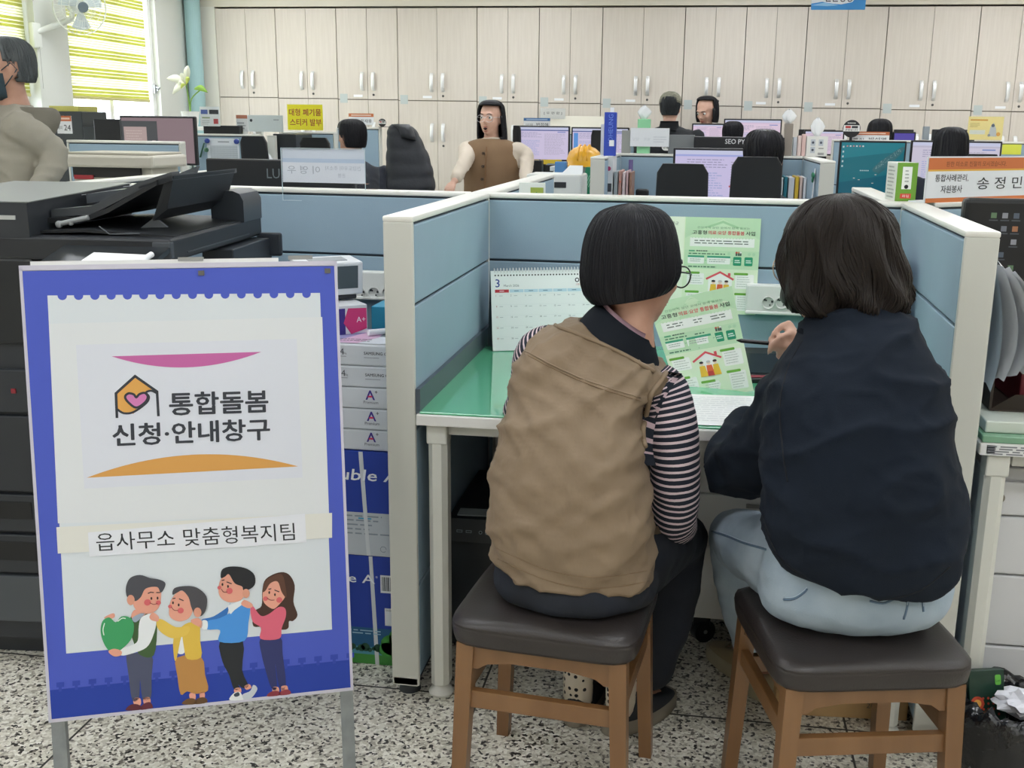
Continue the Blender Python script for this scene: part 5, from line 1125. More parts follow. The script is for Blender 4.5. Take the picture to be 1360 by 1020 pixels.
def sleeve(name, pts, rad, mt, parent, amp=.004, n=28, k=6, sq=1.0, uv=True, seed=0):
    m = MB(); P_ = [V(p) for p in smooth_path([tuple(p) for p in pts], k)]; Rr = [p[0] for p in smooth_path([(r_,) for r_ in rad], k)]
    m.tube(P_, Rr, n, uv=uv); m.bm.normal_update()
    for v in m.bm.verts: v.co += v.normal * (ridged(V((v.co.x, v.co.y, v.co.z + .4 * v.co.x)), 16, amp, (1, 1, 2.2), seed) + ridged(v.co, 34, amp * .35, (1, 1, 1.5), seed + 3))
    return obj(name, m, mt, parent, True, True)
slv = sleeve('shirt_sleeve', [at(868, 498, y=-.20), at(882, 520, y=-.205), at(891, 560, y=-.215), at(896, 610, y=-.215), at(897, 655, y=-.20), at(895, 688, y=-.165), at(900, 698, y=-.09), at(899, 700, y=.0), at(898, 700, y=.06)], [.036, .051, .054, .053, .051, .049, .044, .036, .031], stm, t, .0035, 32)
sleeve('shirt_sleeve', [at(735, 455, y=-.16), at(712, 470, y=-.14), at(704, 520, y=-.03), at(700, 560, y=.08), V((.45, .18, .78)), wrL], [.04, .047, .046, .044, .038, .030], stm, t, .003, 28, seed=4)
# shirt band beside the armhole, its stripes running across it
bpy.context.view_layer.update()
def on_sleeve(u, v, up=.0015):
    ok, loc, nn, ix = slv.ray_cast(_w(t).inverted() @ CAM, ray(u, v).normalized())
    return (_w(t) @ loc + nn * up) if ok else at(u, v, y=-.258)
inner = smooth_path([(887, 494), (870, 514), (858, 538), (851, 568), (851, 595), (857, 618)], 8); outer = smooth_path([(906, 496), (889, 519), (876, 545), (869, 574), (868, 598), (872, 618)], 8)
m = MB()
for i in range(len(inner) - 1):
    m.m = 1 if i % 6 in (3, 4) and i < 34 else 0; m.poly([on_sleeve(*inner[i]), on_sleeve(*outer[i]), on_sleeve(*outer[i + 1]), on_sleeve(*inner[i + 1])])
obj('shirt_yoke', m, [mat('18202e', .85), mat('cdb4be', .85)], slv, True, True)
# trousers, socks, shoes
NAVY = mat('10141c', .85, bump=(300, .1), var=(8, '1b2230', .6))
m = MB(); m.loft(blend([ring_px((672, 775), (866, 790), -.30, .13), ring_px((660, 765), (872, 785), -.305, .155), ring_px((657, 745), (874, 765), -.305, .155), ring_px((668, 715), (860, 735), -.30, .14), ring_px((680, 680), (845, 700), -.30, .12)], 3))
limb(m, [at(835, 750, y=-.24), at(880, 722, y=-.06), at(905, 715, y=.10)], [.085, .075, .066]); limb(m, [at(905, 715, y=.10), at(893, 800, y=.06), at(862, 885, y=.02)], [.066, .062, .062])
limb(m, [at(745, 745, y=-.22), at(790, 705, y=.0), at(815, 700, y=.14)], [.085, .075, .062]); limb(m, [at(815, 700, y=.14), at(800, 790, y=.10), at(785, 880, y=.05)], [.06, .055, .055])
organic('trousers', m, NAVY, t, .009, 5, cloth_fold(.005, 14, (1, 1, 1.5), 3))
sk, nt, b = node_mat('dotted sock'); b.inputs['Roughness'].default_value = .9; vo = N(nt, 'ShaderNodeTexVoronoi', Scale=55.0); vo.inputs['Randomness'].default_value = .5; tc = N(nt, 'ShaderNodeTexCoord'); nt.links.new(tc.outputs['Object'], vo.inputs['Vector'])
lt = N(nt, 'ShaderNodeMath', _operation='LESS_THAN'); lt.inputs[1].default_value = .26; nt.links.new(vo.outputs['Distance'], lt.inputs[0]); mx = N(nt, 'ShaderNodeMix', _data_type='RGBA'); mx.inputs['A'].default_value = lin('cfc4b4'); mx.inputs['B'].default_value = lin('1d1c20'); nt.links.new(lt.outputs[0], mx.inputs['Factor']); nt.links.new(mx.outputs['Result'], b.inputs['Base Color'])
for hh, tt in ((hL, tL), (hR, tR)):
    dd = (V(tt) - hh).normalized(); hh2 = hh + dd * .0; shoe(t, hh2, tt, .046, .085, '1b2027', '777064', 'shoe', .034)
    m = MB(); a0 = hh + dd * .052; m.tube([a0 + V((0, 0, .05)), a0 + V((0, 0, .10)), a0 + V((0, .012, .22))], [.036, .036, .042], 18); obj('sock', m, sk, t, True, True)

# ------------------------------------------------------------------ woman in navy (seated right)
t = thing('person', 'person in a navy sweatshirt and light blue jeans on the right stool', 'person', (.97, -.33, 0)); B_ = t
fB = V((-.72, .64, -.20)); cB = at(1106, 345, y=-.17); neckB = at(1120, 430, y=-.22)
shL, shR = at(1072, 500, y=-.24), at(1188, 490, y=-.27); elL, wrL = at(966, 622, y=-.14), at(985, 560, y=.10)
elR, wrR = V((1.03, .0, .83)), at(1066, 466, y=.06)
hipL, hipR = at(1070, 765, y=-.33), at(1200, 770, y=-.33); kneeL, ankL = at(988, 722, y=.07), at(1013, 866, y=.09); kneeR, ankR = at(1082, 708, y=.14), at(1052, 900, y=.02)
m = MB(); PB = head_shape(m, cB, fB, 1.0)
m.tube([cB + V((.01, -.02, -.05)), neckB.lerp(cB, .35), neckB, neckB - V((0, .01, .06))], [.052, .047, .048, .06], 18)
m.loft(blend([ring_px((1040, 745), (1240, 770), -.36, .11), ring_px((1040, 640), (1250, 650), -.34, .11), ring_px((1045, 540), (1230, 540), -.30, .10), ring_px((1055, 480), (1210, 470), -.27, .085), ring_px((1085, 445), (1170, 440), -.25, .06)], 2))
limb(m, [shL, elL, wrL], [.043, .037, .025]); limb(m, [shR, V((1.05, -.11, .86)), elR, wrR], [.036, .034, .032, .025])
for h, kn, an in ((hipR, kneeR, ankR), (hipL, kneeL, ankL)): limb(m, [h + V((0, .02, -.01)), kn, an], [.055, .036, .027])
hB, tB = at(1046, 925, z=0), at(941, 868, z=0); hC, tC = at(1075, 945, z=0), at(1010, 925, z=0) + V((-.05, .06, 0)); feet(m, ankL, hB, tB); feet(m, ankR, hC, tC)
q = lambda u, v, y: at(u, v, y=y)
hand_shape(m, q(1068, 470, .05), [q(1047, 430, .05), q(1050, 442, .03), q(1054, 454, .045), q(1057, 466, .06)], [[q(1034, 436, .045), q(1026, 447, .045), q(1022, 455, .047)], [q(1036, 449, .02), q(1026, 460, .028), q(1021, 468, .04)], [q(1042, 464, .03), q(1034, 472, .045), q(1038, 477, .06)], [q(1047, 474, .05), q(1042, 480, .065), q(1047, 482, .075)]], [q(1055, 464, .025), q(1040, 459, .022), q(1028, 457, .032)], .95)
relaxed_hand(m, wrL, (.3, .9, .15), (-.5, 0, .8), .92, .4, -1)
organic('body', m, SKIN, t, .0065, 4)
face_bits(t, PB); glasses(t, PB, 1.0, 'b9a48f', .027, .0013)
hr = [ring_px((1113, 257), (1117, 257), -.18, .003, 64), ring_px((1090, 261), (1140, 260), -.18, .045, 64), ring_px((1066, 272), (1163, 271), -.18, .078, 64), ring_px((1048, 292), (1180, 291), -.18, .098, 64), ring_px((1039, 318), (1189, 318), -.18, .108, 64), ring_px((1035, 348), (1196, 349), -.182, .115, 64), ring_px((1036, 374), (1203, 375), -.186, .118, 64), ring_px((1040, 394), (1205, 396), -.19, .116, 64), ring_px((1050, 411), (1199, 410), -.195, .108, 64)]
hair_from(t, hr, fB, cB, 5, HAIR_WAVY, (.05, .62), .016, 1500, .0024, .005, .014, 9, 60)
SWEAT = mat('0f1722', .9, bump=(420, .12), var=(4, '121c2a', .6), spec=.25)
m = MB(); sr = [ring_px((1030, 735), (1256, 768), -.375, .140, 56, 2.5), ring_px((1020, 715), (1264, 752), -.38, .155, 56, 2.5), ring_px((1014, 675), (1278, 705), -.375, .158, 56, 2.5), ring_px((1013, 630), (1277, 650), -.365, .152, 56, 2.5), ring_px((1014, 580), (1270, 592), -.35, .147, 56, 2.5), ring_px((1016, 540), (1262, 542), -.33, .14, 56, 2.5), ring_px((1026, 502), (1254, 500), -.31, .13, 56, 2.5), ring_px((1040, 474), (1240, 463), -.29, .115, 56, 2.4), ring_px((1056, 450), (1220, 432), -.27, .098, 56, 2.3), ring_px((1070, 428), (1192, 408), -.25, .08, 56, 2.2), ring_px((1085, 408), (1165, 396), -.235, .062, 56, 2)]
m.loft(blend(sr, 3))
limb(m, [at(1078, 500, y=-.26), at(1030, 560, y=-.22), at(974, 622, y=-.15)], [.072, .068, .060]); limb(m, [at(970, 622, y=-.15), at(975, 600, y=-.03), at(990, 560, y=.09)], [.060, .052, .040])
limb(m, [at(1040, 560, y=-.28), at(1005, 615, y=-.20), at(985, 632, y=-.15)], [.06, .06, .052])
limb(m, [at(1198, 488, y=-.28), V((1.06, -.12, .86)), V((1.02, .02, .80))], [.060, .057, .052]); limb(m, [V((1.03, .02, .80)), V((.95, .05, .87)), at(1072, 472, y=.06)], [.055, .045, .034])
m.loft(blend([ring_px((1070, 428), (1180, 415), -.235, .07, e=2), ring_px((1082, 405), (1170, 393), -.225, .06, e=2)], 2))
def sfold(co): return crease(V((co.x + co.z * .5, co.y, co.z - co.x * .4)), 6, .012, (.8, .8, 1.7), 4) + crease(co, 14, .004, (1, 1, 1.6), 11)
sw = organic('sweatshirt', m, SWEAT, t, .0085, 5, sfold)
m = MB(); m.loft(blend([ring_px((1058, 440), (1192, 424), -.25, .088, e=2), ring_px((1075, 412), (1178, 398), -.232, .07, e=2)], 2), cap=False); bmesh.ops.solidify(m.bm, geom=m.bm.faces[:], thickness=.005); obj('collar', m, SWEAT, sw, True, True, True)
bpy.context.view_layer.update()
for pts in ([(1066, 452), (1046, 490), (1036, 540), (1040, 600), (1046, 640)], [(1016, 700), (1040, 745), (1100, 785), (1160, 797), (1220, 785), (1262, 752)]):
    p = [];
    for u, v in smooth_path(pts, 6):
        ok, loc, nn, ix = sw.ray_cast(_w(t).inverted() @ CAM, ray(u, v).normalized())
        if ok: p.append(_w(t) @ loc + nn * .0003)
    if len(p) > 3: m = MB(); m.tube(p, .0016, 6); obj('seam', m, mat('0a0f17', .9), sw, True, True)
DENIM = mat('a2b1be', .85, bump=(350, .2), var=(9, '8092a3', .7))
m = MB(); m.loft(blend([ring_px((1040, 812), (1225, 822), -.335, .09), ring_px((1012, 798), (1250, 806), -.335, .13), ring_px((1006, 775), (1262, 786), -.335, .15), ring_px((1012, 740), (1262, 758), -.335, .15), ring_px((1025, 700), (1250, 720), -.335, .13)], 3))
limb(m, [at(1062, 758, y=-.28), at(1002, 725, y=-.08), at(977, 712, y=.07)], [.09, .08, .066]); limb(m, [at(977, 712, y=.07), at(985, 785, y=.09), at(1003, 856, y=.10)], [.066, .062, .056])
limb(m, [at(1170, 760, y=-.24), at(1110, 715, y=.0), at(1082, 702, y=.15)], [.09, .08, .066]); limb(m, [at(1082, 702, y=.15), at(1070, 800, y=.10), at(1050, 890, y=.03)], [.064, .058, .05])
jn = organic('jeans', m, DENIM, t, .009, 5, cloth_fold(.005, 15, (1, 1, 1.8), 6))
bpy.context.view_layer.update()
def on_obj(o, root, pts, lift=.001):
    out = []
    for u, v in pts:
        ok, loc, nn, ix = o.ray_cast(_w(root).inverted() @ CAM, ray(u, v).normalized())
        if ok: out.append(_w(root) @ loc + nn * lift)
    return out
DST = mat('5d7389', .8); DLT = mat('b3c4d2', .8)
for nm, pts in (('pocket_seam', [(1041, 796), (1055, 795), (1068, 787), (1072, 782)]), ('pocket_seam', [(1226, 812), (1226, 788), (1238, 778), (1256, 765)]), ('belt_loop', [(1200, 822), (1204, 808), (1206, 795)]), ('pocket_seam', [(1155, 798), (1172, 801), (1186, 796)]), ('knee_seam', [(946, 706), (965, 712), (990, 722), (1018, 730)])):
    p = on_obj(jn, t, [q_ for q_ in smooth_path(pts, 4)])
    if len(p) > 2:
        m = MB(); m.tube(p, .0022, 6); obj(nm, m, DST, jn, True, True); m = MB(); m.tube([x + V((0, 0, .004)) for x in p], .0009, 5); obj('stitching', m, DLT, jn, True, True)
# sneakers
TAUPE = '9c8f72'
s_ = shoe(t, hB, tB, .048, .088, TAUPE, 'aaa188', 'sneaker', .036)
m = MB(); d_ = (tB - hB).normalized(); x_ = d_.cross(V((0, 0, 1)))
for i in range(5):
    c_ = hB + d_ * (.12 + i * .022) + V((0, 0, .097 - i * .009)); m.tube([c_ - x_ * .026 + V((0, 0, -.012)), c_, c_ + x_ * .026 + V((0, 0, -.012))], .003, 6)
obj('laces', m, mat('a39a84', .8), s_, True, True)
shoe(t, at(1075, 945, z=0), at(1010, 925, z=0) + V((-.05, .06, 0)), .046, .085, TAUPE, 'aaa188', 'sneaker', .036)
for a0 in (hB + d_ * .06, at(1070, 940, z=0) + V((-.03, .03, 0))): m = MB(); m.tube([a0 + V((0, 0, .05)), a0 + V((0, 0, .11)), a0 + V((-.005, .015, .19))], [.034, .034, .036], 16); obj('sock', m, mat('d9d9d6', .9), t, True, True)
# pen in her hand
m = MB(); p0, p1 = at(978, 452, y=.045), at(1056, 459, y=.04); dv = (p1 - p0); m.cyl(p0 + dv * .08, p1, .0048, n=14); m.cyl(p0 + dv * .08, p0, .0048, .0012, n=14); m.cyl(p1, p1 + dv * .04, .0035, n=10); m.box((0, 0, 0), (.03, .002, .002), M=Matrix.Translation(p0 + dv * .8 + V((0, -.001, .006))))
solo('pen', 'black ballpoint pen held pointing at the leaflet', 'pen', m, mat('17181b', .25), smooth=40)
# ------------------------------------------------------------------ office behind the counter: helpers
def support(label, x0, x1, y0, y1, z, name='office_desk', cat='desk', legs=True):
    t = thing(name, label, cat, ((x0 + x1) / 2, (y0 + y1) / 2, 0), group='desks behind the partitions')
    m = MB(); m.bx(x0, x1, y0, y1, z - .027, z, .003); obj('desktop', m, mat('dcdcd8', .4), t, True)
    for x in (x0 + .03, x1 - .03):
        for y in (y0 + .03, y1 - .03): m = MB(); m.bx(x - .022, x + .022, y - .022, y + .022, 0, z - .027, .003); obj('leg', m, WHITE, t, True)
    return t
DESKS = [('desk behind the partition where the lamp black monitor back stands', -1.36, -.12, 1.08, 1.95, .74), ('desk behind the short partition left of the whale wallpaper screen', .12, 1.15, 1.1, 1.8, .74),
         ('desk with the lavender screens behind the standing woman', -1.0, .2, 5.95, 6.75, .74), ('desk in the middle cubicle facing the tall screen', .20, 1.185, 3.05, 3.84, .74), ('far desk in front of the cabinets in the middle', .57, 1.85, 7.2, 7.56, .74),
         ('desk carrying the underwater wallpaper screen', 1.62, 2.75, 4.75, 5.55, .74), ('desk under the pink screen at left', -3.2, -2.0, 3.6, 4.3, .74), ('desk of the man who bends down', -2.3, -1.3, 4.88, 5.28, .74), ('far desk at right before the cabinets', 1.9, 3.4, 6.2, 7.4, .74)]
for a in DESKS: support(*a)
def px_partition(label, u0, v0, u1, y, splits=(), th=.06, post=None):
    a, b = at(u0, v0, y), at(u1, v0, y); z = (a.z + b.z) / 2
    return partition(label, (a.x, y), (b.x, y), th, z, [z - .33] + list(splits), feet=False, z0=0)
def monitor(label, u0, v0, u1, v1, y, draw=None, zd=.74, back=False, emit=.82, dep=.035, bez=.012, col='141518'):
    a, b = at(u0, v1, y), at(u1, v0, y); x0, x1 = a.x, b.x; z1 = (at(u0, v0, y).z + b.z) / 2; z0 = min(a.z, z1 - (x1 - x0) * .57); w, h = x1 - x0, z1 - z0
    t = thing('monitor', label, 'monitor', ((x0 + x1) / 2, y + .1, zd), group='computer monitors')
    m = MB(); m.bx(x0, x1, y, y + dep, z0, z1, .006); obj('casing', m, mat(col, .4), t, True)
    xm = (x0 + x1) / 2; m = MB(); m.bx(xm - .035, xm + .035, y + dep, y + dep + .03, zd + .01, z0 + h * .6); m.box((xm, y + dep, zd + .006), (.22, .17, .012), .004); obj('stand', m, BLACK, t, True)
    if draw:
        d = Draw((x0 + bez, y - .0006, z0 + bez), (1, 0, 0), (0, 0, 1), .0008); d.emit = emit; draw(d, w - 2 * bez, h - 2 * bez); d.obj('screen', t)
    return t
def doc_screen(bg='d8cdea', bar='5b6ba5', seed=1, red=False, side=None):
    def f(d, w, h):
        d.rect(0, 0, w, h, bg, 0); d.rect(0, h * .93, w, h, 'cfd3ee', 1); d.rect(0, h * .89, w, h * .925, bar, 1); r = random.Random(seed)
        if side: d.rect(w * .02, h * .15, w * .10, h * .86, side, 1)
        d.lines(w * .12, h * .84, w * .55, 4, h * .045, h * .014, '9a97b8', 1, seed); d.lines(w * .12, h * .6, w * .5, 11, h * .045, h * .018, 'a9b2dd', 1, seed + 1); d.lines(w * .56, h * .8, w * .96, 15, h * .045, h * .012, 'a59fb5', 1, seed + 2); d.rect(w * .80, h * .84, w * .95, h * .865, '6f86c9', 1)
        if red: d.rect(w * .55, h * .34, w * .66, h * .37, 'c9545a', 2)
    return f
def chair_back(label, u0, v0, u1, v1, y, col='17181b', headrest=False, tilt=.1):
    """office swivel chair seen from behind"""
    a, b = at(u0, v1, y), at(u1, v0, y); xm, w = (a.x + b.x) / 2, b.x - a.x; zt = b.z; zb = min(a.z, zt - .45)
    t = thing('office_chair', label, 'chair', (xm, y + .25, 0), group='black office chairs')
    rows = []
    for i in range(13):
        s = i / 12; z = zb + (zt - zb) * s; k = (1 - .10 * s) * (1 if s < .93 else .9 - (s - .93) * 1.5); row = []
        for j in range(24):
            an = 2 * PI * j / 24; co, si = math.cos(an), math.sin(an); row.append(V((xm + w / 2 * k * (abs(co) ** .5) * (1 if co > 0 else -1), y + .06 * (s - .5) * -2 * tilt * 4 + .028 * (abs(si) ** .6) * (1 if si > 0 else -1) - .05 * (1 - co * co) * -.4, z)))
        rows.append(row)
    m = MB(); m.loft(rows); obj('backrest', m, mat(col, .45, bump=(200, .08)), t, True, 50)
    m = MB(); m.box((xm, y + .30, .47), (.46, .46, .07), .03); obj('seat', m, mat(col, .5), t, True, 50)
    m = MB(); m.tube([(xm, y + .2, .42), (xm, y + .0, .45), (xm, y - .03, .6), (xm, y - .02, zb + .12)], .022, 10); obj('spine', m, BLACK, t, True, True)
    m = MB(); m.cyl((xm, y + .28, .10), (xm, y + .28, .44), .025)
    for k in range(5): an = 2 * PI * k / 5; m.tube([(xm, y + .28, .11), (xm + .28 * math.cos(an), y + .28 + .28 * math.sin(an), .07)], .016, 8)
    obj('base', m, BLACK, t, True, 40)
    for k in range(5): an = 2 * PI * k / 5; m = MB(); m.sph((xm + .28 * math.cos(an), y + .28 + .28 * math.sin(an), .03), .03, 12); obj('caster', m, BLACK, t, True, True)
    return t
def head_hair(root, Hc, f, kind, mt, k=1.0, seed=1, top=.12):
    fr, r, u = frame_of(V((f[0], f[1], 0))); Hc = V(Hc); rings = []
    spec = {'short': [(top, .004, .004, 0), (top - .004, .04, .05, 0), (top - .02, .066, .082, -.002), (.075, .080, .098, -.006), (.035, .084, .101, -.01), (-.005, .079, .094, -.016), (-.035, .070, .082, -.026), (-.055, .060, .066, -.034)],
            'bob': [(top, .004, .004, 0), (top - .004, .042, .05, 0), (top - .02, .072, .086, 0), (.075, .09, .106, -.004), (.03, .098, .112, -.008), (-.02, .101, .112, -.012), (-.07, .100, .106, -.016), (-.105, .092, .096, -.02)],
            'long': [(top, .004, .004, 0), (top - .004, .042, .05, 0), (top - .02, .072, .086, 0), (.075, .09, .104, -.004), (.03, .097, .110, -.008), (-.03, .100, .110, -.014), (-.09, .104, .108, -.02), (-.15, .106, .104, -.026), (-.185, .098, .094, -.03)]}[kind]
    for h, a, b_, o in spec: rings.append([Hc + (r * (a * math.cos(t_)) + fr * (b_ * math.sin(t_) + o) + V((0, 0, h))) * k for t_ in [2 * PI * i / 36 for i in range(36)]])
    return hair_from(root, rings, fr, Hc, 3, mt, (.08 * k, .30) if kind != 'short' else (.05 * k, .45, .012 * k, -.22), .004 if kind == 'short' else .002, 160, .0018, .004, .012, seed, 30)
def figure(label, hp, y, f, top, bottom=None, bf=None, sit=True, hair='short', hmat=None, k=1.0, lean=0, skin=None, arms=None, width=1.0, vox=.013, eyes=True, folds=.006, mouth=False, name='person', extra=None):
    Hc = at(hp[0], hp[1], y); f = V(f); bf = V(bf or (f.x, f.y, 0)).normalized(); r = bf.cross(V((0, 0, 1))).normalized(); skin = skin or SKIN
    base = V((Hc.x, Hc.y, 0)) - bf * lean; t = thing(name, label, 'person', base)
    Q = lambda a, b_, dz: Hc + (r * a + bf * (b_ - lean * max(0, min(1, -dz / .6)))) * k + V((0, 0, dz * k))
    zh = .56 if sit else .93 * k
    def torso(m, g, low):
        spec = [(-.135, .05, .052), (-.16, .085 * width, .065), (-.19, .150 * width, .08), (-.235, .178 * width, .095), (-.34, .172 * width, .11), (-.47, .160 * width, .108), (-.58, .165 * width, .112), (low, .172 * width, .118)]
        m.loft(blend([[Q((a + g) * math.cos(t_), (b_ + g) * math.sin(t_) - .012, dz) for t_ in [2 * PI * i / 32 for i in range(32)]] for dz, a, b_ in spec], 3))
    sh = [Q(s * .165 * width, -.015, -.222) for s in (-1, 1)]
    A = arms or [(Q(-.22, .03, -.50), Q(-.16, .26, -.55)), (Q(.22, .03, -.50), Q(.16, .26, -.55))]
    low = -(Hc.z - zh) / k
    hips = [V((Q(s * .085, -.02, low).x, Q(s * .085, -.02, low).y, zh)) for s in (-1, 1)]
    if sit: kn = [h + bf * .42 + r * s * .02 + V((0, 0, -.02)) for h, s in zip(hips, (-1, 1))]; an = [V((p.x, p.y, .09)) + bf * .02 for p in kn]
    else: kn = [V((h.x, h.y, zh * .54)) + bf * .03 for h in hips]; an = [V((h.x, h.y, .09)) + r * s * .02 for h, s in zip(hips, (-1, 1))]
    m = MB(); P = head_shape(m, Hc, f, k); m.tube([Q(0, .0, -.06), Q(0, -.012, -.11), Q(0, -.018, -.17)], [.055 * k, .051 * k, .060 * k], 16); torso(m, -.012, low)
    for i in (0, 1):
        limb(m, [sh[i], V(A[i][0]), V(A[i][1])], [.042 * k, .036 * k, .026 * k], 12); d = (V(A[i][1]) - V(A[i][0])).normalized(); relaxed_hand(m, V(A[i][1]) + d * .01, d, V((0, 0, 1)) if abs(d.z) < .8 else -bf, .9 * k, .35, 1 if i else -1)
        limb(m, [hips[i], kn[i], an[i]], [.07, .048, .034], 12); m.tube([an[i], an[i] + bf * .02 + V((0, 0, -.05)), an[i] + bf * .14 + V((0, 0, -.065))], [.034, .034, .02], 12)
    organic('body', m, skin, t, vox * .8, 3)
    if eyes: face_bits(t, P, k, mouth_open=mouth)
    m = MB(); torso(m, .012, low - .06)
    for i in (0, 1): w_ = V(A[i][1]); e_ = V(A[i][0]); limb(m, [sh[i], e_, w_.lerp(e_, .12)], [.062 * k, .054 * k, .042 * k], 14)
    jt = organic('top', m, top, t, vox, 4, lambda co: crease(co, 11, folds, (1, 1, 1.5), 3))
    m = MB(); m.loft(blend([[V((hips[0].x + hips[1].x, hips[0].y + hips[1].y, 0)) / 2 + r * (.17 * width * math.cos(t_)) + bf * (.12 * math.sin(t_)) + V((0, 0, z_)) for t_ in [2 * PI * i / 24 for i in range(24)]] for z_ in (zh - .10, zh - .06, zh + .05, zh + .14)], 2))
    for i in (0, 1): limb(m, [hips[i], kn[i], an[i] + V((0, 0, .03))], [.092, .07, .058], 12)
    organic('trousers', m, bottom or mat('1c1f26', .8), t, vox * 1.2, 4)
    for i in (0, 1): shoe(t, V((an[i].x, an[i].y, 0)) - bf * .06, V((an[i].x, an[i].y, 0)) + bf * .19, .045, .085, '17181a', '2a2a2a')
    if hair: head_hair(t, Hc, f, hair, hmat or HAIR_BLACK, k)
    return t, P, Hc, Q, jt, (bf, r)

# ------------------------------------------------------------------ the masked man at the left edge
JK = mat('9a9588', .8, bump=(250, .12), var=(5, '8f8a7d', .6))
fD = V((-.74, -.66, -.10)); bD = V((-.80, -.60, 0))
t, PD, Hc, Q, jt, (bf, r) = figure('person in a grey-beige hooded jacket with a dark face mask at the left edge', (9, 90), 1.6, fD, JK, mat('3a3d44', .8), bD, False, None, k=1.02, skin=SKIN2, width=1.12, vox=.011, folds=.007, arms=[(at(72, 205, 1.52), at(52, 255, 1.40)), (at(-40, 215, 1.75), at(-50, 250, 1.6))])
head_hair(t, Hc, fD, 'short', HAIR_GREY, .98, 4)
fr, rr, u = frame_of(fD); m = MB(); rows = []
for h, a, b_ in ((.0, .050, .090), (-.02, .060, .104), (-.045, .066, .112), (-.075, .064, .106), (-.105, .05, .088), (-.118, .03, .07)):
    rows.append([Hc + (rr * (a * 1.05 * math.sin(t_)) + fr * (.02 + (b_ - .018) * math.cos(t_)) + u * h) * 1.02 for t_ in [-1.5 + 3.0 * i / 16 for i in range(17)]])
m.loft(rows, cap=False, closed=False); bmesh.ops.recalc_face_normals(m.bm, faces=m.bm.faces[:]); bmesh.ops.solidify(m.bm, geom=m.bm.faces[:], thickness=.003); mk = obj('face_mask', m, mat('35464f', .85, bump=(300, .1)), t, True, True)
for s in (-1, 1): m = MB(); m.tube([PD(s * .066, .03, -.01), PD(s * .080, -.005, .015), PD(s * .085, -.022, -.01), PD(s * .068, .03, -.07)], .0022, 6); obj('ear_loop', m, mat('35464f', .8), mk, True, True)
m = MB(); m.loft(blend([[Q(a * math.cos(t_), b_ * math.sin(t_) - .02 - o, dz) for t_ in [2 * PI * i / 32 for i in range(32)]] for dz, a, b_, o in ((-.26, .17, .10, .02), (-.215, .15, .115, .03), (-.18, .12, .115, .04), (-.155, .10, .10, .045), (-.145, .085, .085, .04))], 3), cap=False); bmesh.ops.solidify(m.bm, geom=m.bm.faces[:], thickness=.008); obj('hood', m, JK, jt, True, True, True)
m = MB(); m.tube([Q(.02, .10, -.19), Q(.03, .12, -.29), Q(.03, .13, -.39)], .0022, 6); obj('drawstring', m, mat('4c4a44', .7), jt, True, True)
m = MB(); p = Q(0, .0, 0); m.loft(blend([[Q(a * math.cos(t_), b_ * math.sin(t_) + .015, dz) for t_ in [PI * (.5 - .22) + PI * .44 * i / 12 for i in range(13)]] for dz, a, b_ in ((-.18, .10, .088), (-.27, .16, .118), (-.42, .16, .13), (-.62, .17, .135), (-.75, .17, .135))], 2), cap=False, closed=False); bmesh.ops.solidify(m.bm, geom=m.bm.faces[:], thickness=.004); obj('shirt_front', m, mat('7f90c4', .7, var=(7, 'c3cbe6', .9, (1, 1, 6))), t, True, True)

# ------------------------------------------------------------------ standing woman with the brown vest
CRM = mat('cfc3b4', .85, bump=(160, .2)); fC = V((-.24, -.96, -.03))
aL = [(at(699, 208, 5.5), at(697, 243, 5.3)), (at(619, 212, 5.35), at(604, 240, 5.15))]
t, PC, Hc, Q, jt, (bf, r) = figure('person in a brown buttoned vest and cream sleeves standing with open mouth', (652, 156), 5.5, fC, CRM, mat('23252b', .8), V((-.15, -.98, 0)), False, 'long', HAIR_BLACK, 1.04, 0, arms=[aL[0], aL[1]], width=1.14, vox=.012, mouth=True)
glasses(t, PC, 1.04, 'cfcfd2', .027, .0014, False)
m = MB(); spec = [(-.145, .075, .070), (-.165, .145, .085), (-.20, .182, .105), (-.27, .190, .12), (-.36, .192, .128), (-.47, .184, .126), (-.60, .192, .13), (-.72, .20, .135)]
m.loft(blend([[Q(a * 1.1 * math.cos(t_), b_ * 1.08 * math.sin(t_) - .012, dz) for t_ in [2 * PI * i / 40 for i in range(40)]] for dz, a, b_ in spec], 3), cap=False); bmesh.ops.recalc_face_normals(m.bm, faces=m.bm.faces[:]); bmesh.ops.solidify(m.bm, geom=m.bm.faces[:], thickness=.008); vs_ = obj('vest', m, mat('846a50', .9, bump=(120, .25), var=(9, '785e46', .5)), t, True, True)
for i in range(5): m = MB(); p = Q(.012, .118 + .012 * min(i, 2), -.245 - i * .088); m.cyl(p - bf * .004, p + bf * .008, .0105, n=12); obj('button', m, mat('4a3a2c', .4), vs_, True, 40)
m = MB(); m.tube([Q(-.008, .108, -.20), Q(-.008, .135, -.34), Q(-.008, .142, -.50), Q(-.008, .146, -.70)], .0035, 6); obj('placket', m, mat('7f5d3f', .9), vs_, True, True)

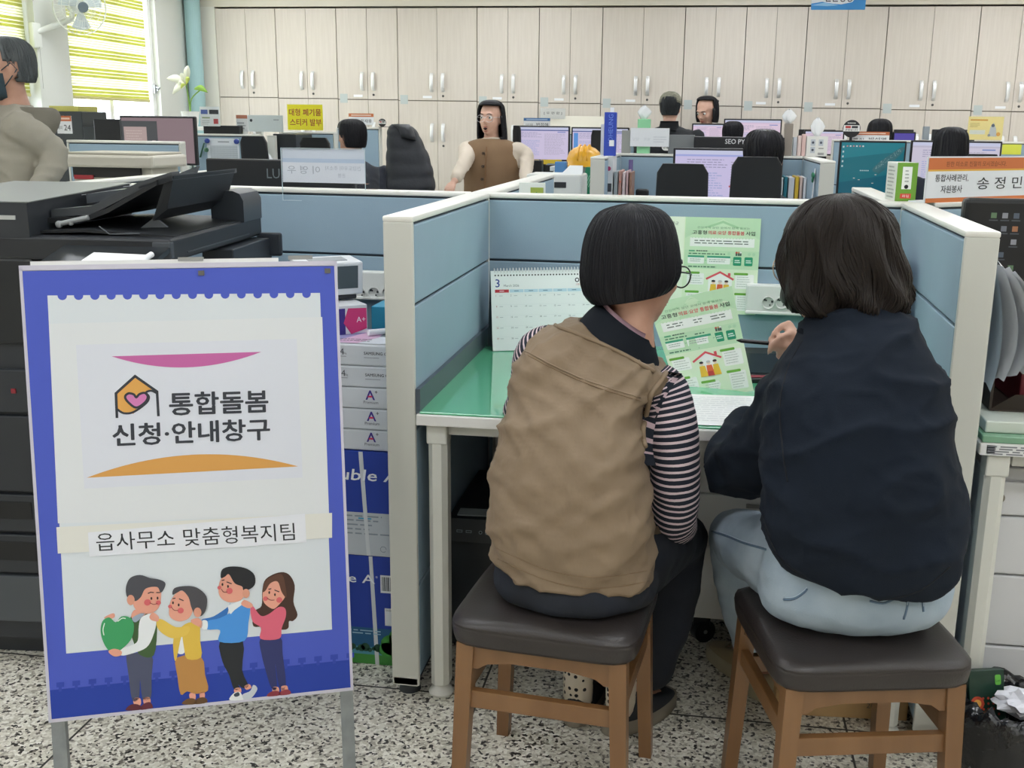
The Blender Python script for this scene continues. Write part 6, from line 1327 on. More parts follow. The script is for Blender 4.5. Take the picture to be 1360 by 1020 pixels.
# ------------------------------------------------------------------ other people at their desks
BLK = mat('191c21', .8); DKN = mat('1e2430', .85)
t, P_, Hc, Q, jt, (bf, r) = figure('person in a grey cap and black jacket with a white back patch seen from behind', (890, 144), 7.0, (.06, 1, -.25), BLK, None, (.05, 1, 0), False, 'short', uvhair('17191b', '3a3d40'), 1.04, .02, width=1.4, eyes=False)
fr, rr, u = frame_of(V((.06, 1, -.18))); m = MB(); rows = []
for h, k_ in ((.035, 1.0), (.06, .99), (.09, .90), (.115, .70), (.128, .42), (.133, .05)): rows.append([Hc + (rr * (.092 * k_ * math.cos(a)) + fr * (.110 * k_ * math.sin(a) - .004) + u * h) * 1.04 for a in [2 * PI * i / 28 for i in range(28)]])
m.loft(rows); cp = obj('cap', m, mat('8b8977', .85, var=(40, '5a5a50', .9, (1, 1, 5))), t, True, True)
m = MB(); m.loft([[Hc + (rr * (.075 * s) + fr * (.10 + o * (1 - s * s)) + u * (.045 - .01 * s * s - .02 * (o / .08))) * 1.04 for s in [-1 + i / 6 for i in range(13)]] for o in (0, .04, .08)], cap=False, closed=False); bmesh.ops.solidify(m.bm, geom=m.bm.faces[:], thickness=.004); obj('brim', m, mat('4c4d47', .85), cp, True, True, True)
m = MB(); m.loft(blend([[Q(a * math.cos(t_), a * math.sin(t_) - .02, dz) for t_ in [2 * PI * i / 28 for i in range(28)]] for dz, a in ((-.18, .10), (-.14, .08), (-.10, .074))], 2), cap=False); bmesh.ops.solidify(m.bm, geom=m.bm.faces[:], thickness=.005); obj('collar', m, BLK, jt, True, True, True)
o_ = Q(.03, -.132, -.29); d = Draw(o_ - bf * .02, r * 1, V((0, 0, 1)) - bf * -.12, .0008)
d.rrect(-.075, -.045, .075, .045, .03, 'e4e4e2', 1); d.text('존중합니다', -.06, -.03, .026, '2a2a2c', 2, .11, bold=.02); d.rect(.01, .006, .045, .028, 'c94b45', 2); d.lines(-.06, .028, .0, 1, .01, .02, '3a3a3c', 2, 3); d.lines(-.06, .06, .05, 1, .01, .006, 'd8d8d6', 2, 3); d.rect(-.08, -.05, .08, -.046, '1a1a1c', 0); d.obj('back_patch', t)
t, P_, Hc, Q, jt, (bf, r) = figure('person with black bobbed hair looking down beside the man in the cap', (938, 146), 7.74, (-.55, -.78, -.45), mat('3d4347', .8), None, (-.3, -.95, 0), False, 'bob', HAIR_BLACK, 1.05)
t, P_, Hc, Q, jt, (bf, r) = figure('person with short black hair bending down in a dark jacket beside the padded coat', (467, 184), 4.55, (-.75, .55, -.45), DKN, None, (-.55, .84, 0), True, 'short', HAIR_BLACK, 1.05, .20, skin=SKIN2, width=1.1, eyes=False)
t, P_, Hc, Q, jt, (bf, r) = figure('person with tousled dark hair and navy jacket in the chair facing the bright screen', (1013, 210), 2.72, (-.12, 1, -.2), DKN, None, (-.15, 1, 0), True, 'short', HAIR_BLACK, 1.08, .04, width=1.12, eyes=False)
t, P_, Hc, Q, jt, (bf, r) = figure('person whose black hair shows behind the black lettered panel', (973, 181), 7.05, (.1, 1, -.3), DKN, None, (.1, 1, 0), True, 'short', HAIR_BLACK, 1.05, .05, eyes=False)
t, P_, Hc, Q, jt, (bf, r) = figure('person with smooth black hair behind the orange topped nameplate at right', (1168, 178), 6.5, (.15, 1, -.3), DKN, None, (.1, 1, 0), True, 'bob', HAIR_BLACK, .98, .05, eyes=False)
t, P_, Hc, Q, jt, (bf, r) = figure('person with long black hair seated right of the underwater screen', (1262, 197), 4.35, (.1, 1, -.2), DKN, None, (.1, 1, 0), True, 'long', HAIR_BLACK, 1.03, .05, eyes=False)

# ------------------------------------------------------------------ partitions deeper in the office
a, b = at(784.5, 203, 2.95), at(820, 197, 3.88); c = at(1075, 205, 3.88); e = at(1110, 214, 2.95); ZM = 1.262
partition('white capped end partition behind the beige helmet, left side of the middle cubicle', (a.x + .035, 2.95), (a.x + .05, 3.84), .07, ZM, (.9,))
partition('blue back partition of the middle cubicle behind the bright screen', (a.x + .015, 3.88), (e.x - .005, 3.88), .07, ZM, (.9,), endcap=(0, 0))
partition('end partition with a hanging lanyard, right side of the middle cubicle', (e.x - .035, 2.95), (e.x - .04, 3.84), .07, ZM, (.9,))
px_partition('short blue partition behind the beige printer', 92, 187, 243, 3.15)
px_partition('blue partition with the pinned sheet at left', 258, 178, 345, 4.75)
px_partition('blue partition under the yellow waste sticker sign', 375, 175, 446, 5.35)
px_partition('blue partition under the small orange nameplate', 448, 169, 506, 5.75)
px_partition('blue partition at far right below the yellow calendar', 1105, 187, 1380, 5.97)
px_partition('far blue partition under the white mail box', 690, 176, 845, 7.05)

# ------------------------------------------------------------------ screens
monitor('left of two lavender screens beside the standing woman', 681, 167, 757, 213, 6.25, doc_screen(seed=2))
monitor('right of two lavender screens, beside the yellow helmet', 758, 169, 836, 213, 6.28, doc_screen(seed=5, side='5f9be0'))
monitor('large lavender screen between the two black chair backs', 892, 197, 1034, 256, 3.45, doc_screen('d3caee', 'a9b2e8', 9, True))
monitor('low pink screen in front of the woman with bobbed hair', 918, 164, 962, 190, 7.3, doc_screen('e6cfe6', 'e0c4dd', 11), zd=.74)
monitor('wide pink screen above the black lettered panel', 960, 158, 1039, 190, 7.45, doc_screen('e8d2e6', 'dcc6e0', 13))
monitor('pale pink screen behind the tissue box and round black badge', 1066, 173, 1122, 206, 7.2, doc_screen('e3cde0', 'd9c2da', 15))
def whale(d, w, h):
    d.rect(0, 0, w, h, '14707f', 0); d.poly([(0, 0), (w, 0), (w, h * .45), (0, h * .25)], '0f6074', 1); d.poly([(0, h * .7), (w, h * .85), (w, h), (0, h)], '1c8291', 1)
    d.blob([(w * .52, h * .50), (w * .60, h * .62), (w * .75, h * .76), (w * .96, h * .93), (w * .985, h * .86), (w * .80, h * .62), (w * .68, h * .50), (w * .60, h * .44)], '3c7078', 2); d.poly([(w * .66, h * .55), (w * .60, h * .40), (w * .73, h * .52)], '35666e', 2)
    r = random.Random(4)
    for i in range(70): s = r.random(); d.disc(w * (.56 + .38 * s), h * (.53 + .33 * s + r.uniform(-.04, .05)), w * .004, 'a9c4c4', 3, 6)
    for i in range(5): d.rect(w * (.32 + i * .03), h * .47, w * (.34 + i * .03), h * .49, 'b5cfd0', 3)
    for j in range(5): d.rect(w * .02, h * (.9 - j * .09), w * .045, h * (.935 - j * .09), 'c9d4d6', 3)
    for i in range(6): d.rect(w * (.08 + i * .05), h * .92, w * (.105 + i * .05), h * .945, ['c98a8a', 'd8dde0'][i % 2], 3)
    for x, y in ((.3, .30), (.22, .33), (.52, .24), (.56, .40)): d.rect(w * x, h * y, w * (x + .03), h * (y + .012), 'd8d0c4', 3)
monitor('teal underwater wallpaper screen with a spotted whale', 1110, 187, 1205, 262, 5.0, whale, emit=.75)
monitor('white document screen right of the underwater wallpaper', 1205, 187, 1332, 247, 5.25, doc_screen('d5cfe2', 'c3c0d6', 21))
monitor('small violet screen behind the orange topped nameplate', 1184, 175, 1217, 200, 6.45, lambda d, w, h: (d.rect(0, 0, w, h, '5548a8'), d.poly([(0, 0), (w, 0), (w * .7, h * .5), (0, h * .4)], '8f5fc0', 2)))
monitor('pinkish screen at left behind the short partition', 163, 154, 258, 218, 3.95, lambda d, w, h: (d.rect(0, 0, w, h, '8f7a80'), d.rect(0, h * .0, w * .5, h * .93, '4d4f52', 2), d.rect(w * .03, h * .3, w * .35, h * .8, 'b9a3a0', 3), d.rect(w * .42, h * .35, w * .47, h * .5, 'c9b7b2', 3), d.rect(w * .72, h * .28, w * .77, h * .45, '7a4f5a', 3), d.lines(w * .06, h * .72, w * .3, 6, h * .06, h * .02, 'cbb9b4', 4, 3)))
monitor('black monitor back left of the pinkish screen', 126, 158, 166, 190, 4.15)
t = monitor('black monitor seen from behind with pale letters, behind the copier', 275, 212, 470, 250, 1.62)
d, w, h = front(275, 212, 470, 250, 1.62); d.text('LU', at(356, 238, 1.6).x - at(275, 238, 1.6).x, at(300, 235, 1.6).z - at(300, 250, 1.6).z, .037, '6f777b', 1, .052); 
for v in d.bm.verts: v.co.y = 1.6188
d.obj('lettering', t)
# black lettered panel and grey box on the middle cubicle
z0 = ZM + .001
def top_box(name, label, cat, u0, v0, u1, y, dep, mt, rest=ZM, draw=None, r=.003, group=None):
    a, b = at(u0, v0, y), at(u1, v0, y); m = MB(); m.bx(a.x, b.x, y, y + dep, rest + .0012, (a.z + b.z) / 2, r)
    t = thing(name, label, cat, ((a.x + b.x) / 2, y + dep / 2, rest + .0012), group=group); obj('casing', m, mt, t, True)
    if draw: d = Draw((a.x, y - .0005, rest + .002), (1, 0, 0), (0, 0, 1), .0008); draw(d, b.x - a.x, (a.z + b.z) / 2 - rest - .002); d.obj('print', t)
    return t
m = MB(); a, b = at(922, 181, 3.83), at(1042, 181, 3.83)
t = thing('lettered_panel', 'black panel lettered in white above the bright screen', 'panel', ((a.x + b.x) / 2, 3.83, .7405)); m.bx(a.x, b.x, 3.812, 3.843, .7405, a.z, .004); obj('board', m, mat('1b1d22', .35), t, True)
d = Draw((a.x, 3.8115, ZM - .09), (1, 0, 0), (0, 0, 1), .0008); H_ = a.z - ZM + .09; p = at(963, 191, 3.81); q_ = at(1004, 191, 3.81); d.text('SEO PYUNG', p.x - a.x, p.z - ZM + .09, .026, 'd8dadd', 1, (q_.x - p.x) * 1.08, bold=.02); d.rect(.08, H_ - .12, .30, H_ - .085, '34383d', 1); d.obj('lettering', t)
top_box('display_unit', 'grey box shaped monitor back beside the white acrylic stand', 'monitor', 888, 179, 923, 3.86, .03, mat('75797b', .5)); top_box('document_tray', 'small grey upright tray left of the white acrylic stand', 'tray', 826, 173, 838, 3.86, .03, mat('8c8f8c', .5))
def blank(d, w, h):
    d.rect(0, 0, w, h, 'e6e8ec', 1); d.text('담당', w * .06, h * .3, h * .18, 'cdd0d6', 2, mirror=True); d.text('복지', w * .36, h * .3, h * .18, 'cdd0d6', 2, mirror=True); d.lines(w * .6, h * .55, w * .95, 3, h * .13, h * .06, 'd0d3da', 2, 4)
nameplate('white acrylic name stand in front of the man in the cap', 836, 169, 889, 195, 3.855, blank)
t = top_box('box', 'tall blue box with pale vertical lettering on the cubicle post', 'box', 803, 149, 819, 3.15, .05, mat('2743ad', .45))
d, w, h = front(803, 149, 819, 194, 3.15); d.text('JOHEUNG', w * .78, h * .06, w * .5, '6d8ae0', 2, h * .88, ax=(0, 1), up=(-1, 0)); d.rect(w * .38, 0, w * .78, h * .18, 'e6e8ea', 3); d.obj('print', t)
m = MB(); p = at(801, 165, 3.22); m.bx(p.x - .01, p.x + .03, 3.22, 3.228, ZM + .0012, p.z + .0); solo('brochure', 'white booklet leaning behind the tall blue box', 'brochure', m, PAPER)
m = MB(); p0, p1 = at(813, 150, 3.24), at(813, 143, 3.24); m.box((p0.x, 3.24, (ZM + p1.z) / 2 + .0012), (.02, .006, p1.z - ZM)); solo('ruler', 'white upright strip sticking up behind the tall blue box', 'ruler', m, PAPER)

# files inside the middle cubicle
for i, (u0, u1, v0, c, lab) in enumerate(((803, 815, 207, 'd3d6da', 'white ring file with a red sticker against the left cubicle wing'), (816, 821, 228, '9aa3a8', 'grey file beside the white ring file'), (822, 826, 227, 'b98f86', 'file with a red band in the left cubicle wing'), (827, 831, 229, 'd9c9cc', 'pale pink file in the left cubicle wing'), (832, 835, 227, 'c7a9ad', 'rose file in the left cubicle wing'), (836, 840, 229, '8f6f5f', 'brown file in the left cubicle wing'))):
    y = 3.12 + i * .01; a, b = at(u0, v0, y), at(u1, v0, y); t = thing('file', lab, 'file', ((a.x + b.x) / 2, y, .7405), group='files in the middle cubicle'); m = MB(); m.bx(a.x, b.x - .002, y, y + .24, .7405, a.z, .002); obj('cover', m, mat(c, .5), t, True)
    if i in (0, 2): d = Draw((a.x, y - .0005, .7405), (1, 0, 0), (0, 0, 1), .0006); w = b.x - a.x; h = a.z - .7405; d.rect(w * .1, h * .05, w * .9, h * .62, 'e9eaec' if i == 0 else 'cfd2d4', 1); d.disc(w * .5, h * .88, w * .25, 'a8356a' if i == 0 else 'c9502f', 2, 14); d.rect(w * .15, h * .66, w * .85, h * .74, 'c9502f' if i else '3a3d44', 2); d.obj('spine_label', t)
m = MB(); p = at(838, 212, 3.42); m.cyl((p.x, 3.42, .7405), (p.x, 3.42, p.z), .012, n=12); solo('pen', 'upright marker pen beside the brown file', 'pen', m, mat('6a5f8f', .4), smooth=40)
m = MB(); p = at(853, 256, 3.5); m.box((p.x, 3.5, (p.z + .76) / 2), (.07, .06, p.z - .72), .01); solo('pen_holder', 'small black pen tray at the back of the middle cubicle', 'pen holder', m, BLACK)
for i, (u0, u1, v0, c, lab) in enumerate(((1036, 1041, 236, 'd9dadb', 'white file left in the right wing row'), (1042, 1047, 235, '1d6a7a', 'teal file in the right wing row'), (1048, 1056, 236, 'c9ccd2', 'pale grey file in the right wing row'), (1057, 1062, 235, 'd8b53a', 'yellow file in the right wing row'), (1063, 1067, 235, 'cfb9ae', 'beige file in the right wing row'), (1068, 1072, 236, 'e1e3e6', 'white file beside the beige one'), (1073, 1078, 238, 'b6bac0', 'grey file nearest the right wing'))):
    y = 3.5; a, b = at(u0, v0, y), at(u1, v0, y); m = MB(); m.bx(a.x, b.x - .002, y, y + .24, .7405, a.z, .002); solo('file', lab, 'file', m, mat(c, .5), 'files by the right cubicle wing')
chair_back('black office chair back, left of the two in the middle cubicle', 868, 218, 945, 262, 2.28)
chair_back('black leather office chair holding the person with tousled hair', 966, 209, 1043, 262, 2.34, '1a1b1e')
chair_back('black chair edge beside the right lavender screen', 784, 173, 803, 205, 5.4); chair_back('black chair edge behind the standing woman', 681, 167, 693, 198, 5.95)
chair_back('black office chair behind the mirrored name stand', 399, 183, 441, 215, 4.6); chair_back('black office chair in front of the pinned sheet', 321, 181, 357, 215, 4.1); chair_back('black chair behind the person with long black hair', 1274, 205, 1330, 240, 4.2)
# lanyard on the right wing
x_ = e.x - .072; m = MB(); m.tube([(x_ - .003, 3.12, 1.22), (x_ - .006, 3.10, 1.16), (x_ - .012, 3.08, 1.04)], [(.003, .006), (.004, .012), (.004, .02)], 6); t = thing('lanyard', 'green ribbon and white strap hanging on the right cubicle wing', 'lanyard', (x_, 3.1, 1.03)); obj('ribbon', m, mat('e6e8ea', .7), t, True)
m = MB(); [m.sph((x_ - .012, 3.11 + dy * .7, 1.18 + dz * .7), (.007, .02, .014), 10) for dy, dz in ((-.03, .01), (.03, .012), (0, -.02))]; obj('bow', m, mat('1d7a55', .6), t, True, True)
# tissue boxes and things standing on the partition tops
def tissue(label, u0, v0, u1, vt, y, col, rest, draw=None):
    t = top_box('tissue_box', label, 'tissue box', u0, v0, u1, y, .06, mat(col, .5), rest, draw, .004, 'tissue boxes'); a, b = at(u0, v0, y), at(u1, v0, y); p = at((u0 + u1) / 2, vt, y); m = MB(); zz = (a.z + b.z) / 2; rows = []
    for s, w_ in ((0, .012), (.25, .028), (.5, .034), (.8, .022), (1, .006)): rows.append([V(((a.x + b.x) / 2 + w_ * math.cos(q_) * (1 + .3 * math.sin(3 * q_)), y + .03 + w_ * .3 * math.sin(q_), zz + (p.z - zz) * s + .006 * math.sin(q_ * 2 + s * 3))) for q_ in [2 * PI * i / 20 for i in range(20)]])
    m.loft(rows); obj('tissue', m, mat('eceef0', .8), t, True, True); return t
def icons(d, w, h):
    d.rect(0, 0, w, h, 'dcdcd8', 1)
    for x, y in ((.30, .62), (.68, .62), (.30, .25)): d.rect(w * (x - .11), h * (y - .10), w * (x + .11), h * (y + .22), 'b9c0c8', 2); d.disc(w * x, h * (y + .06), w * .06, '4a4f5c', 3, 10)
    d.rect(w * .58, h * .36, w * .82, h * .42, '9a9a96', 2); [d.rect(w * (.56 + i * .03), h * .06, w * (.575 + i * .03), h * .18, '55565a', 2) for i in range(10)]
tissue('white printed tissue box on the middle cubicle, tissue standing up', 1072, 181, 1100, 157, 3.86, 'dcdcd8', ZM, icons)
tissue('grey tissue box in front of the cabinets right of the pink screen', 1043, 164, 1054, 146, 3.855, '8c837a', ZM)
tissue('green tissue box beside the man in the cap', 847, 158, 864, 141, 3.87, '8fd0a0', ZM)
for i, (u0, u1, v0, c, lab) in enumerate(((1040, 1053, 185, 'd9e3da', 'white carton with a green mark on the right cubicle top'), (1054, 1059, 182, 'b9bdc2', 'grey book left of the pink one on the cubicle top'), (1060, 1065, 180, 'd6c3bd', 'pale pink book on the cubicle top'), (1066, 1071, 178, 'd9b9b4', 'rose book beside the white tissue box'))): top_box('book', lab, 'book', u0, v0, u1, 3.86, .05, mat(c, .5), ZM, (lambda d, w, h: (d.rect(w * .3, h * .3, w * .9, h * .5, '6fae5a', 1), d.rect(w * .3, h * .6, w * .7, h * .7, '4a6fa8', 1))) if i == 0 else None, group='books on the middle cubicle')
ZB_ = at(1131, 187, 5.97).z + .0008
def badge(label, u, v, y, rad, rest):
    p = at(u, v, y); t = thing('badge', label, 'badge', (p.x, y, rest)); m = MB(); m.cyl((p.x, y, p.z), (p.x, y + .006, p.z), rad, n=32); m.box((p.x, y + .008, (rest + p.z) / 2), (.02, .004, p.z - rest)); m.box((p.x, y + .045, rest + .002), (.06, .09, .004)); obj('disc', m, mat('1b1c1f', .4), t, True, 40)
    d = Draw((p.x, y - .0006, p.z), (1, 0, 0), (0, 0, 1), .0006); d.poly([(-rad * .95, -rad * .3), (rad * .95, -rad * .3), (rad * .88, rad * .4), (-rad * .88, rad * .4)], 'e4e3e0', 1); d.text('존중합니다', 0, -rad * .25, rad * .24, '2a2a2c', 2, rad * 1.4, 'C', bold=.02); d.rect(-rad * .7, rad * .06, -rad * .1, rad * .32, 'b93f3a', 2); d.rect(0, rad * .06, rad * .7, rad * .32, '3a3a3c', 2); d.lines(-rad * .5, rad * .7, rad * .5, 1, .01, rad * .12, 'c9c9c6', 2, 3); d.obj('print', t)
badge('round black badge with white band before the far pink screen', 1131, 171, 5.9, .063, ZB_); badge('small round black badge by the small orange nameplate', 507.5, 163, 5.7, .030, at(507, 169, 5.75).z + .001)
def np(top, l1, l2): return lambda d, w, h: (d.rect(0, 0, w, h, 'e6e7e9', 1), d.rect(0, h * .70, w, h, top, 2), d.text(l1, w * .07, h * .22, h * .22, '3d4046', 3, w * .28), d.text(l2, w * .48, h * .18, h * .32, '2c2f36', 3, w * .44, bold=.01), d.rect(w * .1, h * .80, w * .9, h * .9, 'e9cdb8' if top[0] == 'c' else 'a9c0dc', 3))
nameplate('small orange topped white nameplate near the padded coat', 463, 150, 497, 166, 5.72, np('c9703f', '건설행정', '정재용'))
nameplate('orange topped white nameplate behind the round black badge', 1128, 174, 1181, 190, 5.95, np('c4683a', '복지', '박선영'))
nameplate('blue topped white nameplate above the left lavender screen', 695, 156, 731, 170, 6.98, np('3a6fa8', '기초생활', '변정해'))
nameplate('small orange topped nameplate behind the masked man', 76, 153, 97, 178, 3.1, np('c4683a', '복지', '24'))
nameplate('small framed notice with blue letters by the lily pot', 266, 141, 293, 168, 4.72, lambda d, w, h: (d.rect(0, 0, w, h, 'dfe3e4', 1), d.rect(w * .05, h * .62, w * .40, h * .85, '4a62a8', 2), d.rect(w * .48, h * .62, w * .95, h * .85, '2e3238', 2), d.rect(w * .1, h * .40, w * .5, h * .47, '8fa07a', 2), d.rect(w * .68, h * .12, w * .92, h * .38, 'b5484c', 2), d.lines(w * .1, h * .3, w * .5, 3, h * .09, h * .03, '9aa0a0', 2, 3)), name='notice', cat='notice', group='small notices')
nameplate('clear holder with a small orange notice left of the yellow sign', 314, 152, 377, 175, 4.80, lambda d, w, h: (d.rect(0, 0, w * .24, h, 'dfe2e3', 1), d.rect(0, h * .78, w * .24, h, 'b5745a', 2), d.rect(w * .26, 0, w, h, 'd3dcdd', 1), d.disc(w * .32, h * .68, w * .03, '33393d', 2, 12), d.lines(w * .02, h * .55, w * .2, 3, h * .16, h * .08, '8a9094', 2, 5), d.lines(w * .8, h * .75, w * .95, 1, .01, h * .05, '7d868a', 2, 6)), name='notice', cat='notice', group='small notices')
nameplate('bright yellow waste sticker sign with red letters', 382, 138, 430, 173, 5.30, lambda d, w, h: (d.rect(0, 0, w, h, 'f3e81c', 1), d.text('대형 폐기물', w * .05, h * .56, h * .27, 'a53a1c', 2, w * .90, bold=.03), d.text('스티커 발부', w * .07, h * .17, h * .27, 'a53a1c', 2, w * .88, bold=.03)), name='notice_sign', cat='sign', group='office signs')
nameplate('white mail box sign in front of the cabinets', 717, 143, 751, 158, 7.02, lambda d, w, h: (d.rect(0, 0, w, h, 'e9e9e6', 1), d.text('[ 우 편 함 ]', w * .15, h * .38, h * .28, '3a3c40', 2, w * .72)), name='notice_sign', cat='sign', group='office signs')
a, b = at(706, 154, 7.02), at(806, 156, 7.02)
# pale box with a sloping lid behind the screens
m = MB(); z_ = at(750, 154, 7.1).z; zb_ = at(750, 176, 7.05).z + .001; x0, x1 = at(722, 156, 7.1).x, at(806, 156, 7.1).x
m.hexa([(x0 - .05, 7.03, zb_), (x1, 7.03, zb_), (x1, 7.4, zb_), (x0 - .05, 7.4, zb_)], [(x0 + .08, 7.1, z_), (x1 - .03, 7.1, z_), (x1 - .03, 7.36, z_), (x0 + .08, 7.36, z_)]); solo('mail_box', 'long cream box with sloping sides under the mail box sign', 'box', m, mat('d9d5c6', .6))
# yellow calendar, sticky note and small things at far right
nameplate('pale yellow picture calendar at far right in front of the cabinets', 1283, 154, 1331, 186, 5.92, lambda d, w, h: (d.rect(0, 0, w, h, 'e8d893', 1), d.rect(w * .06, h * .82, w * .55, h * .88, 'c98f3a', 2), d.lines(w * .06, h * .72, w * .35, 3, h * .07, h * .03, 'b5a45f', 2, 3), d.rect(w * .06, h * .24, w * .5, h * .42, 'd9dcd2', 2), d.poly([(w * .6, h * .15), (w * .64, h * .55), (w * .72, h * .75), (w * .8, h * .5), (w * .84, h * .15)], 'b9bfc2', 2), d.disc(w * .71, h * .62, w * .05, '5d6a7a', 3, 10), d.disc(w * .88, h * .25, w * .06, 'd9a04a', 3, 10), d.disc(w * .62, h * .2, w * .04, '8a8f92', 3, 10)), name='desk_calendar', cat='calendar', group='calendars')
a, b = at(1330, 205, 5.94), at(1357, 192, 5.94); m = MB(); m.bx(a.x, b.x, 5.937, 5.9405, a.z, b.z); solo('sticky_note', 'yellow-green sticky note on the far right partition', 'note', m, mat('d3d84e', .7))
m = MB(); a, b = at(1225, 190, 5.95), at(1235, 168, 5.95); m.bx(a.x, b.x, 5.94, 5.99, at(1230, 186, 5.95).z + .001, b.z, .003); solo('clip_box', 'small grey holder on the partition top right of the smooth black hair', 'holder', m, mat('8f989f', .4))
for u0, u1, lab in ((1060, 1096, 'black monitor top edge behind the white tissue box'), (1186, 1200, 'black monitor top edge behind the violet screen'), (1237, 1282, 'black monitor top edge left of the yellow calendar')): monitor(lab, u0, 172, u1 + 14, 190, 7.0 if u0 > 1100 else 7.5)
# helmet, papers and the white printer seen above the counter partition
support('side table holding the white printer and helmet', -.42, -.0, 3.95, 5.15, .92, 'side_table', 'table')
t = thing('safety_helmet', 'yellow safety helmet beside the lavender screens', 'helmet', at(772, 222, 4.6)); m = MB(); rows = []; c = at(776, 221, 4.6)
for h, k_ in ((0, 1.14), (.004, 1.15), (.012, 1.0), (.05, .98), (.09, .85), (.115, .6), (.128, .3), (.13, .03)): rows.append([V((c.x + .115 * k_ * math.cos(a), c.y + .14 * k_ * math.sin(a), c.z + h)) for a in [2 * PI * i / 32 for i in range(32)]])
m.loft(rows); obj('shell', m, mat('e0a526', .3), t, True, True)
m = MB()
for s in (-.03, 0, .03): m.tube([(c.x + s, c.y + .14 * math.cos(a) * .95, c.z + .04 + .095 * math.sin(a)) for a in [PI * i / 12 for i in range(13)]], .006, 6)
obj('ridge', m, mat('e0a526', .3), t, True, True)
m = MB(); a, b = at(733, 226, 4.6), at(786, 221, 4.6); m.bx(a.x, b.x + .02, 4.5, 4.82, b.z - .03, b.z - .002, .003); m.bx(a.x + .02, b.x, 4.5, 4.8, .921, b.z - .032, .004); solo('document_box', 'box of papers with blue folders under the yellow helmet', 'box', m, mat('cdd3d6', .5))
m = MB(); a, b = at(737, 228, 4.35), at(752, 215, 4.35); m.bx(a.x, b.x, 4.34, 4.42, .921, b.z, .002); solo('file', 'small blue and white folder left of the green mesh tray', 'file', m, mat('4a7fb5', .5))
t = thing('mesh_tray', 'green mesh tray beside the white cubicle post', 'tray', at(778, 252, 4.4)); a, b = at(768, 254, 4.4), at(786, 222, 4.4); m = MB(); m.hexa([(a.x, 4.36, .921), (b.x, 4.36, .921), (b.x, 4.46, .921), (a.x, 4.46, .921)], [(a.x + .05, 4.36, b.z), (b.x, 4.36, b.z), (b.x, 4.46, b.z), (a.x + .05, 4.46, b.z)]); obj('tray', m, mat('17805a', .5), t, True)
m = MB()
for i in range(7): m.tube([(a.x + .02 + i * .012, 4.356, a.z + .03), (a.x + .05 + i * .012, 4.356, b.z - .05)], .002, 4)
obj('mesh', m, mat('8fc9ae', .5), t, True)
t = thing('printer', 'white desktop printer seen over the counter partition', 'printer', (-.32, 4.1, .921)); a, b = at(722, 245, 4.0), at(776, 232, 4.0); m = MB(); m.bx(at(700, 240, 4.0).x, b.x - .01, 3.97, 4.28, .921, b.z, .012); obj('housing', m, mat('dcdedb', .45), t, True)
m = MB(); p0, p1 = at(724, 249, 3.97), at(752, 242, 3.97); m.bx(p0.x, p1.x, 3.965, 3.975, p0.z, p1.z, .002); obj('slot', m, mat('23262a', .4), t, True)
m = MB(); p0, p1 = at(745, 233, 4.02), at(776, 214, 4.1); m.hexa([(p0.x, 4.02, b.z), (p1.x, 4.02, b.z), (p1.x, 4.04, b.z), (p0.x, 4.04, b.z)], [(p0.x + .03, 4.2, p1.z - .03), (p1.x - .02, 4.2, p1.z - .03), (p1.x - .02, 4.22, p1.z - .03), (p0.x + .03, 4.22, p1.z - .03)]); obj('paper_tray', m, mat('d3d8da', .5), t, True)
a, b = at(690, 256, 1.25), at(724, 243, 1.25)
m = MB(); m.bx(a.x, b.x, 1.24, 1.26, .7405, b.z, .001); t = thing('card_stand', 'white card with a green mark standing behind the counter partition', 'card', ((a.x + b.x) / 2, 1.25, .7405)); obj('card', m, mat('dfe4dc', .6), t, True)
d = Draw((a.x, 1.2394, b.z - .07), (1, 0, 0), (0, 0, 1), .0006); w = b.x - a.x; d.rect(w * .45, .035, w * .95, .055, '9fae4a', 1); d.blob([(w * .42, .015), (w * .5, .035), (w * .62, .03), (w * .7, .04), (w * .72, .012), (w * .55, .008)], '1d7a48', 2); d.lines(w * .05, .025, w * .35, 1, .01, .008, '7d8480', 1, 3); d.obj('print', t)
for u0, u1, v0, v1 in ((700, 720, 213, 235), (724, 745, 219, 236)): m = MB(); a, b = at(u0, v1, 5.98), at(u1, v0, 5.98); m.bx(a.x, b.x, 5.96, 6.06, .7405, b.z, .006); solo('telephone_base', 'black desk phone under the left lavender screen, ' + ('by the cream sleeve' if u0 < 710 else 'below the yellow notes'), 'telephone', m, BLACK, 'desk phones')
for i, (u0, u1) in enumerate(((708, 716), (718, 727), (727, 738), (738, 746))): m = MB(); a, b = at(u0, 217 + i % 2, 6.24), at(u1, 212, 6.24); m.bx(a.x, b.x, 6.2395, 6.2425, a.z, b.z); solo('sticky_note', ['leftmost', 'second', 'third', 'rightmost'][i] + ' yellow sticky note under the left lavender screen', 'note', m, mat('e0c23a', .7), 'yellow sticky notes')

# ------------------------------------------------------------------ left side of the office
t = thing('printer', 'beige printer with a dark slot beside the masked man', 'printer', (-2.0, 2.75, .9)); a, b = at(86, 222, 2.55), at(203, 207, 2.55); m = MB(); m.bx(a.x, b.x, 2.55, 2.9, b.z - .06, b.z, .012); m.bx(a.x, b.x - .05, 2.62, 2.9, .901, b.z - .055, .008); obj('housing', m, mat('cdc8bb', .5), t, True)
m = MB(); m.bx(a.x + .01, b.x - .10, 2.60, 2.64, b.z - .11, b.z - .06); obj('slot', m, mat('1c1b1c', .4), t, True)
m = MB(); m.bx(a.x + .02, a.x + .12, 2.59, 2.6, b.z - .12, b.z - .10); obj('red_trim', m, mat('a83038', .4), t, True)
m = MB(); m.bx(a.x + .0, b.x - .03, 2.56, 2.9, b.z, b.z + .012, .004); obj('lid', m, mat('b9b4a6', .5), t, True)
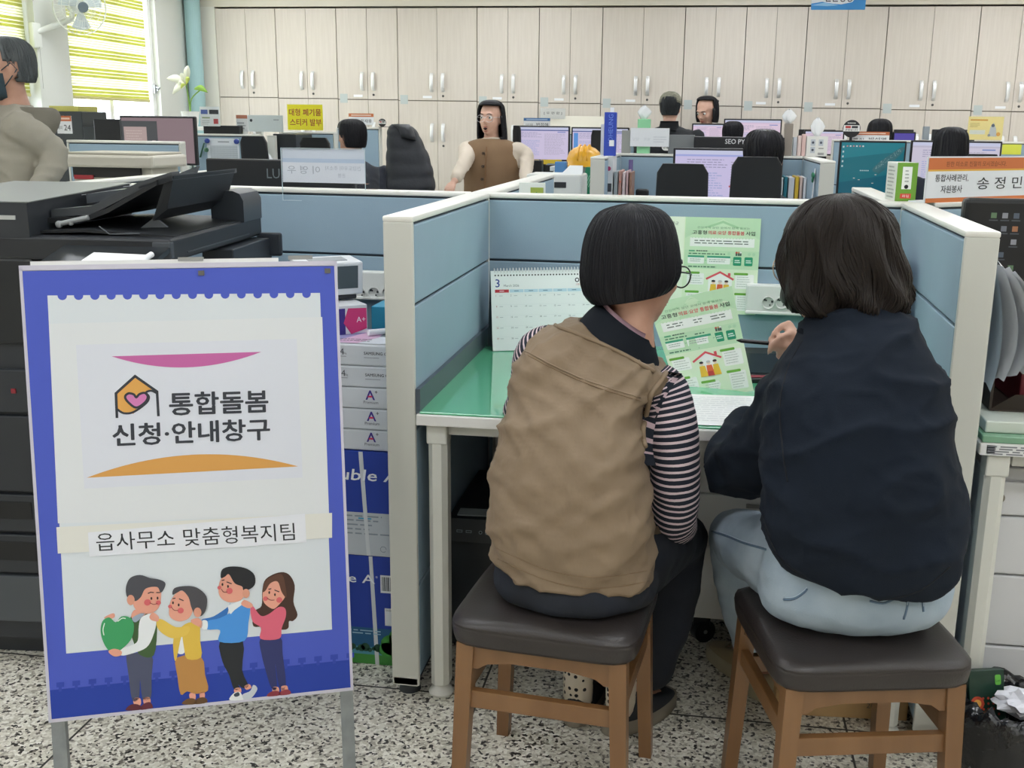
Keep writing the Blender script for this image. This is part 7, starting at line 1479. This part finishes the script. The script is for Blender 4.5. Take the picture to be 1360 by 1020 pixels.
support('side table under the beige printer', a.x - .05, b.x + .05, 2.5, 3.0, .9, 'side_table', 'table')
# pinned sheet with blue magnets
p = at(275, 212, 4.70); a, b = at(276, 213, 4.7196), at(317, 184, 4.7196); t = thing('notice_sheet', 'white table sheet pinned with two blue pins on the left partition', 'paper', ((a.x + b.x) / 2, 4.715, a.z)); d = Draw((a.x, 4.7198, a.z), (1, 0, 0), (0, 0, 1), .0008); w, h = b.x - a.x, b.z - a.z
d.rect(0, 0, w, h, 'dde3ea', 1); d.rect(w * .1, 0, w * .95, h * .68, 'c3cbd2', 2); [d.rect(w * .1, h * (.06 + i * .09), w * .95, h * (.07 + i * .09), '9aa4ad', 3) for i in range(7)]; [d.rect(w * (.12 + i * .1), 0, w * (.125 + i * .1), h * .68, 'b3bcc4', 3) for i in range(9)]; d.rect(w * .35, h * .82, w * .7, h * .86, '7d868e', 2); d.obj('sheet', t); m = MB(); m.bx(a.x, b.x, 4.7196, 4.7206, a.z, b.z); obj('backing', m, PAPER, t, True)
for u, v in ((275, 187), (314, 188)): m = MB(); p = at(u, v, 4.70); m.sph(p, (.020, .012, .018), 12); obj('pin', m, mat('2a3f8f', .35), t, True, True)
m = MB(); p0, p1 = at(271, 190, 4.7), at(266, 209, 4.7); m.tube([p0, p1], [(.008, .003), (.016, .003)], 8); m.sph(at(274, 199, 4.69), (.018, .008, .016), 10); solo('key_tag', 'dark strap with a green charm hanging from the left blue pin', 'tag', m, mat('3f6a52', .5))
m = MB(); a, b = at(270, 178, 4.73), at(317, 167, 4.73); m.bx(a.x, b.x, 4.735, 4.80, a.z + .0, b.z, .004); solo('box', 'low black box on the partition below the framed notice', 'box', m, BLACK)
m = MB(); a, b = at(362, 215, 4.9), at(391, 178, 4.9); m.bx(a.x, b.x, 4.92, 5.25, .7405, b.z, .008); t = solo('computer_tower', 'black computer case behind the mirrored name stand', 'computer', m, mat('20262b', .4))
m = MB(); a, b = at(355, 213, 4.85), at(364, 180, 4.85); m.bx(a.x, b.x, 4.86, 4.9, 0, b.z, .003); solo('panel_end', 'narrow white panel edge beside the black computer case', 'panel', m, WHITE)
m = MB(); a, b = at(322, 214, 4.3), at(366, 197, 4.3); rows = []
for i in range(9):
    s = i / 8; rows.append([V((a.x + (b.x - a.x) * s, 4.3 + dy, a.z - .25 + (b.z - a.z + .25) * hh * (math.sin(PI * min(1, s * .7 + .2))))) for dy, hh in ((0, 0), (0, .8), (.05, 1), (.12, .95), (.16, 0))])
m.loft(rows, cap=True); solo('folded_cloth', 'white cloth draped over the black chair at left', 'cloth', m, mat('d3d8dc', .8), smooth=True)
m = MB(); a, b = at(70, 176, 4.2), at(108, 148, 4.2); m.bx(a.x, b.x, 4.2, 4.5, a.z - .4, b.z, .006); m.bx(b.x, b.x + .12, 4.2, 4.4, a.z - .4, at(110, 168, 4.2).z, .006); solo('desktop_unit', 'dark equipment stack by the window behind the masked man', 'equipment', m, mat('2d3335', .5))
m = MB(); a, b = at(88, 149, 4.25), at(107, 141, 4.25); m.bx(a.x - .1, b.x, 4.22, 4.45, b.z - .05, b.z, .002); solo('folder', 'yellow-edged folder on the dark equipment stack', 'folder', m, mat('b5b05a', .5))
support('side table under the dark equipment by the window', -3.6, -2.75, 4.35, 5.2, .9, 'side_table', 'table')
# padded coat over a chair
t = thing('padded_coat', 'black padded coat hung over a chair beside the bending man', 'coat', at(543, 250, 4.35)); m = MB(); pr = [(515, 252, 577), (514, 235, 575), (514, 215, 571), (515, 195, 563), (515, 178, 555), (517, 169, 547), (521, 165, 538)]
G = blend([ring_px((a, v), (b, v), 4.35 + .0, .13 - .08 * (i / 6), 40, 2.6) for i, (a, v, b) in enumerate(pr)], 6); n_ = len(G)
for i, row in enumerate(G):
    c = sum(row, V()) / len(row); k_ = 1 + .05 * abs(math.sin(i * .55)) ** .6 - .03
    for j in range(len(row)): row[j] = c + (row[j] - c) * k_ + V((0, 0, .008 * noise.noise(row[j] * 14)))
low = [V((p.x, p.y, .45)) for p in G[0]]
m.loft([low] + G); coat = obj('shell', m, mat('151a24', .5, bump=(40, .4)), t, True, True)
m = MB(); m.loft(blend([ring_px((533, 182), (552, 186), 4.27, .05, 24), ring_px((530, 172), (549, 174), 4.28, .06, 24), ring_px((522, 165), (543, 165), 4.31, .05, 24)], 2)); obj('hood', m, mat('12161f', .5), coat, True, True)
# lily in a white pot
c = at(254, 170, 5.4); zb_ = at(254, 168, 5.4).z; t = thing('potted_lily', 'white lily in a white pot by the window', 'plant', (c.x, c.y, zb_)); m = MB(); zt = at(254, 148, 5.4).z; m.lathe((c.x, 5.4, 0), [(.05, zb_), (.066, zt - .005), (.070, zt), (.062, zt), (.055, zt - .02), (.0, zt - .025)], 24); obj('pot', m, mat('e4e6e2', .4), t, True, 40)
top = at(247, 112, 5.4); m = MB(); st = [V((c.x, 5.4, zt - .02)), V((c.x - .005, 5.4, zt + .08)), top]; m.tube(smooth_path([tuple(p) for p in st], 4), .0055, 8); br = at(268, 118, 5.38); m.tube(smooth_path([(c.x, 5.4, zt - .02), (c.x + .02, 5.39, zt + .09), tuple(br)], 4), .005, 8); obj('stem', m, mat('6f9a3a', .5), t, True, True)
def petal(base, tip, w_, up=.02):
    base, tip = V(base), V(tip); d_ = (tip - base); x_ = d_.cross(V((0, -1, .2))).normalized(); m = MB(); m.loft([[base + d_ * s + x_ * (w_ * math.sin(PI * min(1, s * .9 + .08)) * q_) + V((0, -.02 * (1 - q_ * q_) * math.sin(PI * s), up * math.sin(PI * s))) for q_ in (-1, -.5, 0, .5, 1)] for s in [i / 8 for i in range(9)]], cap=False, closed=False); return m
for (u, v), w_ in (((221, 104), .03), ((229, 125), .028), ((250, 87), .028), ((240, 97), .024), ((236, 112), .024)): obj('petal', petal(top, at(u, v, 5.36), w_), mat('eef0dc', .5), t, True, True)
for (u, v), w_ in (((276, 123), .022),): obj('leaf', petal(at(258, 118, 5.39), at(u, v, 5.37), w_), mat('86b040', .5), t, True, True)
for (u, v), w_ in (((240, 118), .018), ((252, 104), .02)): obj('leaf', petal(top, at(u, v, 5.37), w_), mat('c3cf62', .5), t, True, True)
support('side table under the lily pot', c.x - .3, c.x + .5, 5.25, 5.6, zb_ - .0005, 'side_table', 'table')
# wall fan on the pilaster
fc = at(106, 9, x=-4.02); t = thing('wall_fan', 'white wall fan mounted on the pilaster between the blinds', 'fan', (XL + .10, fc.y - .2, fc.z)); ax = V((.80, -.55, -.12)).normalized(); e1 = ax.cross(V((0, 0, 1))).normalized(); e2 = e1.cross(ax); CG = mat('dfe3dc', .4); PF = lambda a, rad, dz=0: fc + e1 * (rad * math.cos(a)) + e2 * (rad * math.sin(a)) + ax * dz
for dz, rs in ((.05, (.20, .15, .10, .05)), (-.05, (.20, .12))):
    for rad in rs: m = MB(); m.tube([PF(2 * PI * i / 36, rad, dz * (1 - (rad / .21) ** 2) + (.0 if rad < .2 else 0)) for i in range(37)], .0035 if rad > .19 else .0018, 6, cap=False); obj('guard_ring', m, CG, t, True, True)
m = MB()
for i in range(40): a = 2 * PI * i / 40; m.tube([PF(a, .035, .05), PF(a, .12, .035), PF(a, .20, 0)], .0011, 4); m.tube([PF(a, .035, -.05), PF(a, .20, 0)], .0011, 4)
obj('guard_wires', m, CG, t, True, True)
m = MB(); m.cyl(PF(0, 0, .052), PF(0, 0, .06), .038, n=24); obj('hub_cap', m, mat('5d6a70', .4), t, True, 40)
for k in range(3):
    m = MB(); a0 = 2 * PI * k / 3; m.loft([[PF(a0 + da, rad, .02 * math.sin(da * 2)) for rad in (.03, .08, .13, .165)] for da in (0, .25, .5, .75, 1.0)], cap=False, closed=False); obj('blade', m, mat('c3ced0', .3), t, True, True)
m = MB(); m.cyl(PF(0, 0, -.03), PF(0, 0, -.14), .055, .045, n=24); m.tube([PF(0, 0, -.12), fc - ax * .16 + V((0, 0, -.10)), V((XL + .11, fc.y - .18, fc.z - .2))], .022, 12); m.box((XL + .115, fc.y - .18, fc.z - .22), (.04, .10, .18), .01); obj('motor_and_bracket', m, CG, t, True, 50)
m = MB(); p = V((XL + .14, fc.y - .18, fc.z - .30)); m.tube([p, p + V((.0, -.0, -.3))], .0015, 5); obj('pull_cord', m, mat('a9aca8', .6), t, True)
# hanging sign near the ceiling
a, b = at(1077, 13, 6.4), at(1149, 13, 6.4); w = b.x - a.x; t = thing('hanging_sign', 'blue and white sign hanging from the ceiling at the top edge', 'sign', ((a.x + b.x) / 2, 6.4, a.z)); h = .16
m = MB(); m.bx(a.x, b.x, 6.4, 6.412, a.z, a.z + h, .004); obj('board', m, mat('3f8fd0', .4), t, True)
d = Draw((a.x, 6.3995, a.z), (1, 0, 0), (0, 0, 1), .0006); d.rrect(0, 0, w, h, .015, '3a8ccf', 1); d.poly([(0, h * .95), (0, h * .28), (w * .2, h * .36), (w * .4, h * .27), (w * .55, h * .24), (w * .75, h * .34), (w * .97, h * .95)], 'e3e6ee', 2); d.poly([(w * .0, h * .20), (w * .25, h * .33), (w * .5, h * .2), (w * .3, h * .16)], '8fc0e6', 3); d.text('민원행정', w * .25, h * .35, h * .46, '2a3040', 4, w * .5, bold=.02); d.obj('print', t)
for x in (a.x + .06, b.x - .06): m = MB(); m.cyl((x, 6.406, a.z + h - .01), (x, 6.406, ZC), .003, n=8); obj('hanger', m, STEEL, t, True)
EXPO = 0.0
# ------------------------------------------------------------------ look
vs = SC.view_settings; vs.view_transform = 'Standard'; vs.look = 'None'; vs.gamma = 1; vs.use_curve_mapping = False; vs.exposure = EXPO
SC.cycles.use_denoising = True
SC.cycles.max_bounces = 8; SC.cycles.diffuse_bounces = 5; SC.cycles.transparent_max_bounces = 12; SC.cycles.sample_clamp_indirect = 6
